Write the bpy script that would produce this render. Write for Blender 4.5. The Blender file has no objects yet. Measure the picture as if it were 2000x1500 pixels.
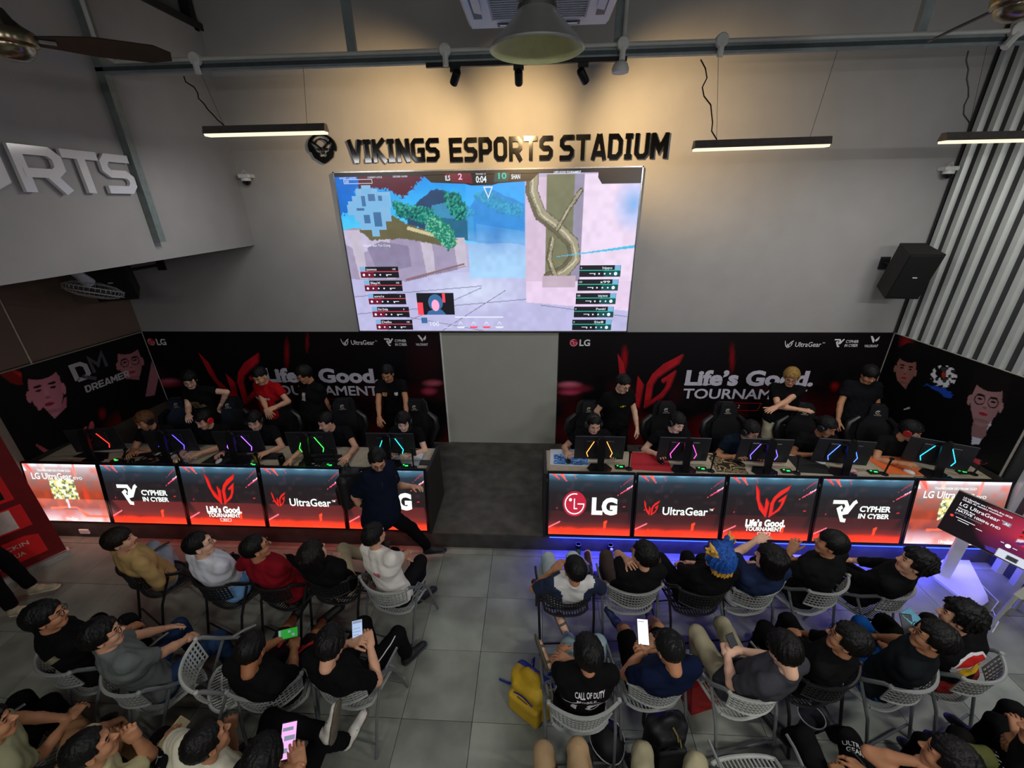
import bpy, math, random
import numpy as np
from mathutils import Vector, Matrix
random.seed(7); rng=np.random.RandomState(7)
S=bpy.context.scene; COL=S.collection
# ---------------------------------------------------------------- camera
FPX,YAW,PITCH,ROLL,CH=816.5,-.0578,.4129,-.0152,3.994
def camrot():
    cy,sy=math.cos(YAW),math.sin(YAW)
    f=np.array([sy*math.cos(PITCH),cy*math.cos(PITCH),-math.sin(PITCH)]); r=np.array([cy,-sy,0.]); u=np.cross(r,f)
    c,s=math.cos(ROLL),math.sin(ROLL)
    return np.array([c*r+s*u,-s*r+c*u,f])
CM=camrot()
cd=bpy.data.cameras.new('camera'); cam=bpy.data.objects.new('camera',cd); COL.objects.link(cam)
cam.matrix_world=Matrix(((CM[0][0],CM[1][0],-CM[2][0],0),(CM[0][1],CM[1][1],-CM[2][1],0),(CM[0][2],CM[1][2],-CM[2][2],CH),(0,0,0,1)))
cd.sensor_fit='HORIZONTAL'; cd.sensor_width=36; cd.lens=36*FPX/2000; cd.clip_start=.05; cd.clip_end=100
S.camera=cam
# ---------------------------------------------------------------- world, exposure, ceiling lamps' light
w=bpy.data.worlds.new('world'); S.world=w; w.use_nodes=True
w.node_tree.nodes['Background'].inputs[0].default_value=(.75,.82,1,1); w.node_tree.nodes['Background'].inputs[1].default_value=.10
S.view_settings.view_transform='Standard'; S.view_settings.look='None'; S.view_settings.gamma=1
S.view_settings.use_curve_mapping=False; S.view_settings.exposure=0.0
LAMP_W=51; LAMP_COL=(1,.985,.965); SPOT_W=270; SPOT_COL=(1,.66,.30)
LED=1.0
# lamps hanging outside the frame: (x, y, z, power factor)
OFF_LAMPS=[(-4.6,.9,4.45,.45,'on the far left'),(-1.6,-.9,4.45,.8,'behind the viewpoint, left'),(1.9,-.9,4.45,1.1,'behind the viewpoint, right'),(4.3,.9,4.45,1.2,'on the far right'),(0.1,-2.6,4.45,1.0,'at the back of the hall')]
def P(u,v,z=None,y=None,x=None):
    d=CM.T@np.array([(u-1000)/FPX,-(v-750)/FPX,1.])
    t=(z-CH)/d[2] if z is not None else (y/d[1] if y is not None else x/d[0])
    return np.array([0,0,CH])+t*d
def PP(u,v,o,n):
    d=CM.T@np.array([(u-1000)/FPX,-(v-750)/FPX,1.]); c=np.array([0,0,CH]); t=((np.array(o)-c)@n)/(d@n); return c+t*d
def proj(X):
    X=np.asarray(X,float)-[0,0,CH]; q=X@CM.T
    return 1000+FPX*q[...,0]/q[...,2], 750-FPX*q[...,1]/q[...,2]
def V3(*a): return np.array(a,float)
def nrm(a): a=np.asarray(a,float); return a/max(1e-9,np.linalg.norm(a))
# ---------------------------------------------------------------- materials
def lin(h):
    if isinstance(h,str):
        h=h.lstrip('#'); h=[int(h[i:i+2],16)/255 for i in (0,2,4)]
        return tuple(c/12.92 if c<=.04045 else ((c+.055)/1.055)**2.4 for c in h)
    return tuple(h)
_M={}
def mat(col,rough=.6,metal=0.,var=.12,scale=18.,bump=0.,em=None,es=0.,alpha=1.,trans=0.,spec=.4,kind='n'):
    k=(str(col),rough,metal,var,scale,bump,str(em),es,alpha,trans,spec,kind)
    if k in _M: return _M[k]
    m=bpy.data.materials.new('mat_%d'%len(_M)); m.use_nodes=True; nt=m.node_tree; b=nt.nodes['Principled BSDF']
    c=lin(col); b.inputs['Base Color'].default_value=(*c,1); b.inputs['Roughness'].default_value=rough; b.inputs['Metallic'].default_value=metal
    b.inputs['Specular IOR Level'].default_value=spec
    tc=nt.nodes.new('ShaderNodeTexCoord')
    if var>0:
        n=nt.nodes.new('ShaderNodeTexNoise'); n.inputs['Scale'].default_value=scale; n.inputs['Detail'].default_value=4
        nt.links.new(tc.outputs['Object'],n.inputs['Vector'])
        r=nt.nodes.new('ShaderNodeValToRGB'); r.color_ramp.elements[0].position=.3; r.color_ramp.elements[1].position=.7
        r.color_ramp.elements[0].color=(*[max(0,x*(1-var)) for x in c],1); r.color_ramp.elements[1].color=(*[min(1,x*(1+var)) for x in c],1)
        nt.links.new(n.outputs['Fac'],r.inputs['Fac']); nt.links.new(r.outputs['Color'],b.inputs['Base Color'])
    if bump>0:
        n2=nt.nodes.new('ShaderNodeTexNoise'); n2.inputs['Scale'].default_value=scale*3; n2.inputs['Detail'].default_value=3
        nt.links.new(tc.outputs['Object'],n2.inputs['Vector'])
        bp=nt.nodes.new('ShaderNodeBump'); bp.inputs['Strength'].default_value=bump; bp.inputs['Distance'].default_value=.01
        nt.links.new(n2.outputs['Fac'],bp.inputs['Height']); nt.links.new(bp.outputs['Normal'],b.inputs['Normal'])
    if em is not None:
        b.inputs['Emission Color'].default_value=(*lin(em),1); b.inputs['Emission Strength'].default_value=es
    if alpha<1: b.inputs['Alpha'].default_value=alpha
    if trans>0: b.inputs['Transmission Weight'].default_value=trans
    _M[k]=m; return m
def em(col,s=1.,light=True):
    k=('em',str(col),s,light)
    if k in _M: return _M[k]
    m=bpy.data.materials.new('glow_%d'%len(_M)); m.use_nodes=True; nt=m.node_tree; b=nt.nodes['Principled BSDF']
    b.inputs['Base Color'].default_value=(.02,.02,.02,1); b.inputs['Roughness'].default_value=.4
    b.inputs['Emission Color'].default_value=(*lin(col),1); b.inputs['Emission Strength'].default_value=s
    if not light: m.cycles.emission_sampling='NONE'
    _M[k]=m; return m
def colmat(emit=0.,rough=.5,spec=.3,light=True):
    k=('cm',emit,rough,light)
    if k in _M: return _M[k]
    m=bpy.data.materials.new('print_%d'%len(_M)); m.use_nodes=True; nt=m.node_tree; b=nt.nodes['Principled BSDF']
    a=nt.nodes.new('ShaderNodeAttribute'); a.attribute_name='Col'; b.inputs['Roughness'].default_value=rough; b.inputs['Specular IOR Level'].default_value=spec
    if emit>0:
        b.inputs['Base Color'].default_value=(.01,.01,.01,1); nt.links.new(a.outputs['Color'],b.inputs['Emission Color']); b.inputs['Emission Strength'].default_value=emit
    else: nt.links.new(a.outputs['Color'],b.inputs['Base Color'])
    if not light: m.cycles.emission_sampling='NONE'
    _M[k]=m; return m
# ---------------------------------------------------------------- objects
def tag(o,label=None,cat=None,group=None,kind=None):
    if label: o['label']=label
    if cat: o['category']=cat
    if group: o['group']=group
    if kind: o['kind']=kind
    return o
def empty(name,loc=(0,0,0),rz=0.,label=None,cat=None,group=None):
    o=bpy.data.objects.new(name,None); COL.objects.link(o); o.location=tuple(float(x) for x in loc); o.rotation_euler=(0,0,rz); o.empty_display_size=.1
    return tag(o,label,cat,group)
def tree(src,parent=None):
    c=src.copy(); COL.objects.link(c)
    if parent is not None: c.parent=parent
    for ch in list(src.children): tree(ch,c)
    return c
def rawobj(name,V,F,mats,mi=None,parent=None,smooth=False,col=None,org=None):
    V=np.asarray(V,float).reshape(-1,3)
    if org is not None: V=V-np.asarray(org,float)
    me=bpy.data.meshes.new(name)
    if isinstance(F,np.ndarray) and F.ndim==2 and F.shape[1]==4:
        n=len(F); me.vertices.add(len(V)); me.vertices.foreach_set('co',V.astype(np.float32).ravel())
        me.loops.add(n*4); me.loops.foreach_set('vertex_index',F.astype(np.int32).ravel())
        me.polygons.add(n); me.polygons.foreach_set('loop_start',np.arange(0,4*n,4,dtype=np.int32))
        me.update(calc_edges=True)
    else: me.from_pydata([tuple(v) for v in V],[],[tuple(int(i) for i in f) for f in F])
    if not isinstance(mats,(list,tuple)): mats=[mats]
    for m in mats: me.materials.append(m)
    if mi is not None: me.polygons.foreach_set('material_index',np.asarray(mi,np.int32))
    if smooth: me.polygons.foreach_set('use_smooth',np.ones(len(me.polygons),bool))
    if col is not None:
        a=me.color_attributes.new('Col','FLOAT_COLOR','POINT'); c=np.ones((len(V),4),np.float32); c[:,:3]=col; a.data.foreach_set('color',c.ravel())
    me.update()
    o=bpy.data.objects.new(name,me); COL.objects.link(o)
    if parent is not None: o.parent=parent
    return o
def rotz(a): c,s=math.cos(a),math.sin(a); return np.array([[c,-s,0],[s,c,0],[0,0,1.]])
def rotx(a): c,s=math.cos(a),math.sin(a); return np.array([[1,0,0],[0,c,-s],[0,s,c.__float__()]])
def roty(a): c,s=math.cos(a),math.sin(a); return np.array([[c,0,s],[0,1,0],[-s,0,c]])
class MB:
    def __init__(s): s.V=[];s.F=[];s.I=[]
    def add(s,V,F,mi=0):
        n=len(s.V); s.V.extend([tuple(float(x) for x in v) for v in V]); s.F.extend([tuple(int(i)+n for i in f) for f in F]); s.I.extend([mi]*len(F)); return s
    def box(s,c,d,R=None,mi=0,bev=0.):
        x,y,z=[k/2 for k in d]; c=np.array(c,float)
        if bev>0:
            b=min(bev,x*.9,y*.9,z*.9); V=[]
            for sx in(-1,1):
                for sy in(-1,1):
                    for sz in(-1,1): V+= [(sx*x,sy*(y-b),sz*(z-b)),(sx*(x-b),sy*y,sz*(z-b)),(sx*(x-b),sy*(y-b),sz*z)]
            V=np.array(V); q=lambda i,j,k,t:((i*2+j)*2+k)*3+t; F=[]
            for i in(0,1):
                f=[q(i,0,0,0),q(i,1,0,0),q(i,1,1,0),q(i,0,1,0)]; F.append(f if i else f[::-1])
                f=[q(0,i,0,1),q(0,i,1,1),q(1,i,1,1),q(1,i,0,1)]; F.append(f if i else f[::-1])
                f=[q(0,0,i,2),q(1,0,i,2),q(1,1,i,2),q(0,1,i,2)]; F.append(f if i else f[::-1])
            for i in(0,1):
                for j in(0,1):
                    F.append([q(i,j,0,0),q(i,j,1,0),q(i,j,1,1),q(i,j,0,1)]); F.append([q(i,0,j,0),q(i,1,j,0),q(i,1,j,2),q(i,0,j,2)]); F.append([q(0,i,j,1),q(1,i,j,1),q(1,i,j,2),q(0,i,j,2)])
                    for k in(0,1): F.append([q(i,j,k,0),q(i,j,k,1),q(i,j,k,2)])
        else:
            V=np.array([(a*x,b*y,e*z) for a in(-1,1) for b in(-1,1) for e in(-1,1)]); F=[(0,1,3,2),(4,6,7,5),(0,4,5,1),(2,3,7,6),(0,2,6,4),(1,5,7,3)]
        if R is not None: V=V@np.array(R).T
        return s.add(V+c,F,mi)
    def tube(s,pts,r,seg=8,mi=0,cap=True,sx=1.,flat=None):
        pts=[np.array(p,float) for p in pts]; n=len(pts); rs=r if isinstance(r,(list,tuple)) else [r]*n; V=[];up=None
        for i,p in enumerate(pts):
            t=nrm(pts[min(i+1,n-1)]-pts[max(i-1,0)])
            if up is None: up=nrm(np.cross(t,(0,0,1))) if abs(t[2])<.95 else np.array([1.,0,0])
            a=nrm(up-t*(up@t)); b=np.cross(t,a); up=a
            for k in range(seg):
                h=2*math.pi*k/seg; V.append(p+rs[i]*(math.cos(h)*a*sx+math.sin(h)*b))
        F=[(i*seg+k,i*seg+(k+1)%seg,(i+1)*seg+(k+1)%seg,(i+1)*seg+k) for i in range(n-1) for k in range(seg)]
        if cap: F+= [tuple(range(seg))[::-1],tuple((n-1)*seg+k for k in range(seg))]
        return s.add(V,F,mi)
    def lathe(s,prof,c=(0,0,0),seg=24,mi=0,R=None,cap=True):
        V=[];m=len(prof)
        for r,z in prof:
            for k in range(seg): h=2*math.pi*k/seg; V.append((r*math.cos(h),r*math.sin(h),z))
        V=np.array(V)
        if R is not None: V=V@np.array(R).T
        F=[(i*seg+k,i*seg+(k+1)%seg,(i+1)*seg+(k+1)%seg,(i+1)*seg+k) for i in range(m-1) for k in range(seg)]
        if cap: F+= [tuple(range(seg))[::-1],tuple((m-1)*seg+k for k in range(seg))]
        return s.add(V+np.array(c,float),F,mi)
    def prism(s,poly,h,fr=None,w0=0.,mi=0):
        """polygon (2D) extruded; fr=(o,ux,uy,n) maps to space"""
        n=len(poly); A=sum(poly[i][0]*poly[(i+1)%n][1]-poly[(i+1)%n][0]*poly[i][1] for i in range(n))
        if A<0: poly=poly[::-1]
        if fr is None: fr=(V3(0,0,0),V3(1,0,0),V3(0,1,0),V3(0,0,1))
        o,ux,uy,nn=fr; V=[o+p[0]*ux+p[1]*uy+nn*w0 for p in poly]+[o+p[0]*ux+p[1]*uy+nn*(w0+h) for p in poly]
        F=[tuple(range(n,2*n))]+([tuple(range(n))[::-1]] if h>0 else [])+[(i,(i+1)%n,(i+1)%n+n,i+n) for i in range(n)]
        return s.add(V,F if h>0 else F[:1],mi)
    def build(s,name,mats,parent=None,smooth=False,org=None):
        o=rawobj(name,s.V,s.F,mats,s.I,parent,False,None,org)
        if smooth:
            me=o.data; me.polygons.foreach_set('use_smooth',np.ones(len(me.polygons),bool))
            try: me.set_sharp_from_angle(angle=math.radians(40))
            except Exception: pass
        return o
def struct(mb,name,m,label=None,smooth=False):
    o=mb.build(name,m,None,smooth); o['kind']='structure'
    if label: o['label']=label
    return o
# ------------------------------------------------------- lettering
def stroke(pts,t,closed=False):
    P2=[np.array(p,float) for p in pts]; n=len(P2); L=[];R=[]
    for i in range(n):
        if closed: a,b=P2[i]-P2[i-1],P2[(i+1)%n]-P2[i]
        else: a=P2[i]-P2[i-1] if i>0 else P2[1]-P2[0]; b=P2[i+1]-P2[i] if i<n-1 else a
        if not closed and i==0:a=b
        a=a/np.linalg.norm(a); b=b/np.linalg.norm(b); na=np.array([-a[1],a[0]]); nb=np.array([-b[1],b[0]]); m=na+nb
        q=np.linalg.norm(m); m=m/q if q>1e-6 else na; k=min(2.2,1/max(.2,m@na)); L.append(P2[i]+m*k*t/2); R.append(P2[i]-m*k*t/2)
    N=n if closed else n-1
    return [[R[i],R[(i+1)%n],L[(i+1)%n],L[i]] for i in range(N)]
T=.2
def glyph(c,w=.72):
    a,b,l,r,m=T/2,1-T/2,T/2,w-T/2,.5; q=.13
    G={'V':[[(l-.04,1.0),(w/2-.02,0),],[(w/2+.02,0),(r+.04,1.0)]],'I':[[(w/2,0),(w/2,1)],[(w/2-.18,b),(w/2+.18,b)],[(w/2-.18,a),(w/2+.18,a)]],
    'K':[[(l,0),(l,1)],[(l,m),(r+.05,1)],[(l+.08,.62),(r+.08,0)]],'N':[[(l,0),(l,1)],[(l,.98),(r,.02)],[(r,0),(r,1)]],
    'G':[[(w,b),(l+q,b),(l,b-q),(l,a+q),(l+q,a),(r,a),(r,m+.05)],[(r+.1,m),(w*.5,m)]],
    'S':[[(w,b),(l+q,b),(l,b-q),(l,m+q*.8),(l+q,m),(r-q,m),(r,m-q*.8),(r,a+q),(r-q,a),(0,a)]],
    'E':[[(w,b),(l,b),(l,a),(w,a)],[(l,m),(w-.06,m)]],'P':[[(l,0),(l,b),(r-q,b),(r,b-q),(r,m),(r-q,.4),(l,.4)]],
    'O':[[(l+q,a),(r-q,a),(r,a+q),(r,b-q),(r-q,b),(l+q,b),(l,b-q),(l,a+q)]],'R':[[(l,0),(l,b),(r-q,b),(r,b-q),(r,m+.04),(r-q,.42),(l,.42)],[(r-.25,.42),(r+.02,0)]],
    'T':[[(0,b),(w,b)],[(w/2,1),(w/2,0)]],'A':[[(l-.04,0),(w/2-.03,1.0)],[(w/2+.03,1.0),(r+.04,0)],[(l+.08,.25),(r-.08,.25)]],'D':[[(l,a),(r-q*1.3,a),(r,a+q*1.3),(r,b-q*1.3),(r-q*1.3,b),(l,b),(l,a)]],
    'U':[[(l,1),(l,a+q),(l+q,a),(r-q,a),(r,a+q),(r,1)]],'M':[[(l,0),(l,1)],[(l,.95),(w/2,.35),(r,.95)],[(r,1),(r,0)]],'C':[[(w,b),(l+q,b),(l,b-q),(l,a+q),(l+q,a),(w,a)]],
    'Y':[[(l-.02,1),(w/2,.45),(r+.02,1)],[(w/2,.5),(w/2,0)]],'H':[[(l,0),(l,1)],[(r,0),(r,1)],[(l,m),(r,m)]],'B':[[(l,a),(r-q,a),(r,a+q),(r,m-.06),(r-.06,m),(r-.06,b-q),(r-q,b),(l,b),(l,a)],[(l,m),(r,m)]]}
    out=[]
    for pl in G.get(c,[]):
        if len(pl)>=8 and c=='O': out+=stroke(pl,T,True)
        else: out+=stroke(pl,T)
    return out
def blocktext(mb,txt,fr,h,width,depth=.02,w0=0.,mi=0,slant=0.,gap=.1,lw=.72):
    ws=[(.42 if c=='I' else (.35 if c==' ' else (.86 if c=='M' else lw))) for c in txt]; tot=sum(ws)+gap*(len(txt)-1); sc=width/tot; x=0
    for c,wc in zip(txt,ws):
        for k_,q in enumerate(glyph(c,wc)): mb.prism([((x+p[0]+slant*p[1])*sc,p[1]*h) for p in q],depth+k_*.0004,fr,w0,mi)
        x+=wc+gap
    return mb
def text(mb,txt,fr,h,width=None,w0=.002,mi=0,bold=0.,depth=.001,slant=0.,align='LEFT',serif=False):
    cu=bpy.data.curves.new('t','FONT'); cu.body=txt; cu.size=1; cu.offset=bold; cu.resolution_u=3; cu.fill_mode='FRONT'; cu.shear=slant
    ob=bpy.data.objects.new('t',cu); COL.objects.link(ob); dg=bpy.context.evaluated_depsgraph_get(); me=bpy.data.meshes.new_from_object(ob.evaluated_get(dg))
    V=np.array([v.co[:] for v in me.vertices]) if len(me.vertices) else np.zeros((0,3)); F=[tuple(p.vertices) for p in me.polygons]
    bpy.data.objects.remove(ob); bpy.data.curves.remove(cu); bpy.data.meshes.remove(me)
    if not len(V): return mb
    x0,x1=V[:,0].min(),V[:,0].max(); sy=h/.72; sx=sy if width is None else width/(x1-x0)
    o,ux,uy,n=fr; X=(V[:,0]-x0)*sx
    if align=='CENTER': X-= (x1-x0)*sx/2
    W=o+np.outer(X,ux)+np.outer(V[:,1]*sy,uy)+n*w0
    return mb.add(W,F,mi)
def fr_at(o,ux,uy):
    ux=nrm(ux); uy=nrm(uy); return (np.array(o,float),ux,uy,nrm(np.cross(ux,uy)))
def sub(fr,x,y,s=1.,ang=0.):
    o,ux,uy,n=fr; c,s2=math.cos(ang),math.sin(ang); a=ux*c+uy*s2; b=-ux*s2+uy*c
    return (o+ux*x+uy*y,a*s,b*s,n)
def polys(mb,L,fr,w0=.002,mi=0,d=0.):
    for p in L: mb.prism(list(p),d,fr,w0,mi)
    return mb
WING=[[(0,1),(.11,.82),(.17,.5),(.35,.24),(.347,.61),(.45,.45),(.42,0),(.19,.26),(.065,.6)],
 [(1,1),(.72,.82),(.57,.64),(.5,.45),(.5,0),(.78,.22),(.87,.42),(.93,.72),(.72,.54),(.735,.48),(.82,.53),(.79,.38),(.73,.28),(.59,.14),(.595,.45),(.65,.58),(.77,.69),(.95,.84)]]
def wing(mb,fr,w,h,mi=0,d=0.,w0=.002): return polys(mb,[[(p[0]*w,p[1]*h) for p in q] for q in WING],fr,w0,mi,d)
def circ(r,n=28,a0=0,a1=2*math.pi,c=(0,0)): return [(c[0]+r*math.cos(a0+(a1-a0)*i/n),c[1]+r*math.sin(a0+(a1-a0)*i/n)) for i in range(n+(0 if a1-a0>6.28 else 1))]
def lglogo(mb,fr,d,red,white,w0=.002):
    r=d/2; fr=sub(fr,r,r); mb.prism(circ(r),0.,fr,w0,red)
    for q in stroke(circ(r*.8,26,math.radians(75),math.radians(360)),r*.09)+stroke([(-.02*r,.42*r),(-.02*r,-.38*r),(.25*r,-.38*r)],r*.09)+stroke([(.25*r,0),(.84*r,0)],r*.09): mb.prism(q,0.,fr,w0+.001,white)
    mb.prism(circ(r*.13,10,c=(-.36*r,.32*r)),0.,fr,w0+.001,white)
def cypher(mb,fr,s,mi,w0=.002):
    for pl in ([(0,.93),(.52,.93),(.62,.75),(.52,.52)],[(.98,.98),(.88,.9),(.66,.48),(.42,.42)],[(.42,.72),(.28,.62),(.5,.12),(.66,.1)]):
        for q in stroke([(p[0]*s,p[1]*s*.9) for p in pl],.15*s): mb.prism(q,0.,fr,w0,mi)
def inpoly(U,V,poly):
    x=np.array([p[0] for p in poly],float); y=np.array([p[1] for p in poly],float); r=np.zeros(U.shape,bool); j=len(x)-1
    for i in range(len(x)):
        c=((y[i]>V)!=(y[j]>V))
        if y[j]!=y[i]: r^=c&(U<(x[j]-x[i])*(V-y[i])/(y[j]-y[i])+x[i])
        j=i
    return r
def vnoise(U,V,s,seed=0):
    r=np.random.RandomState(seed).rand(64,64); x=U/s;y=V/s; xi=np.floor(x).astype(int);yi=np.floor(y).astype(int); fx=x-xi;fy=y-yi; fx=fx*fx*(3-2*fx);fy=fy*fy*(3-2*fy)
    g=lambda a,b:r[a%64,b%64]
    return (g(xi,yi)*(1-fx)+g(xi+1,yi)*fx)*(1-fy)+(g(xi,yi+1)*(1-fx)+g(xi+1,yi+1)*fx)*fy
def gridmesh(name,o,ux,uy,nx,ny,paint,m,parent=None,org=None):
    """flat sheet o + a*ux + b*uy, colour per vertex from paint(A,B,pixelU,pixelV)"""
    a=np.linspace(0,1,nx+1); b=np.linspace(0,1,ny+1); A,B=np.meshgrid(a,b)
    X=np.array(o,float)+A[...,None]*np.array(ux,float)+B[...,None]*np.array(uy,float); C=paint(A,B,X)
    i=np.arange(nx*ny); r=i//nx; c=i%nx; k=r*(nx+1)+c; F=np.stack([k,k+1,k+nx+2,k+nx+1],1)
    return rawobj(name,X.reshape(-1,3),F,m,None,parent,False,C.reshape(-1,3),org)
def put(C,mask,col,a=1.):
    col=np.array(lin(col) if isinstance(col,str) else col,float); w=(mask*a)[...,None] if mask.dtype!=bool or a!=1 else mask[...,None].astype(float); C[...]=C*(1-w)+col*w
# ================================================================ room
YB=6.13; ST=.22; ZT=2.17; XM=-4.04
def xr(y): return 5.23+.06*(YB-y)
def xl(y): return -6.27-.12*(YB-y)
M_wall=mat('#a19f9e',.75,var=.04,scale=3,bump=.06); M_wall2=mat('#8f8780',.75,var=.05,scale=2,bump=.06); M_dark=mat('#1b1b1c',.6); M_black=mat('#0d0d0e',.45,var=.1)
M_galv=mat('#8d989c',.45,.35,.12,9); M_white=mat('#d8dad8',.45,var=.03); M_conc=mat('#4c4944',.62,var=.35,scale=5,bump=.25); M_riser=mat('#3b3a38',.7,var=.3,scale=6,bump=.2)
M_brown=mat('#6f5a4e',.6,var=.08,scale=2); M_chrome=mat('#c9c9cb',.22,1.,.03); M_lt=mat('#c6c9c4',.5,var=.04)
def slab(name,x0,x1,y0,y1,z0,z1,m,label=None):
    return struct(MB().box(((x0+x1)/2,(y0+y1)/2,(z0+z1)/2),(x1-x0,y1-y0,z1-z0)),name,m,label)
slab('wall_back',-6.9,5.9,YB,YB+.15,0,6.7,M_wall,'grey plastered back wall behind the stage')
slab('ceiling',-7.5,6.5,-5.6,YB+.15,6.6,6.75,mat('#3a3c40',.8,var=.05)); slab('wall_front',-7.5,6.5,-5.75,-5.6,0,6.7,M_wall2)
# tiled floor
TX,TY=-.496,3.849; NX0,NX1=-11,11
fl=slab('floor',-8.2,6.9,-5.6,YB,-.12,-.012,mat('#3a3936',.8),'concrete-look tiled floor')
nt_m=mat('#7f847a',.42,var=.3,scale=2.6,bump=.12)
nt=nt_m.node_tree; bs=nt.nodes['Principled BSDF']; ramp=[n for n in nt.nodes if n.type=='VALTORGB'][0]
tcn=[n for n in nt.nodes if n.type=='TEX_COORD'][0]; oi=nt.nodes.new('ShaderNodeObjectInfo'); mp=nt.nodes.new('ShaderNodeVectorMath'); mp.operation='ADD'; sc=nt.nodes.new('ShaderNodeVectorMath'); sc.operation='SCALE'; sc.inputs['Scale'].default_value=30
nt.links.new(oi.outputs['Random'],sc.inputs[0]); nt.links.new(tcn.outputs['Object'],mp.inputs[0]); nt.links.new(sc.outputs[0],mp.inputs[1])
for n in nt.nodes:
    if n.type=='TEX_NOISE': nt.links.new(mp.outputs[0],n.inputs['Vector'])
hs=nt.nodes.new('ShaderNodeHueSaturation'); mr=nt.nodes.new('ShaderNodeMapRange'); mr.inputs['To Min'].default_value=.88; mr.inputs['To Max'].default_value=1.1
nt.links.new(oi.outputs['Random'],mr.inputs['Value']); nt.links.new(mr.outputs[0],hs.inputs['Value']); nt.links.new(ramp.outputs['Color'],hs.inputs['Color']); nt.links.new(hs.outputs['Color'],bs.inputs['Base Color'])
t0=MB().box((.3,-.3,-.007),(.596,.596,.014),bev=.0015).build('tile',nt_m,fl); t0.location=(TX,TY,0)
for j in range(0,9):
    for i in range(NX0,NX1):
        x=TX+.6*i; y=TY-.6*j
        if (i,j)==(0,0): continue
        c=t0.copy(); c.location=(x,y,0); COL.objects.link(c)
ts=MB().box((.3,.075,-.007),(.596,.146,.014)).build('tile',nt_m,fl); ts.location=(TX+.6*NX0,TY,0)
for i in range(NX0+1,NX1): c=ts.copy(); c.location=(TX+.6*i,TY,0); COL.objects.link(c)
MB().box((0,-3.58,-.006),(14.4,4.0,.012)).build('screed',mat('#777970',.5,var=.2,scale=1.5),fl)
# stage
sg=slab('trim_1',-6.9,5.9,3.97,YB,0,ST,M_conc,'low concrete stage platform along the back wall'); MB().box((-.5,3.965,.105),(12.8,.012,.205)).build('riser',M_riser,sg)
# left wall below the mezzanine, with panels
def wallpiece(name,f,y0,y1,z0,z1,m,t,side,label=None,parent=None):
    mb=MB(); a=f(y0);b=f(y1); s=t*side
    V=[(a,y0,z0),(b,y1,z0),(b,y1,z1),(a,y0,z1),(a+s,y0,z0),(b+s,y1,z0),(b+s,y1,z1),(a+s,y0,z1)]
    mb.add(V,[(0,1,2,3),(7,6,5,4),(0,4,5,1),(1,5,6,2),(2,6,7,3),(3,7,4,0)]); o=mb.build(name,m,parent)
    if parent is None: o['kind']='structure'
    if label: o['label']=label
    return o
wl=wallpiece('wall_left',xl,-5.6,YB,0,3.6,mat('#42362f',.7),.2,-1,'left wall clad in brown panels')
for y0,y1 in ((4.70,YB-.01),(3.2,4.67),(1.7,3.17)): wallpiece('wall_panel',lambda y:xl(y)+.02,y0,y1,ZT+.02,3.46,M_brown,.02,-1,None,wl)
MB().tube([(xl(4.685)+.015,4.685,ZT),(xl(4.685)+.015,4.685,3.46)],.012,6).build('seam_strip',mat('#b9aa97',.5,.3),wl)
wallpiece('trim_2',lambda y:xl(y)+.10,3.72,4.12,0,3.46,mat('#8d8073',.7,var=.06),.1,-1,'beige pilaster at the left wall beside the printed banner')
# mezzanine box
mz=MB(); 
mz.box((XM-1.6,.45,(3.46+5.92)/2),(3.2,11.36,2.46)); mz.box((XM-1.6,-1.2,6.3),(3.2,8.06,.76)); o=struct(mz,'wall_mezzanine',M_wall,'upper gallery wall overhanging the left of the stage')
mz=MB(); mz.box((XM-.9,4.5,6.3),(.06,3.3,.8)); o=struct(mz,'window_1',mat('#060607',.35),'dark opening at the top of the gallery wall')
MB().box((XM-.02,4.5,5.955),(.10,3.3,.07)).build('window_frame',mat('#2b2a29',.5),o); MB().box((XM-.06,6.05,6.2),(.12,.08,.6)).build('window_frame',mat('#232324',.5),o)
# corrugated metal right wall
wr=wallpiece('wall_right',xr,-5.6,YB,0,6.7,mat('#3f4242',.5,.3,.12,4),.15,1,'corrugated steel wall on the right')  # valleys coloured darker than the ribs to force the light and dark contrast
M_rib=mat('#b7bcb9',.38,.25,.06,5); y=6.03; n=0
rb=MB(); L=(6.6-ZT)/2
rb.prism([(0,-.058),(0,.058),(-.045,.03),(-.045,-.03)],2*L,(V3(0,0,0),V3(1,0,0),V3(0,1,0),V3(0,0,1))); rb0=rb.build('rib',M_rib,wr); first=True
while y>-.6:
    c=rb0 if first else rb0.copy(); c.location=(xr(y),y,ZT); c.rotation_euler=(0,0,math.atan(.06))
    if not first: COL.objects.link(c)
    first=False; y-=.185
rl=MB().prism([(0,-.058),(0,.058),(-.045,.03),(-.045,-.03)],ZT).build('rib',M_rib,wr); rl.location=(xr(4.03),4.03,0)
for y in (3.845,3.66,3.475,3.29,3.1,2.92): c=rl.copy(); c.location=(xr(y),y,0); COL.objects.link(c)
MB().tube([(5.2,YB-.03,ZT),(5.2,YB-.03,6.6)],.02,6).build('corner_strip',M_dark,wr)
# pale board between banners
bd=MB().box((-.535,YB-.012,(ZT+ST)/2),(1.79,.024,ZT-ST)).build('trim_3',mat('#a9aaa2',.7,var=.03,scale=3)); bd['kind']='structure'; bd['label']='pale plain board between the two printed banners'
mb=MB(); mb.box((-1.435,YB-.02,(ZT+ST)/2),(.025,.04,ZT-ST)); mb.build('edge_strip',M_white,bd); MB().box((-.535,YB-.03,ZT+.008),(1.79,.04,.018)).build('edge_strip',M_dark,bd)
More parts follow.
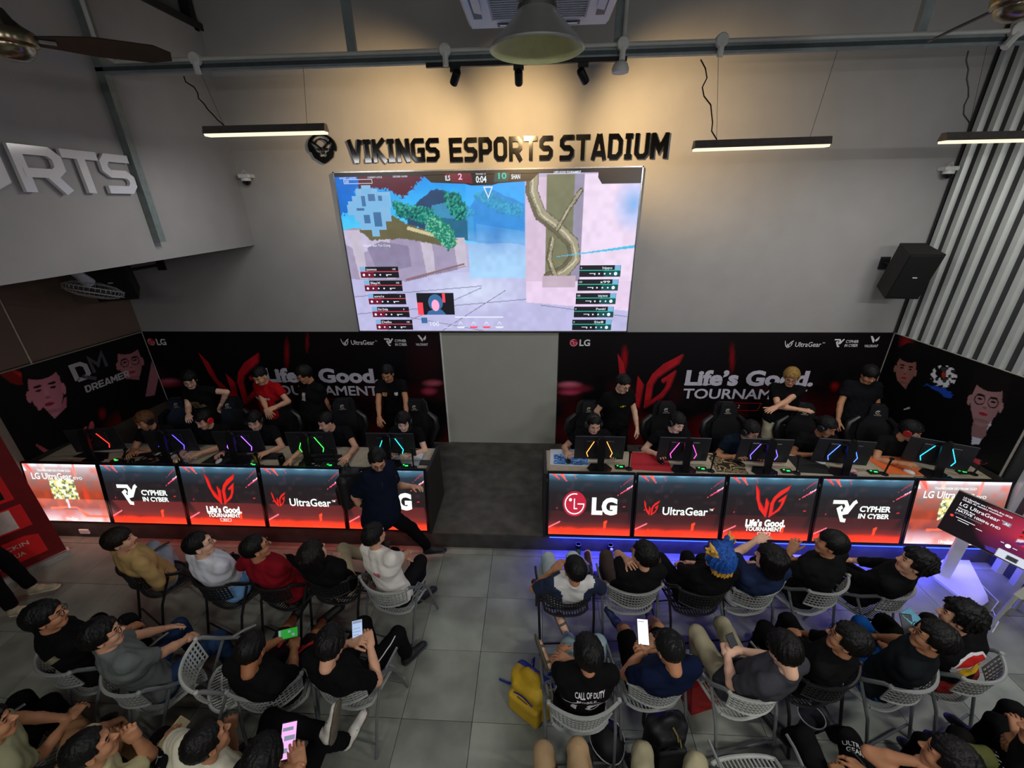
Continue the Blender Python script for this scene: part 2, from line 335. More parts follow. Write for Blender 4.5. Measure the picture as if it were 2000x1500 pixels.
# ================================================================ big LED wall screen
PX=np.array
def scr_paint(A,B,X):
    # colour in the frame of a picture 1900x1000 (x right, y down)
    x=A*1900; y=(1-B)*1000; C=np.zeros(A.shape+(3,))
    C[...]=np.array(lin('#b9b3d4')); g=np.clip(y/420,0,1); sky=np.array(lin('#0a8cf0'))*(1-g[...,None])+np.array(lin('#5adcff'))*g[...,None]; m=(x<1190)&(y<420); C[m]=sky[m]
    n1=vnoise(x,y,60,1); n2=vnoise(x,y,16,2); n3=vnoise(x,y,7,3)
    put(C,inpoly(x,y+n2*25,[(430,260),(560,140),(640,105),(760,160),(900,260),(900,380),(430,330)]),'#2c4a70')
    put(C,inpoly(x,y+n1*20,[(850,200),(960,110),(1190,190),(1190,440),(820,420)]),'#2468b8'); put(C,inpoly(x,y,[(880,300),(1190,350),(1190,420),(880,400)]),'#5b8fc8')
    put(C,inpoly(x,y,[(600,190),(720,170),(860,260),(860,390),(560,330)]),'#3f8fb8'); put(C,inpoly(x,y,[(640,260),(830,280),(820,400),(640,370)]),'#2b6a8c')
    for p,s in (([(350,170),(620,230),(700,330),(760,420),(600,330),(380,260)],30),([(700,120),(790,130),(830,210),(900,250),(760,300),(700,200)],25),([(880,150),(960,120),(1190,220),(1190,290),(1000,230)],25)):
        nf=vnoise(x,y+x*.4,9,11); m=inpoly(x+n2*s,y+nf*s,p); put(C,m,'#147a70'); put(C,np.clip((nf-.55)*4,0,1)*m,'#49b8a0',.8); put(C,np.clip((.4-nf)*4,0,1)*m,'#0c3f50')
    put(C,inpoly(x+n2*30,y+n3*30,[(0,20),(620,20),(520,90),(430,160),(330,110),(150,100)]),'#5a2436'); m=inpoly(x+n2*30,y+n3*30,[(0,20),(170,20),(90,230),(0,260)]); put(C,m,'#1a6fd0')
    # left stone wall
    put(C,inpoly(x,y+n1*8,[(0,330),(360,290),(500,330),(790,400),(790,620),(380,700),(0,760)]),'#a59ab8'); put(C,inpoly(x,y,[(0,330),(110,330),(260,420),(110,470),(0,420)]),'#c8c0dc')
    for x0 in (60,250,530,750): put(C,inpoly(x,y,[(x0-30,330+x0*.07),(x0+50,330+x0*.07),(x0+60,640),(x0,640)]),'#c9bfd2')
    put(C,inpoly(x,y,[(140,440),(240,400),(420,430),(430,560),(330,580),(180,560)]),'#8f85a4'); put(C,inpoly(x+n2*15,y+n3*12,[(110,340),(350,250),(430,300),(520,330),(760,400),(740,450),(400,390),(180,400)]),'#6a6548')
    put(C,inpoly(x,y,[(430,310),(760,400),(750,418),(420,330)]),'#d0c49a'); m=inpoly(x+n3*20,y+n2*20,[(560,270),(640,260),(740,340),(760,440),(690,470),(560,330)]); put(C,m,'#1c7f68'); put(C,np.clip((n3-.5)*3,0,1)*m,'#7fd0b0')
    # floor
    put(C,inpoly(x,y,[(0,640),(380,660),(800,570),(1190,600),(1900,780),(1900,1000),(0,1000)]),'#c0bee6'); put(C,np.clip(1-np.hypot((x-850)/420,(y-720)/170),0,1)*(y>600),'#dce8ff',.8); put(C,inpoly(x,y,[(1200,650),(1900,640),(1900,860),(1200,800)]),'#ecd4f0')
    for a,b,c,d in ((0,760,900,690),(200,1000,900,700),(600,1000,1060,720),(0,880,1200,780),(350,900,900,1000),(1300,820,1900,900),(400,650,800,560)):
        t=((x-a)*(d-b)-(y-b)*(c-a))/math.hypot(c-a,d-b); put(C,(abs(t)<2.2)&(x>min(a,c))&(x<max(a,c)),'#7d7596')
    put(C,inpoly(x,y,[(380,640),(790,540),(790,552),(380,656)]),'#8b6f78')
    # blue haze panel in the middle
    m=(x>820)&(x<1195)&(y>60)&(y<640); put(C,m,'#4ab0ff',.5); put(C,np.clip((y-330)/200,0,1)*m,'#b4e0ff',.7); put(C,np.clip(1-np.hypot((x-1000)/90,(y-380)/120),0,1)*m,'#2a70c0',.6)
    # right wall with tree
    put(C,(x>1195)&(y>40)&(y<660),'#d9c2da'); put(C,(x>1330)&(x<1520)&(y>30)&(y<640),'#7d7d62'); put(C,(x>1500)&(x<1600)&(y>30)&(y<660),'#9a93ac'); put(C,(x>1560)&(y>30)&(y<660),'#f0dcf4')
    for pts,wd in (([(1240,30),(1235,120),(1290,250),(1400,330),(1500,420),(1520,520),(1460,590),(1350,640)],36),([(1400,340),(1470,220),(1540,120)],12),([(1370,400),(1350,520),(1400,640)],16)):
        r=np.full(x.shape,1e3); sd=np.zeros(x.shape)
        for i in range(len(pts)-1):
            (a,b),(c,d)=pts[i],pts[i+1]; l2=(c-a)**2+(d-b)**2; t=np.clip(((x-a)*(c-a)+(y-b)*(d-b))/l2,0,1); q=np.hypot(x-a-t*(c-a),y-b-t*(d-b))+n3*5; s_=((x-a)*(d-b)-(y-b)*(c-a))/math.sqrt(l2); sd=np.where(q<r,s_,sd); r=np.minimum(r,q)
        put(C,r<wd+5,'#5c5646'); put(C,r<wd,'#a59d84'); put(C,(r<wd)&(sd<-wd*.35),'#6e6852'); put(C,(r<wd)&(abs(sd-wd*.35+n1*14)<wd*.16),'#d0c8ac'); put(C,(r<wd)&(abs(sd+n2*10)<2),'#7a7460')
    put(C,(x>1310)&(x<1530)&(y>625)&(y<700)&(n3>.0),'#c7b2c4'); g=np.clip(1-np.hypot((x-1870)/140,(y-200)/180),0,1); put(C,g,'#6fb4f5',.9)
    t=abs(y-(500-(x-1450)*.12)); put(C,(t<9-(1900-x)*.015)&(x>1400),'#55c3ea')
    C*=(.93+.14*vnoise(x,y,34,21))[...,None]
    return C
SO=V3(-2.672,YB-.06,2.2035); SU=V3(4.028,0,0); SV=V3(0,0,2.16)
scr=empty('led_screen',SO+SU/2,0,'large wall mounted LED screen showing a shooter game match','screen')
so=SO+SU/2
gridmesh('picture',SO,SU,SV,420,226,scr_paint,colmat(1.0,.3),scr,so)
mb=MB(); cx,cz=SO[0]+2.014,SO[2]+1.08
for dx in(-1,1): mb.box((cx+dx*2.022,YB-.035,cz),(.016,.07,2.19))
for dz in(-1,1): mb.box((cx,YB-.035,cz+dz*1.088),(4.06,.07,.016))
mb.build('frame',mat('#a9a9ac',.25,.9),scr,org=so); MB().box((cx,YB-.022,cz),(4.0,.04,2.14)).build('casing',M_dark,scr,org=so)
SF=(SO+V3(0,-.002,0),V3(1,0,0)*SU[0]/1900,V3(0,0,1)*SV[2]/1000,V3(0,-1,0))
def sx(x,y): return sub(SF,x,1000-y)
def srect(mb,x0,y0,x1,y1,mi=0,w0=.001): mb.prism([(x0,1000-y1),(x1,1000-y1),(x1,1000-y0),(x0,1000-y0)],0.,SF,w0,mi)
NL=False
hud=MB(); cols=[em('#10101c',1,NL),em('#e9f4ff',1,NL),em('#ff4a5c',1,NL),em('#25c8b0',1,NL),em('#6a1030',1,NL),em('#0c4a4c',1,NL),em('#7fb6e0',1,NL),em('#3c6da0',1,NL),em('#ffb0d8',1,NL)]
srect(hud,0,0,1900,22); hud.prism([(x,1000-y) for x,y in [(560,20),(610,62),(820,72),(860,82),(990,82),(1030,72),(1230,62),(1280,20)]],0.,SF,.001,0); hud.prism([(x,1000-y) for x,y in [(1280,0),(1900,0),(1900,85),(1665,85),(1640,50),(1640,20),(1290,20)]],0.,SF,.0012,0)
hud.prism([(x,1000-y) for x,y in [(700,15),(860,15),(870,72),(740,62)]],0.,SF,.0015,4); hud.prism([(x,1000-y) for x,y in [(1010,15),(1100,15),(1090,62),(1000,66)]],0.,SF,.0015,5)
text(hud,'2',sx(780,48),34,26,.003,8,.02); text(hud,'10',sx(1030,48),34,50,.003,3,.02); text(hud,'0:04',sx(890,66),36,66,.003,1,.02); text(hud,'ROUND 13',sx(892,24),9,60,.003,1); text(hud,'ILS',sx(700,52),28,30,.003,1,.02); text(hud,'SHAN',sx(1110,50),26,54,.003,1,.02); text(hud,"LIFE'S GOOD TOURNAMENT",sx(1370,25),13,165,.003,1,.02)
text(hud,'SUNSET 1-HAVEN',sx(30,34),10,105,.003,1); text(hud,'CURRENT: LOTUS',sx(210,32),10,92,.003,1); text(hud,'DECIDER: HAVEN',sx(372,30),10,90,.003,1)
for a in ([(55,60),(235,60),(235,38),(55,38)],): 
    for q in stroke([(x,1000-y) for x,y in a],2.5,True): hud.prism(q,0.,SF,.002,1)
text(hud,'18:00',sx(62,56),14,24,.003,1); text(hud,'Hoanh Ban Tan Cong',sx(120,432),15,180,.003,1); text(hud,'100',sx(520,965),32,62,.003,1)
# minimap
for r in [(120,90,260,330),(90,130,330,280),(60,160,170,220),(160,70,220,120),(130,280,290,330),(190,320,240,370),(250,110,340,200),(50,180,120,240)]: srect(hud,*r,6,.0015)
for r in [(150,130,175,190),(195,120,240,160),(110,200,160,215),(150,240,190,290),(215,225,265,310),(260,130,285,160)]: srect(hud,*r,7,.002)
L5=[('junwoo','100'),('SlayX','100'),('sora1x','0'),('Kim Dokja','0'),('Dello','100')]
for k,(nm,hp) in enumerate(L5):
    y=560+k*90; x=70+k*14; srect(hud,x,y,x+265,y+30,0,.0015); srect(hud,x,y+34,x+265,y+72,4,.0015); srect(hud,x+90,y+34,x+265,y+72,0,.002); srect(hud,x,y+30,x+265,y+34,2,.002); text(hud,nm,sx(x+45,y+24),16,70,.003,1,.01); text(hud,hp,sx(x+225,y+22),12,None,.003,1); srect(hud,x,y,x+38,y+30,6,.002)
    for j in range(4): hud.prism([(x+22+j*38+a,1000-y-53+b) for a,b in circ(9 if j==0 else 6,8)],0.,SF,.003,1)
    srect(hud,x+175,y+50,x+215,y+54,1,.003); srect(hud,x+178,y+54,x+186,y+62,1,.003)
R5=[('hippo','0'),('s99','150'),('losing interest','100'),('Pwnk!','0'),('Sis8','0')]
for k,(nm,hp) in enumerate(R5):
    y=560+k*90; x=1555-k*8; srect(hud,x,y,x+270,y+30,0,.0015); srect(hud,x,y+34,x+270,y+74,5,.0015); srect(hud,x,y+34,x+160,y+74,0,.002); srect(hud,x,y+30,x+270,y+35,3,.002); text(hud,nm,sx(x+150,y+24),16,64,.003,1,.01); text(hud,hp,sx(x+8,y+22),12,None,.003,1); srect(hud,x+230,y,x+268,y+30,6,.002)
    for j in range(4): hud.prism([(x+130+j*36+a,1000-y-54+b) for a,b in circ(12 if j==3 else 6,8)],0.,SF,.003,1)
    srect(hud,x+66,y+50,x+106,y+54,1,.003); srect(hud,x+98,y+54,x+105,y+62,1,.003)
# player camera inset and ability bar
srect(hud,440,735,700,885,0,.0015); srect(hud,440,800,480,885,2,.002); srect(hud,620,738,640,800,2,.002); hud.prism([(570+a*1.0,1000-800+b*1.1) for a,b in circ(52,16)],0.,SF,.002,7); hud.prism([(568+a*.7,1000-820+b) for a,b in circ(40,14)],0.,SF,.003,8); hud.prism([(x,1000-y) for x,y in [(500,885),(515,860),(560,845),(610,850),(640,885)]],0.,SF,.0025,7)
srect(hud,700,898,1040,906,1,.002); srect(hud,458,905,500,945,7,.002)
for j,c in enumerate((1,2,2,1)):
    x=705+j*92; hud.prism([(x,1000-968),(x+12,1000-980),(x+52,1000-980),(x+64,1000-968)],0.,SF,.002,c)
    for q in stroke([(x+18,1000-955),(x+32,1000-935),(x+46,1000-955)],4): hud.prism(q,0.,SF,.003,1)
for q in stroke([(620,1000-975),(660,1000-975),(690,1000-945)],3): hud.prism(q,0.,SF,.003,1)
for q in stroke([(938,1000-92),(990,1000-92),(964,1000-150)],6,True): hud.prism(q,0.,SF,.003,1)
hud.build('display_overlay',cols,scr,org=so)
# ================================================================ lettering on the walls
LB=(V3(0,YB,0),V3(1,0,0),V3(0,0,1),V3(0,-1,0)); M_gloss=mat('#070707',.12,var=0,spec=.6)
def wallword(txt,x0,x1,z0,z1,lab):
    mb=blocktext(MB(),txt,sub(LB,x0,z0),z1-z0,x1-x0,.03,.012); o=mb.build('wall_lettering',M_gloss); tag(o,lab,'sign'); return o
wallword('VIKINGS',-2.435,-1.245,4.48,4.745,'glossy black raised word VIKINGS on the back wall'); wallword('ESPORTS',-1.115,.21,4.47,4.74,'glossy black raised word ESPORTS above the big screen'); wallword('STADIUM',.30,1.655,4.46,4.745,'glossy black raised word STADIUM at the right end of the sign')
# viking emblem
lg=MB(); LF=sub(LB,-2.98,4.477); e=lambda P,d=.03,w=.012: lg.prism([((x-135)/530*.385,(815-y)/610*.345) for x,y in P],d,LF,w)
ell=lambda cx,cy,rx,ry,a0,a1,n: [(cx+rx*math.cos(math.radians(a0+(a1-a0)*i/n)),cy-ry*math.sin(math.radians(a0+(a1-a0)*i/n))) for i in range(n+1)]
e(ell(405,470,260,265,200,90,12)+ell(410,470,215,225,90,215,12)); e(ell(405,470,260,265,-20,90,12)+ell(400,480,205,235,90,-15,12))
for s in (1,-1):
    f=lambda L:[(400+s*(x-400),y) for x,y in L]
    e(f([(225,290),(250,360),(290,385),(340,440),(385,480),(385,560),(350,500),(300,440),(240,400),(205,350)])); e(f([(190,420),(205,400),(250,480),(215,560),(190,520)]),.02)
    e(f([(270,390),(320,320),(400,290),(400,315),(330,340),(290,400)])); e(f([(305,490),(350,515),(335,545),(305,520)]))
    e(f([(370,560),(372,590),(400,615),(400,595)])); e(f([(260,490),(280,560),(340,590),(330,640),(360,680),(400,660),(400,815),(350,790),(290,740),(230,690),(200,600),(210,560)]))
tag(lg.build('wall_emblem',M_gloss),'round black bearded warrior emblem left of the wall sign','emblem')
# mezzanine word, white acrylic
MF=(V3(XM,0,0),V3(0,1,0),V3(0,0,1),V3(1,0,0)); wm=mat('#dcdce0',.15,var=0,spec=.6)
for c,y0,y1 in (('O',2.72,3.34),('R',3.42,3.79),('T',3.80,4.12),('S',4.13,4.44)):
    mb=MB(); fr=sub(MF,y0,4.11)
    for k_,q in enumerate(glyph(c,.9)): mb.prism([(p[0]/.9*(y1-y0),p[1]*.34) for p in q],.03+k_*.0005,fr,.012)
    tag(mb.build('wall_letter',wm),'white acrylic letter %s on the gallery wall'%c,'letter')
# ================================================================ banners
def banner_back(x0,x1,cols,mir):
    n=V3(0,-1,0); o=V3(x0,YB-.03,ST); 
    def paint(A,B,X):
        u,v=proj(X); C=np.zeros(A.shape+(3,)); C[...]=np.array(lin('#0b070b')); n1=vnoise(u,v,40,5); n2=vnoise(u,v,14,6)
        put(C,np.clip(n1-.35,0,1)*np.clip((v-740)/100,0,1),'#a01020',.6)
        for k,(cx,cy,rx,ry,c,a) in enumerate(cols):
            g=np.clip(1.4-np.hypot((u-cx)/rx,(v-cy)/ry)*1.2,0,1); put(C,g,c,a)
        return C
    r=empty('printed_banner',V3((x0+x1)/2,YB,ST)); og=V3((x0+x1)/2,YB,ST)
    gridmesh('sheet',o,V3(x1-x0,0,0),V3(0,0,ZT-ST),150,70,paint,colmat(0,.45),r,og)
    MB().box(((x0+x1)/2,YB-.014,(ZT+ST)/2),(x1-x0,.026,ZT-ST)).build('backing',M_black,r,org=og)
    return r,og
PW=mat('#c9c4d4',.5,var=0); PRd=mat('#b01420',.5,var=.25,scale=6); PRm=mat('#6e0a14',.5,var=.2,scale=6); PWh=mat('#e6e6ea',.5,var=0); PLG=mat('#b8123a',.5,var=0)
BF=(V3(0,YB-.03,0),V3(1,0,0),V3(0,0,1),V3(0,-1,0))
def wp(u,v): p=P(u,v,y=YB-.03); return p[0],p[2]
def art(r,og,uo,logo,hdr):
    # uo: pixel of the wing emblem box (left,top,right,bottom); other items as offsets
    x0,zt=wp(uo[0],uo[1]); x1,_=wp(uo[2],uo[1]); zb=wp((uo[0]+uo[2])/2,uo[3])[1]
    mb=MB(); wing(mb,sub(BF,x0,zb),x1-x0,zt-zb,0); wing(mb,sub(BF,x0+.02,zb-.02),x1-x0,zt-zb,1,w0=.001)
    mb.build('red_wing_emblem',[PRd,PRm],r,org=og)
    a=wp(*logo[0]); b=wp(*logo[1]); mb=MB(); text(mb,'Life\u2019s Good.',sub(BF,a[0],a[1]),logo[2],b[0]-a[0],.003,0,.045); text(mb,'TOURNAMENT',sub(BF,a[0],a[1]-.235),.17,(b[0]-a[0])*.97,.003,0,.02)
    for fx in (.0,.095,.16): mb.box((a[0]+(b[0]-a[0])*fx+.04,YB-.034,a[1]+.008),(.10,.001,.02))
    text(mb,'MUA 2',sub(BF,a[0]+(b[0]-a[0])*.36,a[1]-.40),.06,.22,.003,0,.0)
    for q in stroke([(a[0]+(b[0]-a[0])*.30,a[1]-.44),(a[0]+(b[0]-a[0])*.62,a[1]-.44),(a[0]+(b[0]-a[0])*.64,a[1]-.31),(a[0]+(b[0]-a[0])*.28,a[1]-.31)],.01,True): mb.prism(q,0.,BF,.003,1)
    mb.build('tournament_lettering',[PW,PRd],r,org=og)
    mb=MB(); bl=lambda: mb.build('header_logo',[PWh,PLG],r,org=og); p=wp(*hdr[0]); lglogo(mb,sub(BF,p[0],p[1]),.125,1,0); text(mb,'LG',sub(BF,p[0]+.15,p[1]+.015),.10,.16,.003,0,.03); bl(); mb=MB()
    p=wp(*hdr[1]); wing(mb,sub(BF,p[0],p[1]-.02),.13,.12,0,w0=.003); text(mb,'UltraGear',sub(BF,p[0]+.16,p[1]),.075,.37,.003,0,.008); text(mb,'TM',sub(BF,p[0]+.54,p[1]+.05),.02,None,.003,0); bl(); mb=MB()
    p=wp(*hdr[2]); cypher(mb,sub(BF,p[0],p[1]-.01),.14,0); text(mb,'CYPHER',sub(BF,p[0]+.165,p[1]+.06),.042,.18,.003,0,.02); text(mb,'IN CYBER',sub(BF,p[0]+.165,p[1]),.042,.185,.003,0,.02); bl(); mb=MB()
    p=wp(*hdr[3]); polys(mb,[[(0,.1),(.03,.1),(.075,.04),(.075,.0),(.06,.0)],[(.13,.1),(.085,.045),(.085,.02),(.11,.02),(.13,.05)]],sub(BF,p[0]+.02,p[1]+.07),.003,0); text(mb,'VALORANT',sub(BF,p[0]-.02,p[1]),.04,.19,.003,0,.015)
    bl()
r,og=banner_back(-6.25,-1.45,[(318,750,40,7,'#a03040',.7),(330,744,22,5,'#c86070',.7),(845,748,20,7,'#d06078',.8),(838,764,16,8,'#b83a58',.8),(560,690,5,30,'#900818',.8),(600,670,3,20,'#900818',.8),(420,860,60,60,'#500810',.5),(700,830,70,40,'#400810',.6),(830,700,40,60,'#300810',.6)],0)
tag(r,'black and red printed banner on the back wall behind the left desk','banner'); art(r,og,(387,688,505,790),((520,745),(742,741),.235),((291,675),(667,673),(752,675),(815,675)))
r,og=banner_back(.37,5.22,[(1112,752,24,7,'#e07890',.9),(1112,766,22,6,'#c84868',.9),(1122,759,34,9,'#a02040',.6),(1220,700,6,26,'#b00818',.8),(1430,700,5,30,'#900818',.8),(1255,850,50,40,'#8a0a12',.7),(1390,850,60,40,'#8a0a12',.7),(1630,755,8,10,'#a00818',.9)],0)
tag(r,'black and red printed banner on the back wall behind the right desk','banner'); art(r,og,(1206,690,1335,797),((1337,751),(1587,752),.24),((1112,677),(1530,677),(1626,677),(1690,678)))
# side banners with printed portraits, painted in picture pixels of the flat sheet itself
def face(C,u,v,cx,cy,w,h,ang,skin,hair='#0c0908',glasses=False,hairpoly=None):
    a=math.radians(ang); x=((u-cx)*math.cos(a)+(v-cy)*math.sin(a))/w; y=(-(u-cx)*math.sin(a)+(v-cy)*math.cos(a))/h
    put(C,np.hypot(x/.62,(y+.25)/.78)<1,hair)
    put(C,(abs(x)<.25)&(y>.3)&(y<.95),tuple(np.array(lin(skin))*.75)); f=(np.hypot(x/.5,(y+.05)/.6)<1)|((np.hypot(x/.40,(y-.15)/.5)<1)); put(C,f&(y>-.48),skin)
    put(C,np.clip((x-.1)*1.6,0,1)*f,tuple(np.array(lin(skin))*.6),.7); put(C,np.hypot((x+.54)/.07,(y-.05)/.14)<1,skin); put(C,np.hypot((x-.52)/.06,(y-.05)/.14)<1,skin)
    put(C,(np.hypot(x/.62,(y+.62)/.34)<1),hair)
    for s in(-.22,.22):
        put(C,np.hypot((x-s)/.13,(y+.14)/.03)<1,'#1a0f0c'); put(C,np.hypot((x-s)/.09,(y+.04)/.028)<1,'#160c0a')
        if glasses: d=np.hypot((x-s)/.19,(y+.02)/.14); put(C,(d<1)&(d>.8),'#0a0808')
    put(C,np.clip(1-np.hypot(x/.10,(y-.05)/.25),0,1),tuple(np.minimum(1,np.array(lin(skin))*1.35)),.7); put(C,np.hypot(x/.07,(y-.16)/.035)<1,'#5a2a28',.6); put(C,np.hypot(x/.15,(y-.32)/.04)<1,'#8a2030'); put(C,(np.hypot(x/.3,(y-.5)/.05)<1)&f,tuple(np.array(lin(skin))*.5),.5)
def paint_left(A,B,X):
    u,v=proj(X); C=np.zeros(A.shape+(3,)); C[...]=np.array(lin('#080608')); n1=vnoise(u,v,30,5)
    put(C,inpoly(u,v+n1*12,[(0,735),(20,722),(60,738),(80,765),(20,748)]),'#7a1208'); put(C,inpoly(u,v,[(20,722),(38,728),(58,730),(55,742),(40,736)]),'#c02010')
    put(C,np.clip(1.3-np.hypot((u-240)/34,(v-850)/40),0,1),'#7a0808',.9); put(C,np.clip(1.2-np.hypot((u-200)/8,(v-808)/12),0,1),'#8a0a0a',.8)
    put(C,inpoly(u,v,[(82,795),(130,775),(130,800),(107,818)]),'#a85a68'); face(C,u,v,90,763,66,84,-14,'#b9707c'); put(C,inpoly(u,v,[(50,880),(60,820),(85,795),(107,818),(130,795),(165,830),(180,880)]),'#050406')
    face(C,u,v,254,708,46,60,-12,'#9a6068',glasses=True); put(C,inpoly(u,v,[(226,780),(232,745),(250,740),(272,742),(296,720),(296,790),(240,830)]),'#040405'); put(C,inpoly(u,v,[(296,706),(310,735),(302,772),(284,775)]),'#8f5a66')
    for p in ([(70,866),(95,880),(115,880),(112,893),(75,898),(72,890),(88,886),(72,872)],[(171,842),(175,826),(180,822),(184,830),(184,845),(176,848)],[(157,842),(168,832),(170,836),(160,846)]): put(C,inpoly(u,v,p),'#b04a58')
    return C
def paint_right(A,B,X):
    u,v=proj(X); C=np.zeros(A.shape+(3,)); C[...]=np.array(lin('#060507')); n1=vnoise(u,v,30,5); n2=vnoise(u,v,5,8)
    put(C,np.clip(1.2-np.hypot((u-1770)/14,(v-672)/24),0,1),'#900a10',.8); face(C,u,v,1769,722,38,52,12,'#8a5a52'); put(C,inpoly(u,v,[(1735,760),(1752,742),(1768,760),(1790,745),(1800,820),(1735,820)]),'#040405')
    m=(np.hypot((u-1843)/26,(v-735)/22)<1); put(C,m&(n2>.55),'#c8c8cc'); put(C,m&(n2<.25),'#303036'); put(C,(np.hypot((u-1843)/4,(v-732)/6)<1),'#a02818'); m=inpoly(u,v+n2*8,[(1802,755),(1840,760),(1862,775),(1855,785),(1835,770)]); put(C,m,'#1840a0'); 
    put(C,inpoly(u,v,[(1903,812),(1920,830),(1938,822),(1935,830),(1912,868),(1897,868)]),'#b9b6c2'); face(C,u,v,1926,785,60,76,14,'#8f6a6c',glasses=True)
    put(C,inpoly(u,v,[(1896,868),(1900,812),(1880,840),(1870,900),(1990,900),(1990,800),(1938,830),(1912,870)])&(u>1868),'#050507'); put(C,inpoly(u,v,[(1892,892),(1915,898),(1928,905),(1905,912),(1890,905)]),'#c04050')
    put(C,inpoly(u,v,[(1765,798),(1777,795),(1777,798),(1765,801)]),'#b0b0b0')
    return C
def sideban(f,side,y0,y1,paint,lab,z0=ST+.75):
    a=V3(f(y0)-side*.04,y0,z0); b=V3(f(y1)-side*.04,y1,z0); r=empty('printed_banner',(a+b)/2); og=(a+b)/2
    o1,o2=(b,a) if side<0 else (a,b)
    if side<0: o1,o2=a,b
    else: o1,o2=b,a
    gridmesh('sheet',o1,o2-o1,V3(0,0,ZT-z0),190,150,paint,colmat(0,.45),r,og)
    wallpiece('backing',lambda y:f(y)-side*.005,y0,y1,z0,ZT,M_black,.03,-side,None,r).location=tuple(-og)
    mb=MB(); mb.tube([a+V3(0,0,ZT-z0),b+V3(0,0,ZT-z0)],.008,6); mb.tube([a,a+V3(0,0,ZT-z0)],.012,6); mb.tube([b,b+V3(0,0,ZT-z0)],.008,6); mb.build('frame',mat('#b9b3a8',.4,.5),r,org=og)
    tag(r,lab,'banner'); return r,og,a,b
r,og,a,b=sideban(xl,-1,4.13,YB-.03,paint_left,'printed banner of two posing players on the left wall')
fr=fr_at(P(150,765,x=-6.36),b-a,V3(0,0,1)); fr=(fr[0]+fr[3]*.0,fr[1],fr[2],fr[3])
nn=nrm(np.cross(b-a,V3(0,0,1))); d0=PP(148,748,a,nn); d1=PP(205,735,a,nn); fr=(d0+nn*.006,nrm(b-a),V3(0,0,1),nn)
mb=MB(); blocktext(mb,'DREAMER',sub(fr,.06,-.18),.10,.62,.002,0,0,slant=.1); 
for q in glyph('D'): mb.prism([(p[0]*.30,p[1]*.26+.0) for p in q],.002,fr,.0,0)
for q in stroke([(.10,.06),(.25,-.04)],.05)+stroke([(.26,.05),(.26,.27),(.34,.14),(.44,.29),(.44,.08)],.045): mb.prism(q,.002,fr,.0,1)
mb.build('team_lettering',[mat('#a9a4a8',.4,var=0),mat('#4a474c',.4,var=0)],r,org=og)
sideban(xr,1,4.22,YB-.03,paint_right,'printed banner of two posing players on the right wall')
# ================================================================ desks
M_desk=mat('#23211f',.5,var=.1); M_top=mat('#a69b86',.5,var=.1,scale=14); DZ=1.0
def dpaint(A,B,X):
    x=A*700; y=(1-B)*480; C=np.zeros(A.shape+(3,)); s=[(0,'#7fb0cc'),(.025,'#4f7c96'),(.12,'#2c3b48'),(.3,'#242124'),(.62,'#2a1e20'),(.78,'#3a2022'),(.86,'#6e241e'),(.92,'#e03422'),(.96,'#ff3a20'),(1,'#ff4428')]
    yy=y/480+.03*(vnoise(x,y,90,3)-.5)
    for k in range(3): C[...,k]=np.interp(yy,[q[0] for q in s],[lin(q[1])[k] for q in s])
    n=vnoise(x,y,40,9); put(C,np.clip(n-.6,0,1)*np.clip(.8-yy,0,1)*2,'#5a4048',.8); put(C,inpoly(x,y,[(90,480),(90,440),(110,415),(130,440),(400,425),(400,480)]),'#ff3010',.4)
    C*=np.interp(yy,[0,.03,.7,.88],[.8,.62,.6,1])[...,None]
    for p,c in (([(20,0),(45,0),(110,60)],'#ff4030'),([(90,0),(115,0),(160,75)],'#ff5a4a'),([(205,5),(212,5),(235,60)],'#c04a48'),([(700,75),(700,90),(560,170)],'#ff5070'),([(700,78),(700,83),(620,125)],'#ffe8f0'),([(700,10),(700,20),(575,110)],'#9a3040'),([(0,420),(0,432),(100,380),(112,372),(100,370)],'#ff7080'),([(470,370),(500,360),(490,420),(470,430)],'#ff4020'),([(70,262),(85,265),(70,269)],'#ff3030'),([(630,245),(655,248),(630,252)],'#c03030')): put(C,inpoly(x,y,p),c)
    return C
def epaint(A,B,X):
    x=A*700; y=(1-B)*480; C=np.zeros(A.shape+(3,)); s=[(0,'#f4f6ff'),(.06,'#b8a8ac'),(.3,'#8f6a64'),(.5,'#a84830'),(.75,'#8a3a34'),(.86,'#d09aa0'),(1,'#ffd8d8')]
    for k in range(3): C[...,k]=np.interp(y/480,[q[0] for q in s],[lin(q[1])[k] for q in s])
    n=vnoise(x,y,50,4); put(C,np.clip(n-.4,0,1)*1.5,'#d8502c',.7)
    C*=np.interp(y/480,[0,.2,.5,.8,1],[1,.8,.62,.65,.9])[...,None]
    for p,c in (([(0,0),(50,0),(90,80)],'#ff5040'),([(180,0),(205,0),(205,60),(180,60)],'#ffb8a8'),([(470,0),(495,0),(495,90),(470,120)],'#ff7a68'),([(30,60),(0,20),(0,60)],'#e8f0ff'),([(150,360),(400,350),(480,400),(520,420),(700,425),(700,445),(480,445),(400,372),(150,378)],'#ff6038'),([(520,170),(560,250),(540,330),(505,280)],'#c03820')): put(C,inpoly(x,y,p),c,.85)
    m=inpoly(x,y,[(205,130),(450,130),(460,290),(212,290)]); put(C,m,'#c8c070'); put(C,m&(vnoise(x,y,14,2)>.5),'#5f6a58'); put(C,m&(vnoise(x,y,22,7)>.6),'#e0e4c0'); put(C,inpoly(x,y,[(320,290),(345,290),(350,370),(325,370)]),'#b8b8bc'); put(C,inpoly(x,y,[(270,378),(420,378),(400,366),(290,366)]),'#5a4a4c')
    return C
GW=em('#f4fff8',1.15); GR=em('#ff2a20',.85); GRd=em('#a81018',.9); GLG=em('#c4203c',1.0)
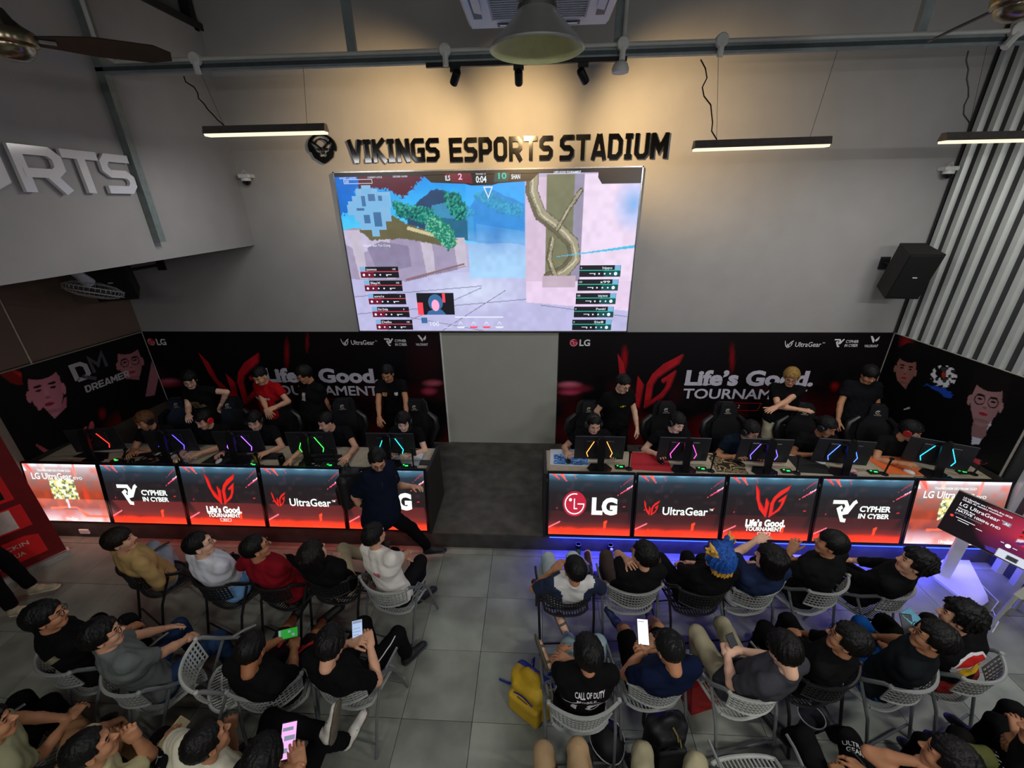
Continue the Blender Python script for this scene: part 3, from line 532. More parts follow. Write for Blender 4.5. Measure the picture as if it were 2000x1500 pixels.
def desk_panel(xa,xb,kind,lab):
    o=V3(xa,3.94,.28); ux=V3(xb-xa,0,0); uy=V3(0,.13,.79); og=V3((xa+xb)/2,3.96,.24); r=empty('display_panel',og,0,lab,'display')
    gridmesh('picture',o,ux,uy,100,70,epaint if kind=='evo' else dpaint,colmat(1.6,.25),r,og)
    U=nrm(uy); n=nrm(np.cross(V3(1,0,0),U)); h=np.linalg.norm(uy); W=xb-xa; fr=(o+n*.001,V3(1,0,0)*W/700,U*h/480,n); mb=MB(); at=lambda x,y: sub(fr,x,480-y)
    if kind=='evo': text(mb,'LG UltraGear',at(60,125),52,385,.002,0,.02); text(mb,'evo',at(455,125),36,85,.002,0,.0); text(mb,'TRAI NGHIEM SIEU PHAM OLED',at(130,62),18,320,.002,0,.01); text(mb,'UltraGear',at(270,470),26,120,.002,0,.02); text(mb,'LG OLED',at(214,152),14,50,.002,0,.01)
    if kind=='cypher': m2=MB(); cypher(m2,at(110,330),190,0); m2.build('three_arm_logo',[GW,GR,GRd,GLG],r,org=og); text(mb,'CYPHER',at(330,240),42,245,.002,0,.035); text(mb,'IN CYBER',at(330,292),36,245,.002,0,.035)
    if kind=='life': m2=MB(); wing(m2,at(215,305),275,250,1); wing(m2,at(222,300),275,250,2,w0=.0015); m2.build('wing_logo',[GW,GR,GRd,GLG],r,org=og); text(mb,'Life\u2019s Good.',at(175,372),52,325,.003,0,.05); text(mb,'TOURNAMENT',at(180,410),32,300,.003,0,.035); [mb.prism(q,0.,at(290,445),.003,0) for q in stroke([(0,0),(95,0),(100,22),(-5,22)],3,True)]; text(mb,'MUA 2',at(315,439),12,50,.003,0,.02)
    if kind=='ug': m2=MB(); wing(m2,at(60,310),130,120,1); wing(m2,at(64,308),130,120,2,w0=.0015); m2.build('wing_logo',[GW,GR,GRd,GLG],r,org=og); text(mb,'UltraGear',at(220,300),62,375,.003,0,.018); text(mb,'TM',at(605,262),16,30,.003,0,.01)
    if kind=='lg': m2=MB(); lglogo(m2,at(120,330),198,3,0); m2.build('round_logo',[GW,GR,GRd,GLG],r,org=og); text(mb,'LG',at(365,305),125,215,.003,0,.055)
    mb.build('lettering',[GW,GR,GRd,GLG],r,org=og)
    mb=MB(); e=.022; F2=(o-n*.004,V3(1,0,0),U,n)
    for a in ([(-e,-e),(W+e,-e),(W+e,0),(-e,0)],[(-e,h),(W+e,h),(W+e,h+e),(-e,h+e)],[(-e,0),(0,0),(0,h),(-e,h)],[(W,0),(W+e,0),(W+e,h),(W,h)]): mb.prism(a,.018,F2,-.01)
    mb.build('bezel',M_black,r,org=og); MB().prism([(-e,-e),(W+e,-e),(W+e,h+e),(-e,h+e)],.025,(o-n*.03,V3(1,0,0),U,n)).build('housing',M_dark,r,org=og)
    l=bpy.data.lights.new('panel_glow','AREA'); l.shape='RECTANGLE'; l.size=W*.95; l.size_y=.3; l.energy=(2.6 if kind!='evo' else 3.6)*(1 if xa<0 else .35); l.color=(1,.10,.09) if kind!='evo' else (1,.42,.36); lo=bpy.data.objects.new('panel_glow',l); COL.objects.link(lo); lo.parent=r; lo.location=(0,-.06,.22); lo.rotation_euler=(math.radians(58),0,0)
def desk(x0,x1,lab,open_side):
    og=V3((x0+x1)/2,4.4,ST); r=empty('gaming_desk',og,0,lab,'desk')
    MB().box(((x0+x1)/2,4.37,DZ-.02),(x1-x0-.04,.62,.04),bev=.004).build('desktop',M_top,r,org=og)
    MB().add([(x0,4.07,1.03),(x1,4.07,1.03),(x1,4.10,1.03),(x0,4.10,1.03),(x0,3.995,ST),(x1,3.995,ST),(x1,4.02,ST),(x0,4.02,ST)],[(0,1,2,3),(4,5,1,0),(7,3,2,6),(0,3,7,4),(1,5,6,2),(4,7,6,5)]).build('front_panel',M_desk,r,org=og)
    for x in (x0,x1):
        MB().prism([(3.95,ST),(4.72,ST),(4.69,1.03),(4.08,1.06)],.035,(V3(x-.0175,0,0),V3(0,1,0),V3(0,0,1),V3(1,0,0))).build('side_panel',M_desk,r,org=og)
desk(.14,5.27,'long gaming desk with five displays on the right of the stage',0); desk(-6.42,-1.27,'long gaming desk with five displays on the left of the stage',1)
for k,(kd,t) in enumerate((('lg','desk front display with round red logo and letters LG, right desk'),('ug','desk front display reading UltraGear on the right desk'),('life','desk front display with tournament emblem on the right desk'),('cypher','desk front display reading CYPHER IN CYBER on the right desk'),('evo','pale orange desk front display behind the floor monitor stand'))): desk_panel(.185+k*1.03,.185+k*1.03+.975,kd,t)
for k,(kd,t) in enumerate((('evo','pale orange desk front display beside the red roll-up banner'),('cypher','desk front display reading CYPHER IN CYBER on the left desk'),('life','desk front display with tournament emblem on the left desk'),('ug','desk front display reading UltraGear on the left desk'),('lg','desk front display behind the walking man'))): desk_panel(-6.40+k*1.03,-6.40+k*1.03+.975,kd,t)
# blue strip light under the right desk
sl=MB().tube([(.2,3.93,.235),(5.2,3.93,.235)],.006,6).build('strip_light',em('#2440ff',6)); tag(sl,'thin blue LED strip along the foot of the right desk','strip light')
l=bpy.data.lights.new('strip_glow','AREA'); l.shape='RECTANGLE'; l.size=5; l.size_y=.02; l.energy=46; l.color=(.035,.05,1); o=bpy.data.objects.new('strip_glow',l); COL.objects.link(o); o.parent=sl; o.location=(2.7,3.915,.23); o.rotation_euler=(math.radians(-28),0,0)
# ================================================================ overhead
og=V3(.6,4.49,5.15); bm=empty('ceiling_strut',og,0,'galvanised steel strut spanning the room above the stage','strut')
MB().box((.6,4.49,5.15),(9.3,.05,.07)).build('beam',M_galv,bm,org=og); MB().box((.6,4.462,5.15),(9.3,.004,.03)).build('channel',mat('#4b5357',.5,.4),bm,org=og)
for x,dy in ((-1.64,0),(.70,0),(3.17,0)): MB().box((x,4.49+.03,5.9),(.075,.05,1.45)).build('hanger',M_galv,bm,org=og)
MB().box((-4.0,4.50,5.12),(.07,.08,2.95)).build('wall_channel',mat('#7d8886',.5,.3),bm,org=og)
og=V3(.6,4.44,5.2); cn=empty('conduit',og,0,'white electrical conduit running along the steel strut','conduit')
mb=MB(); mb.tube([(-3.93,4.44,6.5),(-3.93,4.44,5.35),(-3.9,4.44,5.25),(-3.8,4.44,5.195),(3.9,4.44,5.195)],.017,8); mb.tube([(.735,4.44,5.2),(.735,4.44,6.5)],.017,8); mb.build('pipe',M_lt,cn,True,org=og)
for px in (380,870,1215,1405):
    x=P(px,110,y=4.43)[0]; MB().lathe([(.052,-.03),(.052,.01),(.045,.018)],(x,4.42,5.195),14,R=rotx(math.pi/2)).tube([(x,4.42,5.17),(x,4.42,5.08)],.026,8).build('junction_box',M_white,cn,True,org=og)
MB().lathe([(.055,-.03),(.055,.01),(.045,.018)],(3.86,4.42,5.195),14,R=rotx(math.pi/2)).tube([(3.86,4.42,5.17),(3.8,4.42,5.08)],.03,8).build('junction_box',M_white,cn,True,org=og)
d=MB().lathe([(.03,.06),(.06,.04),(.075,.0),(.07,-.025),(.03,-.035)],(.72,4.44,5.02),18).build('smoke_detector',M_white,None,True); tag(d,'small white dome detector hanging below the strut','detector')
# linear pendants
def pendant(x0,x1,y,z,lab,on,cable=None,seed=0,tiltz=0.):
    og=V3((x0+x1)/2,y,z); r=empty('pendant_light',og,0,lab,'light'); c=og; L=x1-x0; w=.05
    MB().add([(x0,y-w,z-.03),(x0,y+w,z-.03),(x0,y+w*.55,z+.035),(x0,y-w*.55,z+.035),(x1,y-w,z-.03+tiltz),(x1,y+w,z-.03+tiltz),(x1,y+w*.55,z+.035+tiltz),(x1,y-w*.55,z+.035+tiltz)],[(0,1,2,3),(7,6,5,4),(0,3,7,4),(1,5,6,2),(3,2,6,7),(0,4,5,1)]).build('housing',mat('#6d6866',.4,.4),r,org=og)
    MB().add([(x0+.01,y-w*.95,z-.0305),(x0+.01,y+w*.95,z-.0305),(x1-.01,y+w*.95,z-.0305+tiltz),(x1-.01,y-w*.95,z-.0305+tiltz),(x0+.01,y-w*.8,z-.05),(x0+.01,y+w*.8,z-.05),(x1-.01,y+w*.8,z-.05+tiltz),(x1-.01,y-w*.8,z-.05+tiltz)],[(4,7,6,5),(0,3,7,4),(1,5,6,2),(0,4,5,1),(3,2,6,7)]).build('diffuser',em('#ffe9c4',4.0*on),r,org=og)
    mb=MB(); mb.tube([(x1-.18,y,z+.03),(x1-.12,y,5.12)],.0018,4); mb.tube([(x0+.2,y,z+.03),(x0+.1,y,5.12)],.0018,4); mb.build('suspension_wire',M_dark,r,org=og)
    rr=random.Random(seed); pts=[(x0-.05+.0,y-.02,5.08)]
    for k in range(1,9): pts.append((x0-.05+.22*k/9+rr.uniform(-.03,.03),y-.02,5.08-(5.08-z-.04)*k/9))
    pts.append((x0+.2,y,z+.04)); MB().tube(pts,.006,5).build('cable',M_black,r,True,org=og)
    if on:
        l=bpy.data.lights.new('lamp','AREA'); l.shape='RECTANGLE'; l.size=L; l.size_y=.08; l.energy=LAMP_W*on; l.color=LAMP_COL; o=bpy.data.objects.new('lamp_glow',l); COL.objects.link(o); o.parent=r; o.location=(0,0,-.056)
        if not cable:
            l=bpy.data.lights.new('lamp_side','AREA'); l.shape='RECTANGLE'; l.size=L; l.size_y=.05; l.energy=LAMP_W*on*.24; l.color=LAMP_COL; o=bpy.data.objects.new('lamp_side_glow',l); COL.objects.link(o); o.parent=r; o.location=(0,.06,-.03); o.rotation_euler=(math.radians(80),0,0)
pendant(-3.17,-1.98,4.49,4.65,'lit linear pendant lamp hanging left of the wall sign',.35,seed=1); pendant(1.45,2.65,4.49,4.44,'lit linear pendant lamp hanging right of the wall sign',.35,seed=2,tiltz=.012); pendant(3.62,4.82,4.49,4.46,'lit linear pendant lamp beside the corrugated wall',.35,seed=3)
for k,(x,y,z,p_,nm) in enumerate(OFF_LAMPS): pendant(x-.6,x+.6,y,z,'linear pendant lamp outside the picture, '+nm,p_,seed=9+k)
# spot track
og=V3(-.15,4.47,5.09); tk=MB().box((-.1,4.47,5.10),(1.75,.035,.035)).build('spot_track',M_black); tag(tk,'black lighting track under the strut','track')
for px,py,yaw,lab,aim,pw in ((890,150,-.55,'leftmost black spotlight on the track',(-1.75,YB,4.82),1.0),(1013,150,-.35,'middle black spotlight on the track',(-.2,YB,4.8),.9),(1138,147,.5,'rightmost black spotlight on the track',(1.6,YB,4.78),1.1)):
    p=P(px,py,y=4.47); r=empty('track_spotlight',p,0,lab,'spotlight'); d=nrm(V3(*aim)-p); hd=p-V3(0,0,.0)
    mb=MB(); mb.box((p[0],4.47,5.065),(.09,.035,.04)); mb.tube([(p[0],4.47,5.05),(p[0],4.47,p[2]+.03)],.008,6); mb.build('bracket',M_black,r,org=p)
    e=nrm(V3(d[0]*.9,d[1],-.55)); mb=MB(); mb.tube([hd-e*.06,hd-e*.05,hd+e*.07],[.028,.036,.036],14); mb.build('lamp_head',M_black,r,True,org=p)
    MB().tube([hd+e*.068,hd+e*.072],.03,14).build('lens',em('#ffd9a0',5),r,org=p)
    l=bpy.data.lights.new('spot','SPOT'); l.energy=SPOT_W*pw; l.color=SPOT_COL; l.spot_size=math.radians(72); l.spot_blend=1.; l.shadow_soft_size=.03; o=bpy.data.objects.new('spot_beam',l); COL.objects.link(o); o.location=tuple(hd+e*.09); o.rotation_euler=Vector(d).to_track_quat('-Z','Y').to_euler()
    o.parent=r; o.location=tuple(e*.09)
# AC cassette
og=V3(.0,2.9,5.06); ac=empty('air_conditioner',og,0,'white ceiling cassette air conditioner hanging above the screen','air conditioner')
ax0,ax1,ay=-.49,.51,3.70; M_ac=mat('#d4dcea',.4,var=.03); cy=ay-.485; cx=(ax0+ax1)/2
mb=MB(); mb.box((cx,cy,5.13),(.97,.97,.05),bev=.03); mb.box((cx,cy,5.28),(.86,.86,.26)); mb.build('casing',M_ac,ac,org=og)
for dx,dy,a,b in ((0,.40,.56,.055),(0,-.40,.56,.055),(.40,0,.055,.56),(-.40,0,.055,.56)):
    MB().box((cx+dx,cy+dy,5.103),(a,b,.008)).build('air_slot',mat('#353b45',.5),ac,org=og); MB().box((cx+dx*.97,cy+dy*.97,5.094),(a*.94,b*.6,.006),rotx(.2) if dy else roty(.2)).build('vane',M_ac,ac,org=og)
g=MB(); 
for i in range(18): g.box((cx,cy-.29+i*.034,5.100),(.60,.012,.008))
for x in (-.305,.305): g.box((cx+x,cy,5.1),(.012,.6,.01))
o=g.build('grille',mat('#8b94a2',.5),ac,org=og)
for i in (-1,1):
    for j in (-1,1): MB().tube([(cx+i*.42,cy+j*.42,5.4),(cx+i*.42,cy+j*.42,6.6)],.006,6).build('hanging_rod',M_galv,ac,org=og)
# high bay lamp
c=V3(.0,2.43,4.635); hb=empty('highbay_lamp',c,0,'unlit aluminium high bay lamp with wide conical reflector','lamp')
MB().lathe([(.217,0),(.222,.004),(.222,.010),(.205,.03),(.095,.135),(.088,.15)],c,48,cap=False).build('reflector',mat('#b4b6b2',.35,.55,.05),hb,True,org=c); MB().lathe([(.084,.148),(.090,.13),(.20,.026),(.2165,.001)],c,48,cap=False).build('reflector_painted_glow',mat('#dfe4ae',.4,.0,.08),hb,True,org=c)  # inner face coloured pale yellow-green to imitate light bounced up from below
MB().lathe([(.0,.138),(.085,.14)],c,32,cap=False).build('lens',mat('#c6cc62',.4,.0),hb,True,org=c); MB().lathe([(.09,.15),(.09,.165),(.06,.17),(.06,.40),(.075,.41),(.075,.5)],c,24).build('lamp_body',mat('#77797c',.4,.8),hb,True,org=c)  # lens coloured to match the painted glow inside the reflector
mb=MB()
for k in range(22): a=2*math.pi*k/22; mb.box(c+V3(.077*math.cos(a),.077*math.sin(a),.27),(.036,.005,.2),rotz(a))
mb.build('cooling_fin',mat('#b4b6b8',.35,.8),hb,org=c); MB().tube([c+V3(0,0,.5),c+V3(0,0,2.0)],.006,6).build('hanging_rod',M_galv,hb,org=c)
# ceiling fans
def cfan(c,a0,lab):
    r=empty('ceiling_fan',c,0,lab,'fan'); mb=MB(); mb.lathe([(.0,-.075),(.045,-.072),(.085,-.05),(.1,-.02),(.1,-.01),(.118,0),(.125,.03),(.118,.055),(.08,.08),(.05,.11),(.03,.15)],c,28); mb.build('motor_housing',mat('#8f8670',.22,.9),r,True,org=c)
    MB().tube([c+V3(0,0,.15),c+V3(0,0,1.75)],.014,8).build('downrod',M_galv,r,org=c)
    for k in range(3):
        a=a0+k*2*math.pi/3; R=rotz(a); pts=[(.1,-.03),(.2,-.05),(.35,-.075),(.62,-.07),(.70,-.03),(.70,.03),(.6,.06),(.35,.06),(.2,.04),(.1,.03)]
        MB().prism(pts,.008,(c+V3(0,0,.02),R@V3(1,0,.03),R@V3(0,.88,-.46),R@V3(0,.46,.88))).build('blade',mat('#3a332a',.35),r,org=c)
        MB().box(c+R@V3(.13,0,.025),(.12,.045,.012),R).build('blade_bracket',M_chrome,r,org=c)
cfan(V3(-2.78,2.6,4.79),math.radians(40),'ceiling fan with dark blades at the top left, in front of the gallery wall'); cfan(V3(2.52,2.93,4.90),math.radians(200),'ceiling fan with bronze motor at the top right corner')
# wall fan and speakers
c=P(175,548,z=3.18); c=V3(-4.72,4.28,3.2); wf=empty('orbit_fan',c,0,'white oscillating fan fixed under the gallery overhang','fan')
MB().tube([(c[0]+.03,c[1]-.2,3.46),(c[0]+.02,c[1]-.12,3.36),(c[0],c[1]-.03,3.26)],[.05,.045,.06],12).build('motor_housing',mat('#a9acb4',.4),wf,True,org=c)
Rf=rotx(-.35)@roty(.15); mb=MB(); 
for rr,zz in ((.24,0),(.24,-.05),(.16,-.085),(.08,-.1),(.17,.04)): mb.tube([c+Rf@V3(rr*math.cos(a),rr*math.sin(a),zz) for a in np.linspace(0,2*math.pi,33)],.006 if rr>.2 else .0025,5,cap=False)
for k in range(36):
    a=2*math.pi*k/36; mb.tube([c+Rf@V3(r_*math.cos(a),r_*math.sin(a),z_) for r_,z_ in ((.03,-.1),(.12,-.095),(.2,-.07),(.24,-.03),(.24,0),(.17,.04),(.05,.06))],.0018,4,cap=False)
mb.build('guard_cage',mat('#b4b5b8',.4,.4),wf,org=c)
for k in range(3): a=k*2.094; MB().prism([(.03,-.02),(.1,-.07),(.2,-.06),(.21,.03),(.1,.04),(.03,.02)],.004,(c+Rf@V3(0,0,-.02),Rf@rotz(a)@V3(1,0,0),Rf@rotz(a)@V3(0,.95,.3),Rf@rotz(a)@V3(0,-.3,.95))).build('blade',mat('#5a5a60',.4),wf,org=c)
def speaker(c,R,d,lab):
    r=empty('loudspeaker',c,0,lab,'speaker'); w,dp,h=d
    MB().prism([(-w/2,0),(w/2,0),(w*.36,dp),(-w*.36,dp)],h,(c+R@V3(0,-dp/2,-h/2),R@V3(1,0,0),R@V3(0,1,0),R@V3(0,0,1))).build('cabinet',mat('#161513',.6,bump=.2),r,org=c)
    MB().box(c+R@V3(0,-dp/2-.006,0),(w*.94,.012,h*.95),R,bev=.004).build('grille',mat('#090909',.7,bump=.5,scale=60),r,org=c); MB().box(c+R@V3(0,-dp/2-.014,0),(.05,.003,.012),R).build('badge',M_white,r,org=c)
    MB().tube([c+R@V3(0,dp*.3,0),V3(c[0],c[1]+dp*.5+.05,c[2]+.05),V3(c[0],YB,c[2]+.05)],.02,8).box((c[0],YB-.01,c[2]+.05),(.12,.02,.16)).build('bracket',M_dark,r,org=c)
speaker(V3(4.74,5.72,3.1),rotz(-.12)@rotx(.30),(.38,.34,.60),'black wall loudspeaker in the corner by the corrugated wall'); speaker(V3(-5.55,5.35,3.15),rotz(.5)@rotx(.25),(.42,.4,.5),'black loudspeaker in shadow under the gallery')
def domecam(c,s,lab):
    r=empty('dome_camera',c,0,lab,'camera'); MB().box(c+V3(0,.02,.05),(.16,.14,.05),bev=.01).build('bracket',M_white,r,org=c); MB().lathe([(.05,.03),(.06,.02),(.06,-.01)],c,18).build('camera_body',M_white,r,True,org=c)
    MB().lathe([(.055,-.01),(.045,-.04),(.02,-.06),(0,-.065)],c,18,cap=False).build('lens_dome',mat('#151517',.1),r,True,org=c); MB().tube([c+V3(-.03,.0,.08),c+V3(0,-.01,.12),c+V3(.03,0,.08)],.004,5).build('cable',M_white,r,org=c)
domecam(P(481,352,y=6.04),1,'white dome camera on the back wall beside the gallery wall'); domecam(P(1852,338,y=6.04),1,'white dome camera on the back wall near the corrugated wall')
wc=P(165,1038,y=3.95); tag(MB().box(wc,(.13,.02,.07),bev=.004).build('wall_socket',M_white),'small white socket plate on the stage riser, left','socket')
# ================================================================ implicit surfaces
class Field:
    def __init__(s,lo,hi,h):
        s.lo=np.array(lo,float); s.h=h; n=np.ceil((np.array(hi)-s.lo)/h).astype(int)+1; s.n=n
        s.ax=[(s.lo[i]+h*np.arange(n[i])).astype(np.float32) for i in range(3)]; s.D=np.full(n,.5,np.float32)
    def sl(s,lo,hi):
        r=[]
        for i in range(3):
            a=int(max(0,math.floor((lo[i]-s.lo[i])/s.h))); b=int(min(s.n[i],math.ceil((hi[i]-s.lo[i])/s.h)+1)); r.append((a,max(a,b)))
        X=np.stack(np.meshgrid(*[s.ax[i][r[i][0]:r[i][1]] for i in range(3)],indexing='ij'),-1); return tuple(slice(*q) for q in r),X
    def mix(s,S_,d,k,subt=False):
        D=s.D[S_]
        if subt: d=-d; h=np.maximum(k-abs(D-d),0)/k if k>0 else 0; s.D[S_]=np.maximum(D,d)+h*h*k*.25
        else: h=np.maximum(k-abs(D-d),0)/k; s.D[S_]=np.minimum(D,d)-h*h*k*.25
    def cone(s,a,b,ra,rb,k=.03,cut=None,subt=False,fl=None):
        a=np.array(a,float);b=np.array(b,float); m=max(ra,rb)+k+2*s.h; S_,X=s.sl(np.minimum(a,b)-m,np.maximum(a,b)+m)
        if X.size==0: return
        ba=(b-a).astype(np.float32); q=X-a.astype(np.float32); h=np.clip((q@ba)/max(1e-9,float(ba@ba)),0,1); v=q-h[...,None]*ba
        d=np.sqrt((v*v).sum(-1))-(ra+(rb-ra)*h)
        if fl is not None:   # flatten along an axis
            ax,f=fl; ax=np.array(ax,np.float32); w=(v@ax); d=np.sqrt(np.maximum((v*v).sum(-1)+w*w*(f*f-1),0))-(ra+(rb-ra)*h)
        if cut is not None: c,dr=cut; d=np.maximum(d,(X-np.array(c,np.float32))@np.array(dr,np.float32))
        s.mix(S_,d,k,subt)
    def ell(s,c,r,k=.02,subt=False):
        c=np.array(c,float); r=np.array(r,float); m=k+2*s.h; S_,X=s.sl(c-r-m,c+r+m); q=(X-c.astype(np.float32)); a=np.sqrt(((q/r)**2).sum(-1)); b=np.sqrt(((q/(r*r))**2).sum(-1))+1e-9
        s.mix(S_,a*(a-1)/b,k,subt)
    def rbox(s,c,hf,r,k=.02):
        c=np.array(c,float); hf=np.array(hf,float); m=k+2*s.h; S_,X=s.sl(c-hf-m,c+hf+m); q=abs(X-c.astype(np.float32))-(hf-r).astype(np.float32); d=np.sqrt((np.maximum(q,0)**2).sum(-1))+np.minimum(q.max(-1),0)-r; s.mix(S_,d,k)
    def mesh(s):
        D=s.D; n=D.shape; B=D<0; c=np.zeros([m-1 for m in n],np.int8)
        cs=[(i,j,k) for i in(0,1) for j in(0,1) for k in(0,1)]
        for i,j,k in cs: c+=B[i:n[0]-1+i,j:n[1]-1+j,k:n[2]-1+k]
        act=np.argwhere((c>0)&(c<8)); 
        if not len(act): return np.zeros((0,3)),np.zeros((0,4),int)
        vals=np.stack([D[act[:,0]+i,act[:,1]+j,act[:,2]+k] for i,j,k in cs],1); ps=np.zeros((len(act),3)); ct=np.zeros(len(act)); ca=np.array(cs,float)
        for a in range(8):
            for b in range(a+1,8):
                if sum(abs(np.array(cs[a])-cs[b]))!=1: continue
                m=(vals[:,a]<0)!=(vals[:,b]<0); t=np.where(m,vals[:,a]/np.where(m,vals[:,a]-vals[:,b],1),0); ps+=m[:,None]*(ca[a]+t[:,None]*(ca[b]-ca[a])); ct+=m
        V=s.lo+(act+ps/ct[:,None])*s.h; idx=-np.ones(c.shape,int); idx[tuple(act.T)]=np.arange(len(act)); F=[]
        for ax in range(3):
            u,v=[(1,2),(2,0),(0,1)][ax]; sa=[slice(None)]*3; sb=[slice(None)]*3; sa[ax]=slice(0,n[ax]-1); sb[ax]=slice(1,n[ax]); A=B[tuple(sa)]; E=B[tuple(sb)]; X=np.argwhere(A!=E); X=X[(X[:,u]>0)&(X[:,v]>0)&(X[:,u]<n[u]-1)&(X[:,v]<n[v]-1)]
            fl=A[tuple(X.T)]; du=np.zeros(3,int);du[u]=1;dv=np.zeros(3,int);dv[v]=1
            g=lambda o:idx[tuple((X-o).T)]
            q=np.stack([g(du+dv),g(dv),g(0*du),g(du)],1); q[~fl]=q[~fl][:,::-1]; F.append(q)
        F=np.concatenate(F); F=F[(F>=0).all(1)]; return V,F
# ---- head
def make_head():
    f=Field((-.11,-.13,-.15),(.11,.14,.14),.0062); f.ell((0,-.012,.032),(.076,.096,.090),.02); f.ell((0,.028,-.03),(.060,.060,.085),.03); f.cone((-.016,.058,-.098),(.016,.058,-.098),.020,.020,.03)
    for s in(-1,1):
        f.ell((s*.038,.055,-.030),(.026,.026,.028),.02); f.cone((s*.012,.084,.030),(s*.045,.072,.030),.010,.009,.012); f.ell((s*.031,.096,.010),(.018,.014,.010),.008,True); f.ell((s*.031,.076,.010),(.0135,.0125,.0105),.002)
        f.ell((s*.078,-.004,-.008),(.009,.019,.031),.006); f.ell((s*.085,.0,-.006),(.005,.010,.018),.004,True)
    f.cone((0,.086,.014),(0,.108,-.024),.0075,.0115,.010); f.ell((-.010,.098,-.028),(.008,.009,.007),.006); f.ell((.010,.098,-.028),(.008,.009,.007),.006)
    f.cone((-.016,.083,-.056),(.016,.083,-.056),.0075,.0075,.006); f.cone((-.014,.081,-.066),(.014,.081,-.066),.0075,.0075,.006); f.cone((0,-.02,-.06),(0,-.03,-.12),.048,.044,.03)
    V,F=f.mesh(); c=V[F].mean(1); ax=abs(c[:,0]); mi=np.zeros(len(F),int)
    mi[(np.hypot((ax-.031)/.013,(c[:,2]-.010)/.0052)<1)&(c[:,1]>.07)]=1; mi[(np.hypot((ax-.031)/.019,(c[:,2]-.031-.1*(ax-.03))/.0048)<1)&(c[:,1]>.06)]=1; mi[(abs(c[:,2]+.061)<.010)&(ax<.021)&(c[:,1]>.078)]=2
    return V,F,mi
HEAD=make_head()
def make_hair(st):
    t,fz,sz,bz,amp=dict(short=(.011,.070,.010,-.072,.004),mop=(.019,.056,-.006,-.086,.006),bowl=(.018,.035,.0,-.062,.003),under=(.015,.064,.035,-.01,.005),wavy=(.026,.058,.0,-.07,.011),long=(.024,.05,-.10,-.12,.006),wig=(.030,.035,-.06,-.10,.012),bun=(.012,.075,.0,-.05,.004),cap=(.012,.052,.010,-.02,.0))[st]
    f=Field((-.17,-.19,-.24),(.17,.19,.24),.0078); S_,X=f.sl((-.17,-.19,-.24),(.17,.19,.24)); c=np.array((0,-.014,.034),np.float32); r=np.array((.078+t,.097+t,.090+t*1.1),np.float32)
    q=X-c; a=np.sqrt(((q/r)**2).sum(-1)); b=np.sqrt(((q/(r*r))**2).sum(-1))+1e-9; d=a*(a-1)/b; ph=np.arctan2(q[...,0],q[...,1]+.03); ro=np.hypot(q[...,0],q[...,1]); x,y,z=X[...,0],X[...,1],X[...,2]
    if st in('long','wig'):
        k=.16 if st=='long' else .12; cz=np.clip(z,-k,.03); d2=np.sqrt((x/1.15)**2+(y+.045)**2*.9)+0*z-.078; d2=np.maximum(d2,abs(z+.06)-k*.8); h=np.maximum(.04-abs(d-d2),0)/.04; d=np.minimum(d,d2)-h*h*.01
    d=d-amp*(np.sin(17*ph+9*np.sin(ro*40)+z*30)*.6+np.sin(31*ph+z*55+2)*.4)*np.clip(ro/.05,0,1)-amp*.5*np.sin(x*90+1)*np.sin(y*80)
    fr=fz+.012*np.sin(x*70+.8) if st!='cap' else fz
    d=np.maximum(d,np.minimum(y-.045,fr-z)); d=np.maximum(d,np.minimum(np.minimum(y+.022,sz-z),.02+0*x)); d=np.maximum(d,bz-z+.3*np.maximum(y,0))
    f.D[S_]=d
    if st=='wig':
        for s in(-1,1):
            for k in range(7):
                a=k*.9; f.cone((s*.08,-.0,.10),(s*.08+s*.05+.045*math.cos(a),.045*math.sin(a),.16+.03*math.sin(a*2)),.032,.006,.015)
    if st=='bun': f.ell((.0,-.07,.12),(.03,.03,.03),.01)
    if st=='wavy':
        r2=random.Random(3)
        for k in range(26): a=r2.uniform(0,6.28); e=r2.uniform(.1,1.3); p=np.array((.098*math.cos(a)*math.cos(e),-.014+.118*math.sin(a)*math.cos(e),.036+.108*math.sin(e))); f.cone(p,p*1.07+(.012,0,.004),.017,.006,.012) if p[1]<.06 or p[2]>.08 else None
    if st=='cap': f.cone((-.05,.07,.058),(.05,.07,.058),.012,.012,.01); f.cone((-.045,.10,.052),(.045,.10,.052),.012,.012,.02); f.cone((-.035,.145,.046),(.035,.145,.046),.008,.008,.03)
    V,F=f.mesh(); c_=V[F].mean(1); mi=((c_[:,2]<-.045)&(c_[:,1]<.03)|(c_[:,0]<-.085)&(c_[:,2]>.09)|(c_[:,2]>.172)|((c_[:,0]>.125)&(c_[:,2]>.1))).astype(int) if st=='wig' else None
    me=rawobj('hair',V,F,[mat('#0b0a0a',.45,bump=.3,scale=40),mat('#c89a3a',.5,bump=.3,scale=40)] if st=='wig' else [mat('#0b0a0a',.45,bump=.3,scale=40)],mi,None,True); m=me.data; bpy.data.objects.remove(me); return m
_HAIR={}
def hairmesh(s):
    if s not in _HAIR: _HAIR[s]=make_hair(s)
    return _HAIR[s]
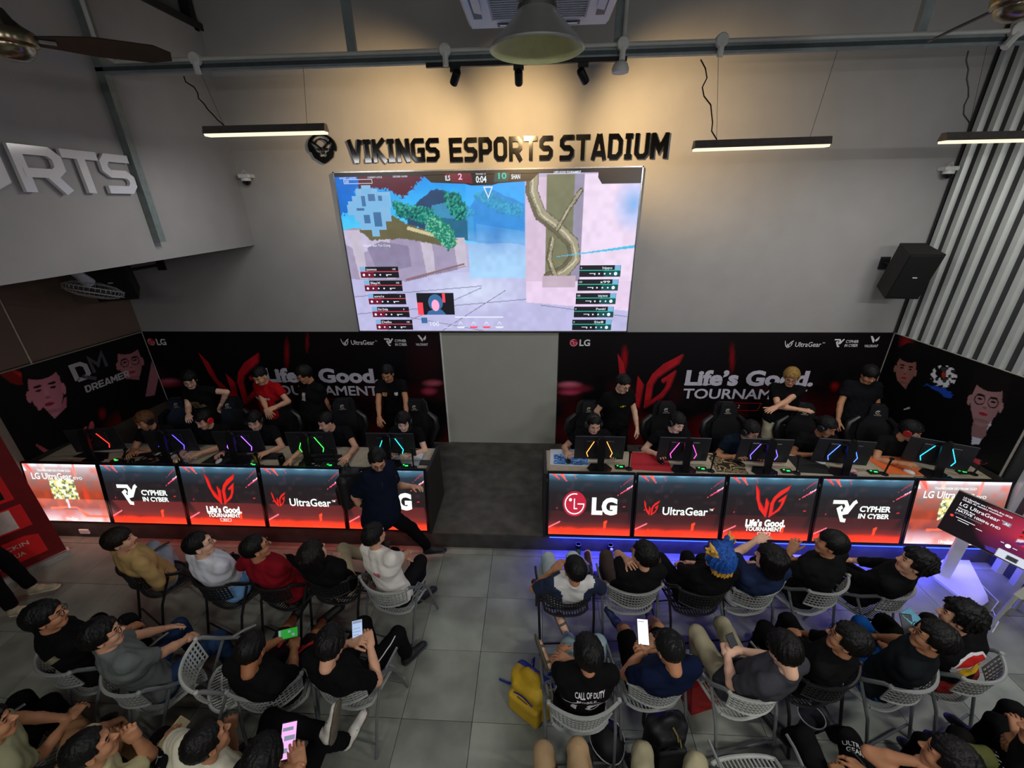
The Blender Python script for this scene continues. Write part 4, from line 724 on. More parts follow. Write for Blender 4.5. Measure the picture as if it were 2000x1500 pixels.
def make_hand(pose):
    # wrist at origin, fingers +y, back of hand +z, thumb to +x
    f=Field((-.08,-.04,-.10),(.10,.21,.07),.0050); 
    for x0,x1,l in ((-.030,-.028,.078),(-.010,-.010,.084),(.010,.010,.084),(.028,.030,.078)): f.cone((x0*.75,.0,0),(x1,l,0),.017,.0145,.012)
    f.cone((0,-.03,0),(0,.02,0),.024,.024,.02,fl=((0,0,1),1.2)); L=[(-.031,.078,.060,-.16),(-.0105,.085,.074,-.04),(.0105,.086,.080,.04),(.031,.079,.070,.14)]
    bend=dict(relaxed=(.35,.55,.4),grip=(.75,.95,.6),flat=(.08,.15,.1),fist=(1.3,1.5,.9),mouse=(.25,.55,.45))[pose]
    for i,(x,y,l,sp) in enumerate(L):
        p=np.array((x,y,0.)); a=0
        for j,(fr,ra,rb) in enumerate(((.45,.0098,.0090),(.30,.0090,.0082),(.25,.0082,.0072))):
            a+=bend[j]*(1+.12*(1-i)); q=p+l*fr*np.array((math.sin(sp)*math.cos(a),math.cos(a)*math.cos(sp),-math.sin(a))); f.cone(p,q,ra,rb,.004); p=q
    tb=dict(relaxed=(.030,-.02),grip=(.012,-.04),flat=(.045,0),fist=(.0,-.04),mouse=(.035,-.02))[pose]
    f.cone((.022,.020,-.006),(.046,.050,-.014),.015,.0125,.012); f.cone((.046,.050,-.014),(.046+tb[0]*.6,.082,-.014+tb[1]*.6),.0115,.0100,.005); f.cone((.046+tb[0]*.6,.082,-.014+tb[1]*.6),(.044+tb[0],.105,-.014+tb[1]),.0098,.0085,.004)
    return f.mesh()
_HAND={}
def handmesh(p):
    if p not in _HAND: _HAND[p]=make_hand(p)
    return _HAND[p]
def make_shoe(kind):
    f=Field((-.07,-.07,-.01),(.07,.25,.13),.0075); top={'shoe':1,'sandal':0}[kind]
    if top:
        f.cone((0,-.02,.045),(0,.05,.045),.040,.040,.03); f.cone((0,.05,.035),(0,.17,.028),.040,.034,.03,fl=((0,0,1),1.15)); f.cone((0,-.02,.05),(0,.0,.09),.040,.036,.02); f.ell((0,.0,.135),(.03,.03,.03),.005,True)
    else: f.cone((0,-.02,.04),(0,.14,.028),.032,.034,.03,fl=((0,0,1),1.4))
    f.cone((0,-.02,.012),(0,.18,.012),.046,.046,.004,fl=((0,0,1),3.4)); 
    if not top: f.cone((-.036,.11,.02),(.036,.11,.045),.008,.008,.006); f.cone((-.036,.11,.045),(.036,.11,.02),.008,.008,.006)
    V,F=f.mesh(); c=V[F].mean(1); mi=(c[:,2]<.024).astype(int)
    if not top: mi=np.where(c[:,2]<.024,0,np.where((abs(c[:,1]-.11)<.014)|(abs(c[:,1]+.01)<.012),0,1))
    o=rawobj('shoe',V,F,[M_black,M_white],mi,None,True); m=o.data; bpy.data.objects.remove(o); return m
_SHOE={}
def frame(f,u):
    f=nrm(f); r=nrm(np.cross(f,u)); u=np.cross(r,f); return np.stack([r,f,u],1)   # columns
def bone2(a,c,l1,l2,pole):
    a=np.array(a,float);c=np.array(c,float); d=c-a; L=np.linalg.norm(d); m=(l1+l2)*.995
    if L>m: c=a+d/L*m; L=m; 
    L=max(L,abs(l1-l2)+.02); n=nrm(d); x=(l1*l1-l2*l2+L*L)/(2*L); h=math.sqrt(max(0,l1*l1-x*x)); p=np.array(pole,float); p=nrm(p-n*(n@p)); return a+n*x+p*h, a+n*L
SK={'a':'#c9977a','b':'#b27d5c','c':'#d8ac92','d':'#94603f'}
def hd(u,v,hip,R=.70):
    o=np.array([0,0,CH]); d=nrm(CM.T@np.array([(u-1000)/FPX,-(v-750)/FPX,1.])); m=o-np.array(hip); b=m@d; c=m@m-R*R; q=b*b-c
    if q<0: p=o-b*d; return np.array(hip)+nrm(p-hip)*R
    return o+(-b-math.sqrt(q))*d
SCREEN=V3(-.6,6.1,2.4)
def person(lab,hip,head,yaw,look=None,knees=None,feet=None,hands=None,poles=(None,None),shirt='#141414',sleeve=.55,pants='#141416',plen=1.,hair='mop',hcol='#0b0a0a',glasses=False,headset=None,skin='a',shoes='#18181a',sole='#202022',fat=0.,hp=('relaxed','relaxed'),hn=(None,None),roll=0.,stand=False,shoe='shoe',collar=None,hlen=1.,hide_legs=False,group=None,footdir=(None,None),hup=None,pmin=-.42):
    hip=np.array(hip,float); head=np.array(head,float); y=math.radians(yaw); fw=V3(-math.sin(y),math.cos(y),0); rt=V3(math.cos(y),math.sin(y),0)
    base=V3(hip[0],hip[1],ST if (hip[1]>4.1) else 0.)
    look=SCREEN if look is None else np.array(look,float); hf=nrm(look-head); hf[2]=max(pmin,min(.5,hf[2])); hf=nrm(hf)
    HR=frame(hf,hup if hup is not None else V3(0,0,1)+rt*roll)
    t0=nrm(head-hip); neck=head-HR[:,2]*.115-HR[:,1]*.022-t0*.045; u=nrm(neck-hip); r=nrm(rt-u*(u@rt)); f=np.cross(u,r); TL=np.linalg.norm(neck-hip)
    sh=[neck-u*.045-r*.165*1,neck-u*.045+r*.165]   # 0 = left? facing +y: left is -r
    leg=[]
    for i,s in enumerate((-1,1)):
        hj=hip+r*s*.095-u*.0
        if stand:
            a=feet[i] if feet and feet[i] is not None else V3(*(hip+r*s*.11)[:2],base[2]+.09); k,a=bone2(hj,a,.43,.42,knees[i]-hj if knees and knees[i] is not None else fw*1.)
        else:
            kt=knees[i] if knees and knees[i] is not None else hj+fw*.42+rt*s*.05+V3(0,0,-.02)
            k=hj+nrm(np.array(kt)-hj)*.43; at=feet[i] if feet and feet[i] is not None else V3(k[0],k[1],base[2]+.09)+fw*.04; a=k+nrm(np.array(at)-k)*.41
            if a[2]<base[2]+.085 and shoes: a[2]=base[2]+.085
        leg.append((hj,k,a))
    arm=[]
    for i,s in enumerate((-1,1)):
        w=hands[i] if hands and hands[i] is not None else leg[i][1]*.55+leg[i][0]*.45+V3(0,0,.13)-rt*s*.06
        pl=poles[i] if poles[i] is not None else -u*.7+r*s*.7-f*.25; e,w=bone2(sh[i],w,.275,.245,pl); arm.append((sh[i],e,w))
    R=empty('person',base,0,lab,'person',group)
    pts=[hip,head]+[p for l in leg for p in l]+[p for l in arm for p in l]; lo=np.min(pts,0)-.17; hi=np.max(pts,0)+.17
    # skin
    F=Field(lo,hi,.0165); th=.012
    F.cone(hip-r*.08,hip+r*.08,.10,.10,.05); F.cone(hip,neck-u*.17,.095,.10,.05); F.cone(neck-u*.16-r*.07,neck-u*.16+r*.07,.10,.10,.05); F.cone(sh[0]+r*.03,sh[1]-r*.03,.045,.045,.04); F.cone(neck-u*.03,head-HR[:,2]*.09-HR[:,1]*.02,.049,.043,.02)
    for i in(0,1):
        s_,e,w=arm[i]; F.cone(s_,e,.047,.038,.02); F.cone(e,e+(w-e)*.4,.039,.037,.012); F.cone(e+(w-e)*.4,w,.037,.025,.012); h_,k,a=leg[i]; F.cone(h_,k,.07,.053,.02); F.cone(k,k+(a-k)*.4,.053,.052,.012); F.cone(k+(a-k)*.4,a,.052,.034,.012)
    V,Q=F.mesh(); Vs=[V];Fs=[Q];Ms=[np.zeros(len(Q),int)]; n=len(V)
    hv,hf_,hm=HEAD; Vs.append(head+hv@HR.T); Fs.append(hf_+n); Ms.append(hm); n+=len(hv)
    for i,s in enumerate((-1,1)):
        s_,e,w=arm[i]; hvv,hff=handmesh(hp[i]); hvv=hvv.copy(); flip=(s>0)
        if flip: hvv[:,0]*=-1; hff=hff[:,::-1]
        d=nrm(w-e); up=hn[i] if hn[i] is not None else V3(0,0,1)-f*.1+r*s*.35; HM=frame(d,up); Vs.append(w-d*.005+hvv*.98@HM.T); Fs.append(hff+n); Ms.append(np.zeros(len(hff),int)); n+=len(hvv)
    sc=lin(SK[skin]); rawobj('body',np.concatenate(Vs),np.concatenate(Fs),[mat(SK[skin],.55,var=.06,scale=9),mat('#140d0b',.3,var=0),mat('#8f4f45',.5,var=0)],np.concatenate(Ms),R,True,org=base)
    # shirt
    F=Field(lo,hi,.0150); 
    F.cone(hip-r*.078-u*.01,hip+r*.078-u*.01,.118+fat*.5,.118+fat*.5,.05); F.cone(hip+u*.06+f*fat*.6-r*.03,neck-u*.17-r*.04,.114+fat*1.2,.116+fat*.7,.05); F.cone(hip+u*.06+f*fat*.6+r*.03,neck-u*.17+r*.04,.114+fat*1.2,.116+fat*.7,.05); F.cone(neck-u*.15-r*.09,neck-u*.15+r*.09,.112+fat*.4,.112+fat*.4,.05); F.cone(sh[0]+r*.02,sh[1]-r*.02,.060,.060,.05); F.cone(neck-u*.06,neck+u*.018,.074,.060,.03)
    for i in(0,1):
        s_,e,w=arm[i]
        if sleeve<=1: c=s_+(e-s_)*max(sleeve,.12); F.cone(s_,e,.062+fat*.3,.057+fat*.3,.025,cut=(c,nrm(e-s_)))
        else: F.cone(s_,e,.062,.054,.025); c=e+(w-e)*(sleeve-1); F.cone(e,w,.053,.040,.02,cut=(c,nrm(w-e)))
    S_=(slice(None),)*3; X=np.stack(np.meshgrid(*F.ax,indexing='ij'),-1); q=X-hip.astype(np.float32); F.D+= .0032*np.sin(q@np.array((37,11,23),np.float32)+3*np.sin(q[...,2]*14))*np.sin(q@np.array((-17,29,31),np.float32)+1.5)+.002*np.sin(q@np.array((60,-40,55),np.float32))
    F.D=np.maximum(F.D,(X-(neck-u*.0).astype(np.float32))@nrm(u+f*.55).astype(np.float32)-.026)
    V,Q=F.mesh(); cen=V[Q].mean(1); mi=np.zeros(len(Q),int); mm=[mat(shirt,.9,var=.10,scale=7,bump=.25,spec=.08)]
    if collar:   # contrast colour: ('yoke',colour) or ('trim',colour)
        mm.append(mat(collar[1],.85,var=.08)); 
        if collar[0]=='raglan':
            da=np.minimum(*[np.linalg.norm(cen-((arm[i][0]+arm[i][1])/2),axis=1) for i in(0,1)]); mi[(da<.19)]=1
        if collar[0]=='low': mi[((cen-hip)@u<collar[2])]=1
        if collar[0]=='neck': mi[np.linalg.norm(cen-neck,axis=1)<.085]=1
    shirt_o=rawobj('shirt',V,Q,mm,mi,R,True,org=base)
    # trousers
    if not hide_legs:
        F=Field(lo,hi,.0155); F.cone(hip-r*.075-u*.03,hip+r*.075-u*.03,.117+fat*.3,.117+fat*.3,.04)
        for i in(0,1):
            h_,k,a=leg[i]; c=None
            if plen<=1: cut=(a-(a-k)*.04,nrm(a-k)); F.cone(h_,k,.090,.070,.02); F.cone(k,a,.070,.055,.015,cut=cut)
            else: cut=(k-(k-h_)*(plen-1),nrm(k-h_)); F.cone(h_,k,.095,.082,.02,cut=cut)
        X=np.stack(np.meshgrid(*F.ax,indexing='ij'),-1); q=X-hip.astype(np.float32); F.D+= .004*np.sin(q@np.array((31,-19,27),np.float32)+2*np.sin(q[...,0]*20))*np.sin(q@np.array((23,37,-13),np.float32))
        V,Q=F.mesh(); rawobj('shorts' if plen>1 else 'trousers',V,Q,[mat(pants,.9,var=.12,scale=7,bump=.25,spec=.08)],None,R,True,org=base)
    # hair
    ho=bpy.data.objects.new('cap' if hair=='cap' else 'hair',hairmesh(hair)); COL.objects.link(ho); ho.parent=R; M4=Matrix.Identity(4)
    for a in range(3):
        for b in range(3): M4[a][b]=HR[a,b]
        M4[a][3]=(head-base)[a]
    ho.matrix_local=M4; ho.material_slots[0].link='OBJECT'; ho.material_slots[0].material=mat(hcol,.5 if hair!='cap' else .8,bump=.4,scale=40,var=.3,spec=.22)
    if hair=='cap':
        h2=bpy.data.objects.new('hair',hairmesh('short')); COL.objects.link(h2); h2.parent=R; h2.matrix_local=M4; h2.material_slots[0].link='OBJECT'; h2.material_slots[0].material=mat('#0b0a0a',.45,bump=.3,scale=40)
    g=lambda x,y_,z:head+HR@V3(x,y_,z)
    if glasses:
        mb=MB()
        for s in(-1,1): mb.tube([g(s*.032+.023*math.cos(a),.103-.004*abs(math.cos(a)),.006+.019*math.sin(a)) for a in np.linspace(0,2*math.pi,17)],.0022,4,cap=False); mb.tube([g(s*.055,.100,.012),g(s*.075,.06,.012),g(s*.083,0,.006)],.002,4)
        mb.tube([g(-.010,.106,.010),g(.010,.106,.010)],.002,4); mb.build('glasses',mat('#101010',.3,var=0),R,org=base)
    if headset:
        mb=MB(); mb.tube([g(.093*math.sin(a),-.005,.022+.112*math.cos(a)) for a in np.linspace(-1.75,1.75,15)],.008,6,mi=0)
        for s in(-1,1): mb.lathe([(.02,-.018),(.042,-.014),(.045,.004),(.036,.018)],g(s*.092,-.002,-.008),14,R=HR@roty(s*math.pi/2),mi=1)
        mb.tube([g(-.095,.02,-.02),g(-.085,.07,-.06),g(-.05,.11,-.075)],.003,4); mb.build('headphones',[mat('#121213',.4),mat(headset,.4)],R,True,org=base)
    # shoes
    if shoes and not hide_legs:
        k=shoe
        if k not in _SHOE: _SHOE[k]=make_shoe(k)
        for i,s in enumerate((-1,1)):
            a=leg[i][2]; kd=nrm(leg[i][1]-a); fd=footdir[i] if footdir[i] is not None else (fw+rt*s*.25); FR=frame(nrm(fd)-kd*(nrm(fd)@kd)*.0,kd if a[2]>base[2]+.2 else V3(0,0,1))
            if a[2]>base[2]+.2: FR=frame(nrm(fd-kd*(kd@fd)),kd)
            so=bpy.data.objects.new('shoe' if k=='shoe' else 'sandal',_SHOE[k]); COL.objects.link(so); so.parent=R; q=a-FR[:,2]*.085-base; M5=Matrix.Identity(4)
            for x in range(3):
                for y_ in range(3): M5[x][y_]=FR[x,y_]
                M5[x][3]=q[x]
            so.matrix_local=M5
            so.material_slots[0].link='OBJECT'; so.material_slots[0].material=mat(shoes,.6); so.material_slots[1].link='OBJECT'; so.material_slots[1].material=mat(sole,.6)
    return dict(root=R,base=base,shirt=shirt_o,neck=neck,u=u,r=r,f=f,hip=hip,head=head,HR=HR,arm=arm,leg=leg)
from mathutils.bvhtree import BVHTree
def wrap(mb,name,mats,root,o,b,d,off):
    import bmesh
    me=o.data; bv=BVHTree.FromPolygons([v.co[:] for v in me.vertices],[q.vertices[:] for q in me.polygons]); bm=bmesh.new(); vs=[bm.verts.new(tuple(np.array(v)-b)) for v in mb.V]
    for f,i in zip(mb.F,mb.I):
        try: g=bm.faces.new([vs[k] for k in f]); g.material_index=i
        except ValueError: pass
    bmesh.ops.triangulate(bm,faces=bm.faces[:])
    for it in range(3):
        ed=[e for e in bm.edges if e.calc_length()>.016]
        if not ed or len(bm.faces)>6000: break
        bmesh.ops.subdivide_edges(bm,edges=ed,cuts=1,use_grid_fill=False); bmesh.ops.triangulate(bm,faces=bm.faces[:])
    bad=[]; D=Vector(d); lay={}
    for f in bm.faces:
        for v in f.verts: lay[v]=max(lay.get(v,0),f.material_index)
    for v in bm.verts:
        h=bv.ray_cast(v.co-D*.4,D)
        if h[0] is None or h[1].dot(D)>-.15: bad.append(v)
        else: v.co=h[0]-D*(off+.0022*lay.get(v,0))
    bmesh.ops.delete(bm,geom=bad,context='VERTS'); m=bpy.data.meshes.new(name); bm.to_mesh(m); bm.free()
    for q in (mats if isinstance(mats,(list,tuple)) else [mats]): m.materials.append(q)
    o2=bpy.data.objects.new(name,m); COL.objects.link(o2); o2.parent=root; return o2
def print_on(p,mb,name,mats,back=True,off=.005,target=None):
    """wrap flat lettering (built in world space near the cloth) onto the shirt"""
    o=target or p['shirt']; b=p['base']; d=p['f']*(1 if back else -1)
    return wrap(mb,name,mats,p['root'],o,b,d,off)
def back_frame(p,x,z,back=True):
    """origin at x to the image right and z up from the hip on the back (or chest)"""
    if back: return (p['hip']+p['u']*z+p['r']*x-p['f']*.2,p['r'],p['u'],-p['f'])
    return (p['hip']+p['u']*z-p['r']*x+p['f']*.2,-p['r'],p['u'],p['f'])
# ================================================================ chairs
def perf(mb,fn,nu,nv,ru=.45,rv=.3,th=.008,mi=0,stag=True,edge=True):
    us=[0.];vs=[0.]
    for i in range(nu): us+= [us[-1]+ru,us[-1]+ru+1]
    us.append(us[-1]+ru); 
    for i in range(nv): vs+= [vs[-1]+rv,vs[-1]+rv+1]
    vs.append(vs[-1]+rv); us=np.array(us)/us[-1];vs=np.array(vs)/vs[-1]; nx,ny=len(us),len(vs); A=np.array([[fn(a,b) for a in us] for b in vs]); du=np.gradient(A,axis=1);dv=np.gradient(A,axis=0); N=np.cross(du,dv); N/=np.linalg.norm(N,axis=-1,keepdims=True)+1e-9; B_=A-N*th
    n0=nx*ny; keep=np.ones((ny-1,nx-1),bool)
    for i in range(nx-1):
        for j in range(ny-1):
            if i%2==1 and j%2==1: keep[j,i]=False
    F=[];k=lambda j,i:j*nx+i
    for j in range(ny-1):
        for i in range(nx-1):
            if not keep[j,i]: continue
            q=(k(j,i),k(j,i+1),k(j+1,i+1),k(j+1,i)); F.append(q); F.append(tuple(x+n0 for x in q[::-1]))
            for a,b,jj,ii in ((k(j,i),k(j,i+1),j-1,i),(k(j,i+1),k(j+1,i+1),j,i+1),(k(j+1,i+1),k(j+1,i),j+1,i),(k(j+1,i),k(j,i),j,i-1)):
                if jj<0 or ii<0 or jj>=ny-1 or ii>=nx-1 or not keep[jj,ii]: F.append((b,a,a+n0,b+n0))
    return mb.add(np.concatenate([A.reshape(-1,3),B_.reshape(-1,3)]),F,mi)
def make_chair(c1,c2,lab):
    r=empty('folding_chair',(0,0,0),0,lab,'chair'); a=mat(c1,.5,var=.06); b=mat(c2,.4,.3,.06)
    sf=lambda u,v:V3((u-.5)*(.45-.05*(1-v)),-.20+v*.40+.07*(1-v)**2*abs(2*u-1)**3-.03*v*abs(2*u-1)**3,.452-.018*math.sin(math.pi*u)*math.sin(math.pi*v)-.03*max(0,v-.85)/.15)
    mb=perf(MB(),sf,15,5,.55,.22); e=[sf(u,v) for u,v in [(i/10,0) for i in range(11)]+[(1,i/6) for i in range(1,7)]+[(1-i/10,1) for i in range(1,11)]+[(0,1-i/6) for i in range(1,7)]]; mb.build('seat',a,r); MB().tube(e,.013,6,cap=False).build('seat_rim',a,r,True)
    def bf(u,v): x=(u-.5)*2; return V3(x*(.245-.03*(1-v)),-.26+.10*x*x-.03*v,.60+.20*v+(.02*x*x*(1-v)))
    mb=perf(MB(),bf,17,5,.5,.25); mb.build('backrest',a,r)
    MB().tube([bf(u,1)+V3(0,0,.006) for u in np.linspace(0,1,13)],.013,6).build('top_rail',mat(c1,.35,var=.03),r,True); MB().tube([bf(u,0) for u in np.linspace(0,1,13)],.009,6).build('lower_rail',a,r,True)
    for s in(-1,1):
        t=bf(.5+s*.5,1); MB().tube([t+V3(0,.0,.015),t+V3(s*.006,.035,.0),V3(s*.262,-.06,.70),V3(s*.265,.05,.62),V3(s*.262,.13,.47),V3(s*.25,.27,.012)],[.014,.016,.016,.015,.013,.012],8).build('front_leg',b,r,True)
        MB().tube([V3(s*.262,-.045,.66),V3(s*.258,-.17,.40),V3(s*.25,-.27,.012)],.012,8).build('rear_leg',b,r,True)
        MB().tube([V3(s*.262,.02,.645),V3(s*.27,.12,.655),V3(s*.27,.2,.65)],.011,6).build('arm_stub',b,r,True)
        MB().box(t+V3(0,0,.015),(.03,.03,.03),bev=.006).build('rail_cap',mat(c1,.4,var=.03),r)
    MB().tube([V3(-.25,-.225,.11),V3(.25,-.225,.11)],.009,6).build('cross_bar',b,r); MB().tube([V3(-.25,.235,.12),V3(.25,.235,.12)],.009,6).build('cross_bar',b,r)
    return r
_CH={}
def chair(kind,loc,yaw,lab):
    cc=dict(grey=('#8e928f','#6a6f70'),black=('#1d1d1e','#232324'),pale=('#a9ada8','#7d8282'))[kind]
    if kind not in _CH: r=_CH[kind]=make_chair(*cc,lab)
    else: r=tree(_CH[kind]); r['label']=lab
    r.location=(float(loc[0]),float(loc[1]),0); r.rotation_euler=(0,0,math.radians(yaw)); r['group']='folding chairs of the audience'; return r
def make_gchair(lab):
    r=empty('gaming_chair',(0,0,0),0,lab,'chair'); a=mat('#0e0e0f',.4,bump=.15); b=mat('#19191b',.35)
    MB().box((0,0,.47),(.50,.50,.10),bev=.035).build('seat',a,r)
    for s in(-1,1): MB().box((s*.235,.02,.51),(.08,.46,.09),roty(-s*.3),bev=.03).build('seat_bolster',b,r)
    fr=(V3(0,-.28,.50),V3(1,0,0),nrm(V3(0,-.16,1)),nrm(V3(0,1,.16))); out=[(-.20,0),(-.22,.18),(-.29,.38),(-.27,.52),(-.17,.62),(-.15,.76),(-.10,.83),(.10,.83),(.15,.76),(.17,.62),(.27,.52),(.29,.38),(.22,.18),(.20,0)]
    MB().prism(out,.05,fr,-.04).build('backrest',a,r); MB().prism([(x*.62,y) for x,y in out],.05,fr,.0).build('back_cushion',b,r)
    MB().prism([(-.10,.66),(.10,.66),(.09,.80),(-.09,.80)],.03,fr,.045).build('headrest',a,r)
    w=sub(fr,0,.72); w=(w[0]+w[3]*.077,-w[1],w[2],w[3]); mb=MB(); [mb.prism(q,0.,w,.001) for q in stroke(circ(.026,12,.6,5.7),.008)+stroke([(-.016,.02),(0,0),(.016,.02)],.008)]; text(mb,'VIKINGS',sub(w,-.045,-.052),.016,.09,.001); mb.build('emblem',mat('#b8b09c',.4,var=0),r)
    for s in(-1,1):
        o=[(s*x,y) for x,y in ((.20,.05),(.22,.18),(.29,.38),(.27,.52),(.17,.62))]; MB().tube([fr[0]+fr[1]*x+fr[2]*y+fr[3]*.02 for x,y in o],[.03,.04,.05,.045,.03],8).build('side_wing',b,r,True)
        MB().box((s*.32,.0,.68),(.08,.28,.03),bev=.012).build('armrest',b,r); MB().tube([V3(s*.27,0,.45),V3(s*.32,0,.50),V3(s*.32,0,.67)],.018,6).build('arm_post',b,r,True)
    MB().tube([V3(0,0,.42),V3(0,0,.09)],.03,10).build('gas_lift',b,r)
    for k in range(5): a_=k*1.2566+.3; d=V3(math.cos(a_),math.sin(a_),0); MB().tube([V3(0,0,.11),d*.30+V3(0,0,.07)],[.03,.018],6).tube([d*.30+V3(0,0,.06)-V3(-d[1],d[0],0)*.02,d*.30+V3(0,0,.03)+V3(-d[1],d[0],0)*.02],.03,8).build('castor_arm',b,r)
    return r
def gchair(loc,yaw,lab):
    if 'g' not in _CH: r=_CH['g']=make_gchair(lab)
    else: r=tree(_CH['g']); r['label']=lab
    r.scale=(1,1,.91); r.location=(float(loc[0]),float(loc[1]),ST); r.rotation_euler=(0,0,math.radians(yaw)); r['group']='gaming chairs behind the desks'; return r
# ================================================================ people and chairs
def p(u,v,z): return P(u,v,z=z)
def FW(y): y=math.radians(y); return V3(-math.sin(y),math.cos(y),0)
def seatpos(u,v,yaw=None,slide=0.):
    b=P(u,v,z=.80)
    if yaw is None: yaw=.6*math.degrees(math.atan2(b[0]+.6,6.1-b[1]))
    f=FW(yaw); c=b+f*.24; return c,yaw,V3(c[0],c[1],.572)+f*(-.05+slide)
def sit(lab,clab,kind,back,headpx,yaw=None,slide=0.,R=.70,**k):
    c,yaw,hip=seatpos(back[0],back[1],yaw,slide); chair(kind,c,yaw,clab); return person(lab,hip,hd(headpx[0],headpx[1],hip,R),yaw+k.pop('dyaw',0),**k)
K=lambda u,v,z=.56:P(u,v,z=z)
# ---- first row, left of the aisle
A1=sit('seated man in a tan sweatshirt, leftmost of the front row','black folding chair under the man in the tan sweatshirt','black',(246,1114),(235,1056),-26,hcol='#17100c',hair='bowl',shirt='#a98d5c',sleeve=1.9,pants='#8d98a4',knees=[K(298,1074),K(322,1068)],hands=[p(302,1106,.72),p(308,1110,.70)],look=(2,5.5,1.9),skin='a')
A2=sit('seated man in a white hoodie with pale blue hem','black folding chair under the man in the white hoodie','black',(398,1138),(390,1064),-20,glasses=True,hair='short',shirt='#c9cdd6',collar=('low','#6f9fd0',.16),sleeve=1.9,knees=[K(428,1092),K(452,1080)],look=(1.5,5.5,1.9),skin='c',fat=.02)
A3=sit('seated man in a crimson T-shirt seen from behind','black folding chair under the man in the crimson T-shirt','black',(516,1142),(500,1070),-18,glasses=True,hair='short',shirt='#7e1420',sleeve=.75,knees=[K(485,1075),K(556,1072)],hands=[p(528,1092,.80),p(552,1096,.78)],look=(.8,5.5,1.8),skin='b',fat=.015)
A4=sit('seated person in black with beige trousers and crossed legs','black folding chair under the person with beige trousers','black',(628,1134),(613,1082),-8,hair='long',hcol='#120d0c',shirt='#101011',pants='#b5a98a',knees=[K(600,1065),K(668,1058,.62)],feet=[None,p(705,1082,.5)],look=(-.6,6,2.3),skin='c')
A5=sit('seated man in a white T-shirt with a pink heart on the back','grey folding chair under the man in the white T-shirt','grey',(742,1150),(731,1046),-14,dyaw=-14,hair='under',shirt='#d9d6cf',sleeve=.8,knees=[K(772,1072,.54),K(826,1088,.54)],feet=[p(741,1205,.1),p(818,1170,.09)],footdir=(V3(.2,-1,0),None),hands=[p(795,1090,.62),p(805,1075,.66)],look=(-.2,6,1.6),skin='a')
# ---- first row, right of the aisle
B1=sit('seated boy in a navy and white raglan shirt with pale jeans','black folding chair at the aisle end of the front row','black',(1112,1158),(1122,1112),4,hair='short',shirt='#c9cac8',collar=('raglan','#16243e'),sleeve=.85,pants='#a9b8bc',knees=[K(1070,1088),K(1118,1082)],feet=[p(1050,1165,.09),p(1158,1118,.1)],hands=[p(1082,1112,.95),p(1140,1128,.72)],look=(-1.2,6,1.6),shoes='#3a2018',sole='#c0b8ac',skin='b')
B2=sit('seated man in black T-shirt resting his face on a hand','grey folding chair under the man resting his face on his hand','grey',(1243,1154),(1257,1084),2,glasses=True,hair='mop',shirt='#121213',pants='#4a3f38',knees=[K(1186,1094),K(1290,1085)],hands=[p(1226,1094,1.10),None],poles=(V3(-.3,.6,-.7),None),look=(-2.2,6,1.6),skin='a')
B3=sit('seated fan wearing a blue and yellow wig','black folding chair under the fan in the blue and yellow wig','black',(1384,1156),(1402,1090),8,hair='wig',hcol='#1f4f9e',shirt='#0f0f10',sleeve=1.8,look=(-.6,6,1.2),skin='c')
B4=sit('seated person with long black hair in a blue and white jersey','grey folding chair under the person in the blue jersey','grey',(1490,1154),(1503,1092),12,hair='long',shirt='#1c2742',collar=('low','#c4c6cc',.10),sleeve=.9,hands=[p(1478,1056,1.1),None],poles=(V3(-.6,.5,-.3),None),look=(-.6,6,1.3),skin='c')
B5=sit('seated man in a black T-shirt looking up left beside the jersey fan','grey folding chair under the man looking up left, front row','grey',(1630,1150),(1622,1062),22,hair='bowl',shirt='#121314',hands=[p(1545,1075,1.0),None],poles=(V3(-.5,.4,-.7),None),look=(-3,5.8,2.2),skin='b',fat=.03)
B6=sit('seated man in black slouching, rightmost of the front row','grey folding chair, rightmost of the front row','grey',(1766,1156),(1786,1100),30,slide=.06,hair='wavy',shirt='#0f1011',sleeve=1.7,look=(-3,5.8,2.6),skin='a')
# ---- second row, left
D1=sit('seated man in black with a pale bag strap, at the left edge','grey folding chair under the man with the bag strap','grey',(92,1300),(90,1205),-24,glasses=True,hair='mop',shirt='#0f0f10',knees=[K(180,1245),K(235,1235)],hands=[p(250,1228,.66),p(268,1222,.66)],look=(2,5.5,1.6),skin='b',fat=.02)
D2=sit('seated man in a grey T-shirt and blue jeans with glasses','grey folding chair under the man in the grey T-shirt','grey',(222,1338),(200,1240),-24,glasses=True,hair='mop',shirt='#5d6362',sleeve=.8,pants='#25395a',knees=[K(350,1222),K(424,1250)],hands=[p(330,1225,.7),p(385,1240,.68)],look=(2,5.5,1.6),skin='a')
chair('pale',seatpos(368,1308,-52)[0],-52,'empty grey folding chair between the jeans wearer and the man in shorts')
D3=sit('seated man in black watching a phone, wearing patterned shorts','grey folding chair under the man in patterned shorts','grey',(515,1350),(490,1272),18,dyaw=-34,hair='short',shirt='#0e0e0f',sleeve=.9,pants='#1d1218',plen=1.06,knees=[K(572,1200),K(634,1208)],feet=[p(585,1190,.1),p(640,1195,.1)],hands=[p(548,1248,.80),p(575,1262,.80)],hp=('grip','grip'),look=p(565,1240,.8),skin='d',shoes='#121212')
D4=sit('seated man in black holding a phone with a white page','grey folding chair under the man reading a white phone page','grey',(648,1336),(645,1262),-10,dyaw=-12,hair='mop',shirt='#0d0d0e',sleeve=.8,pants='#0e0e10',knees=[K(712,1215),K(782,1232)],feet=[p(735,1290,.1),p(798,1285,.09)],hands=[p(688,1254,.98),p(722,1258,.95)],hp=('grip','grip'),look=p(698,1236,.95),skin='a',sole='#3a3a3c')
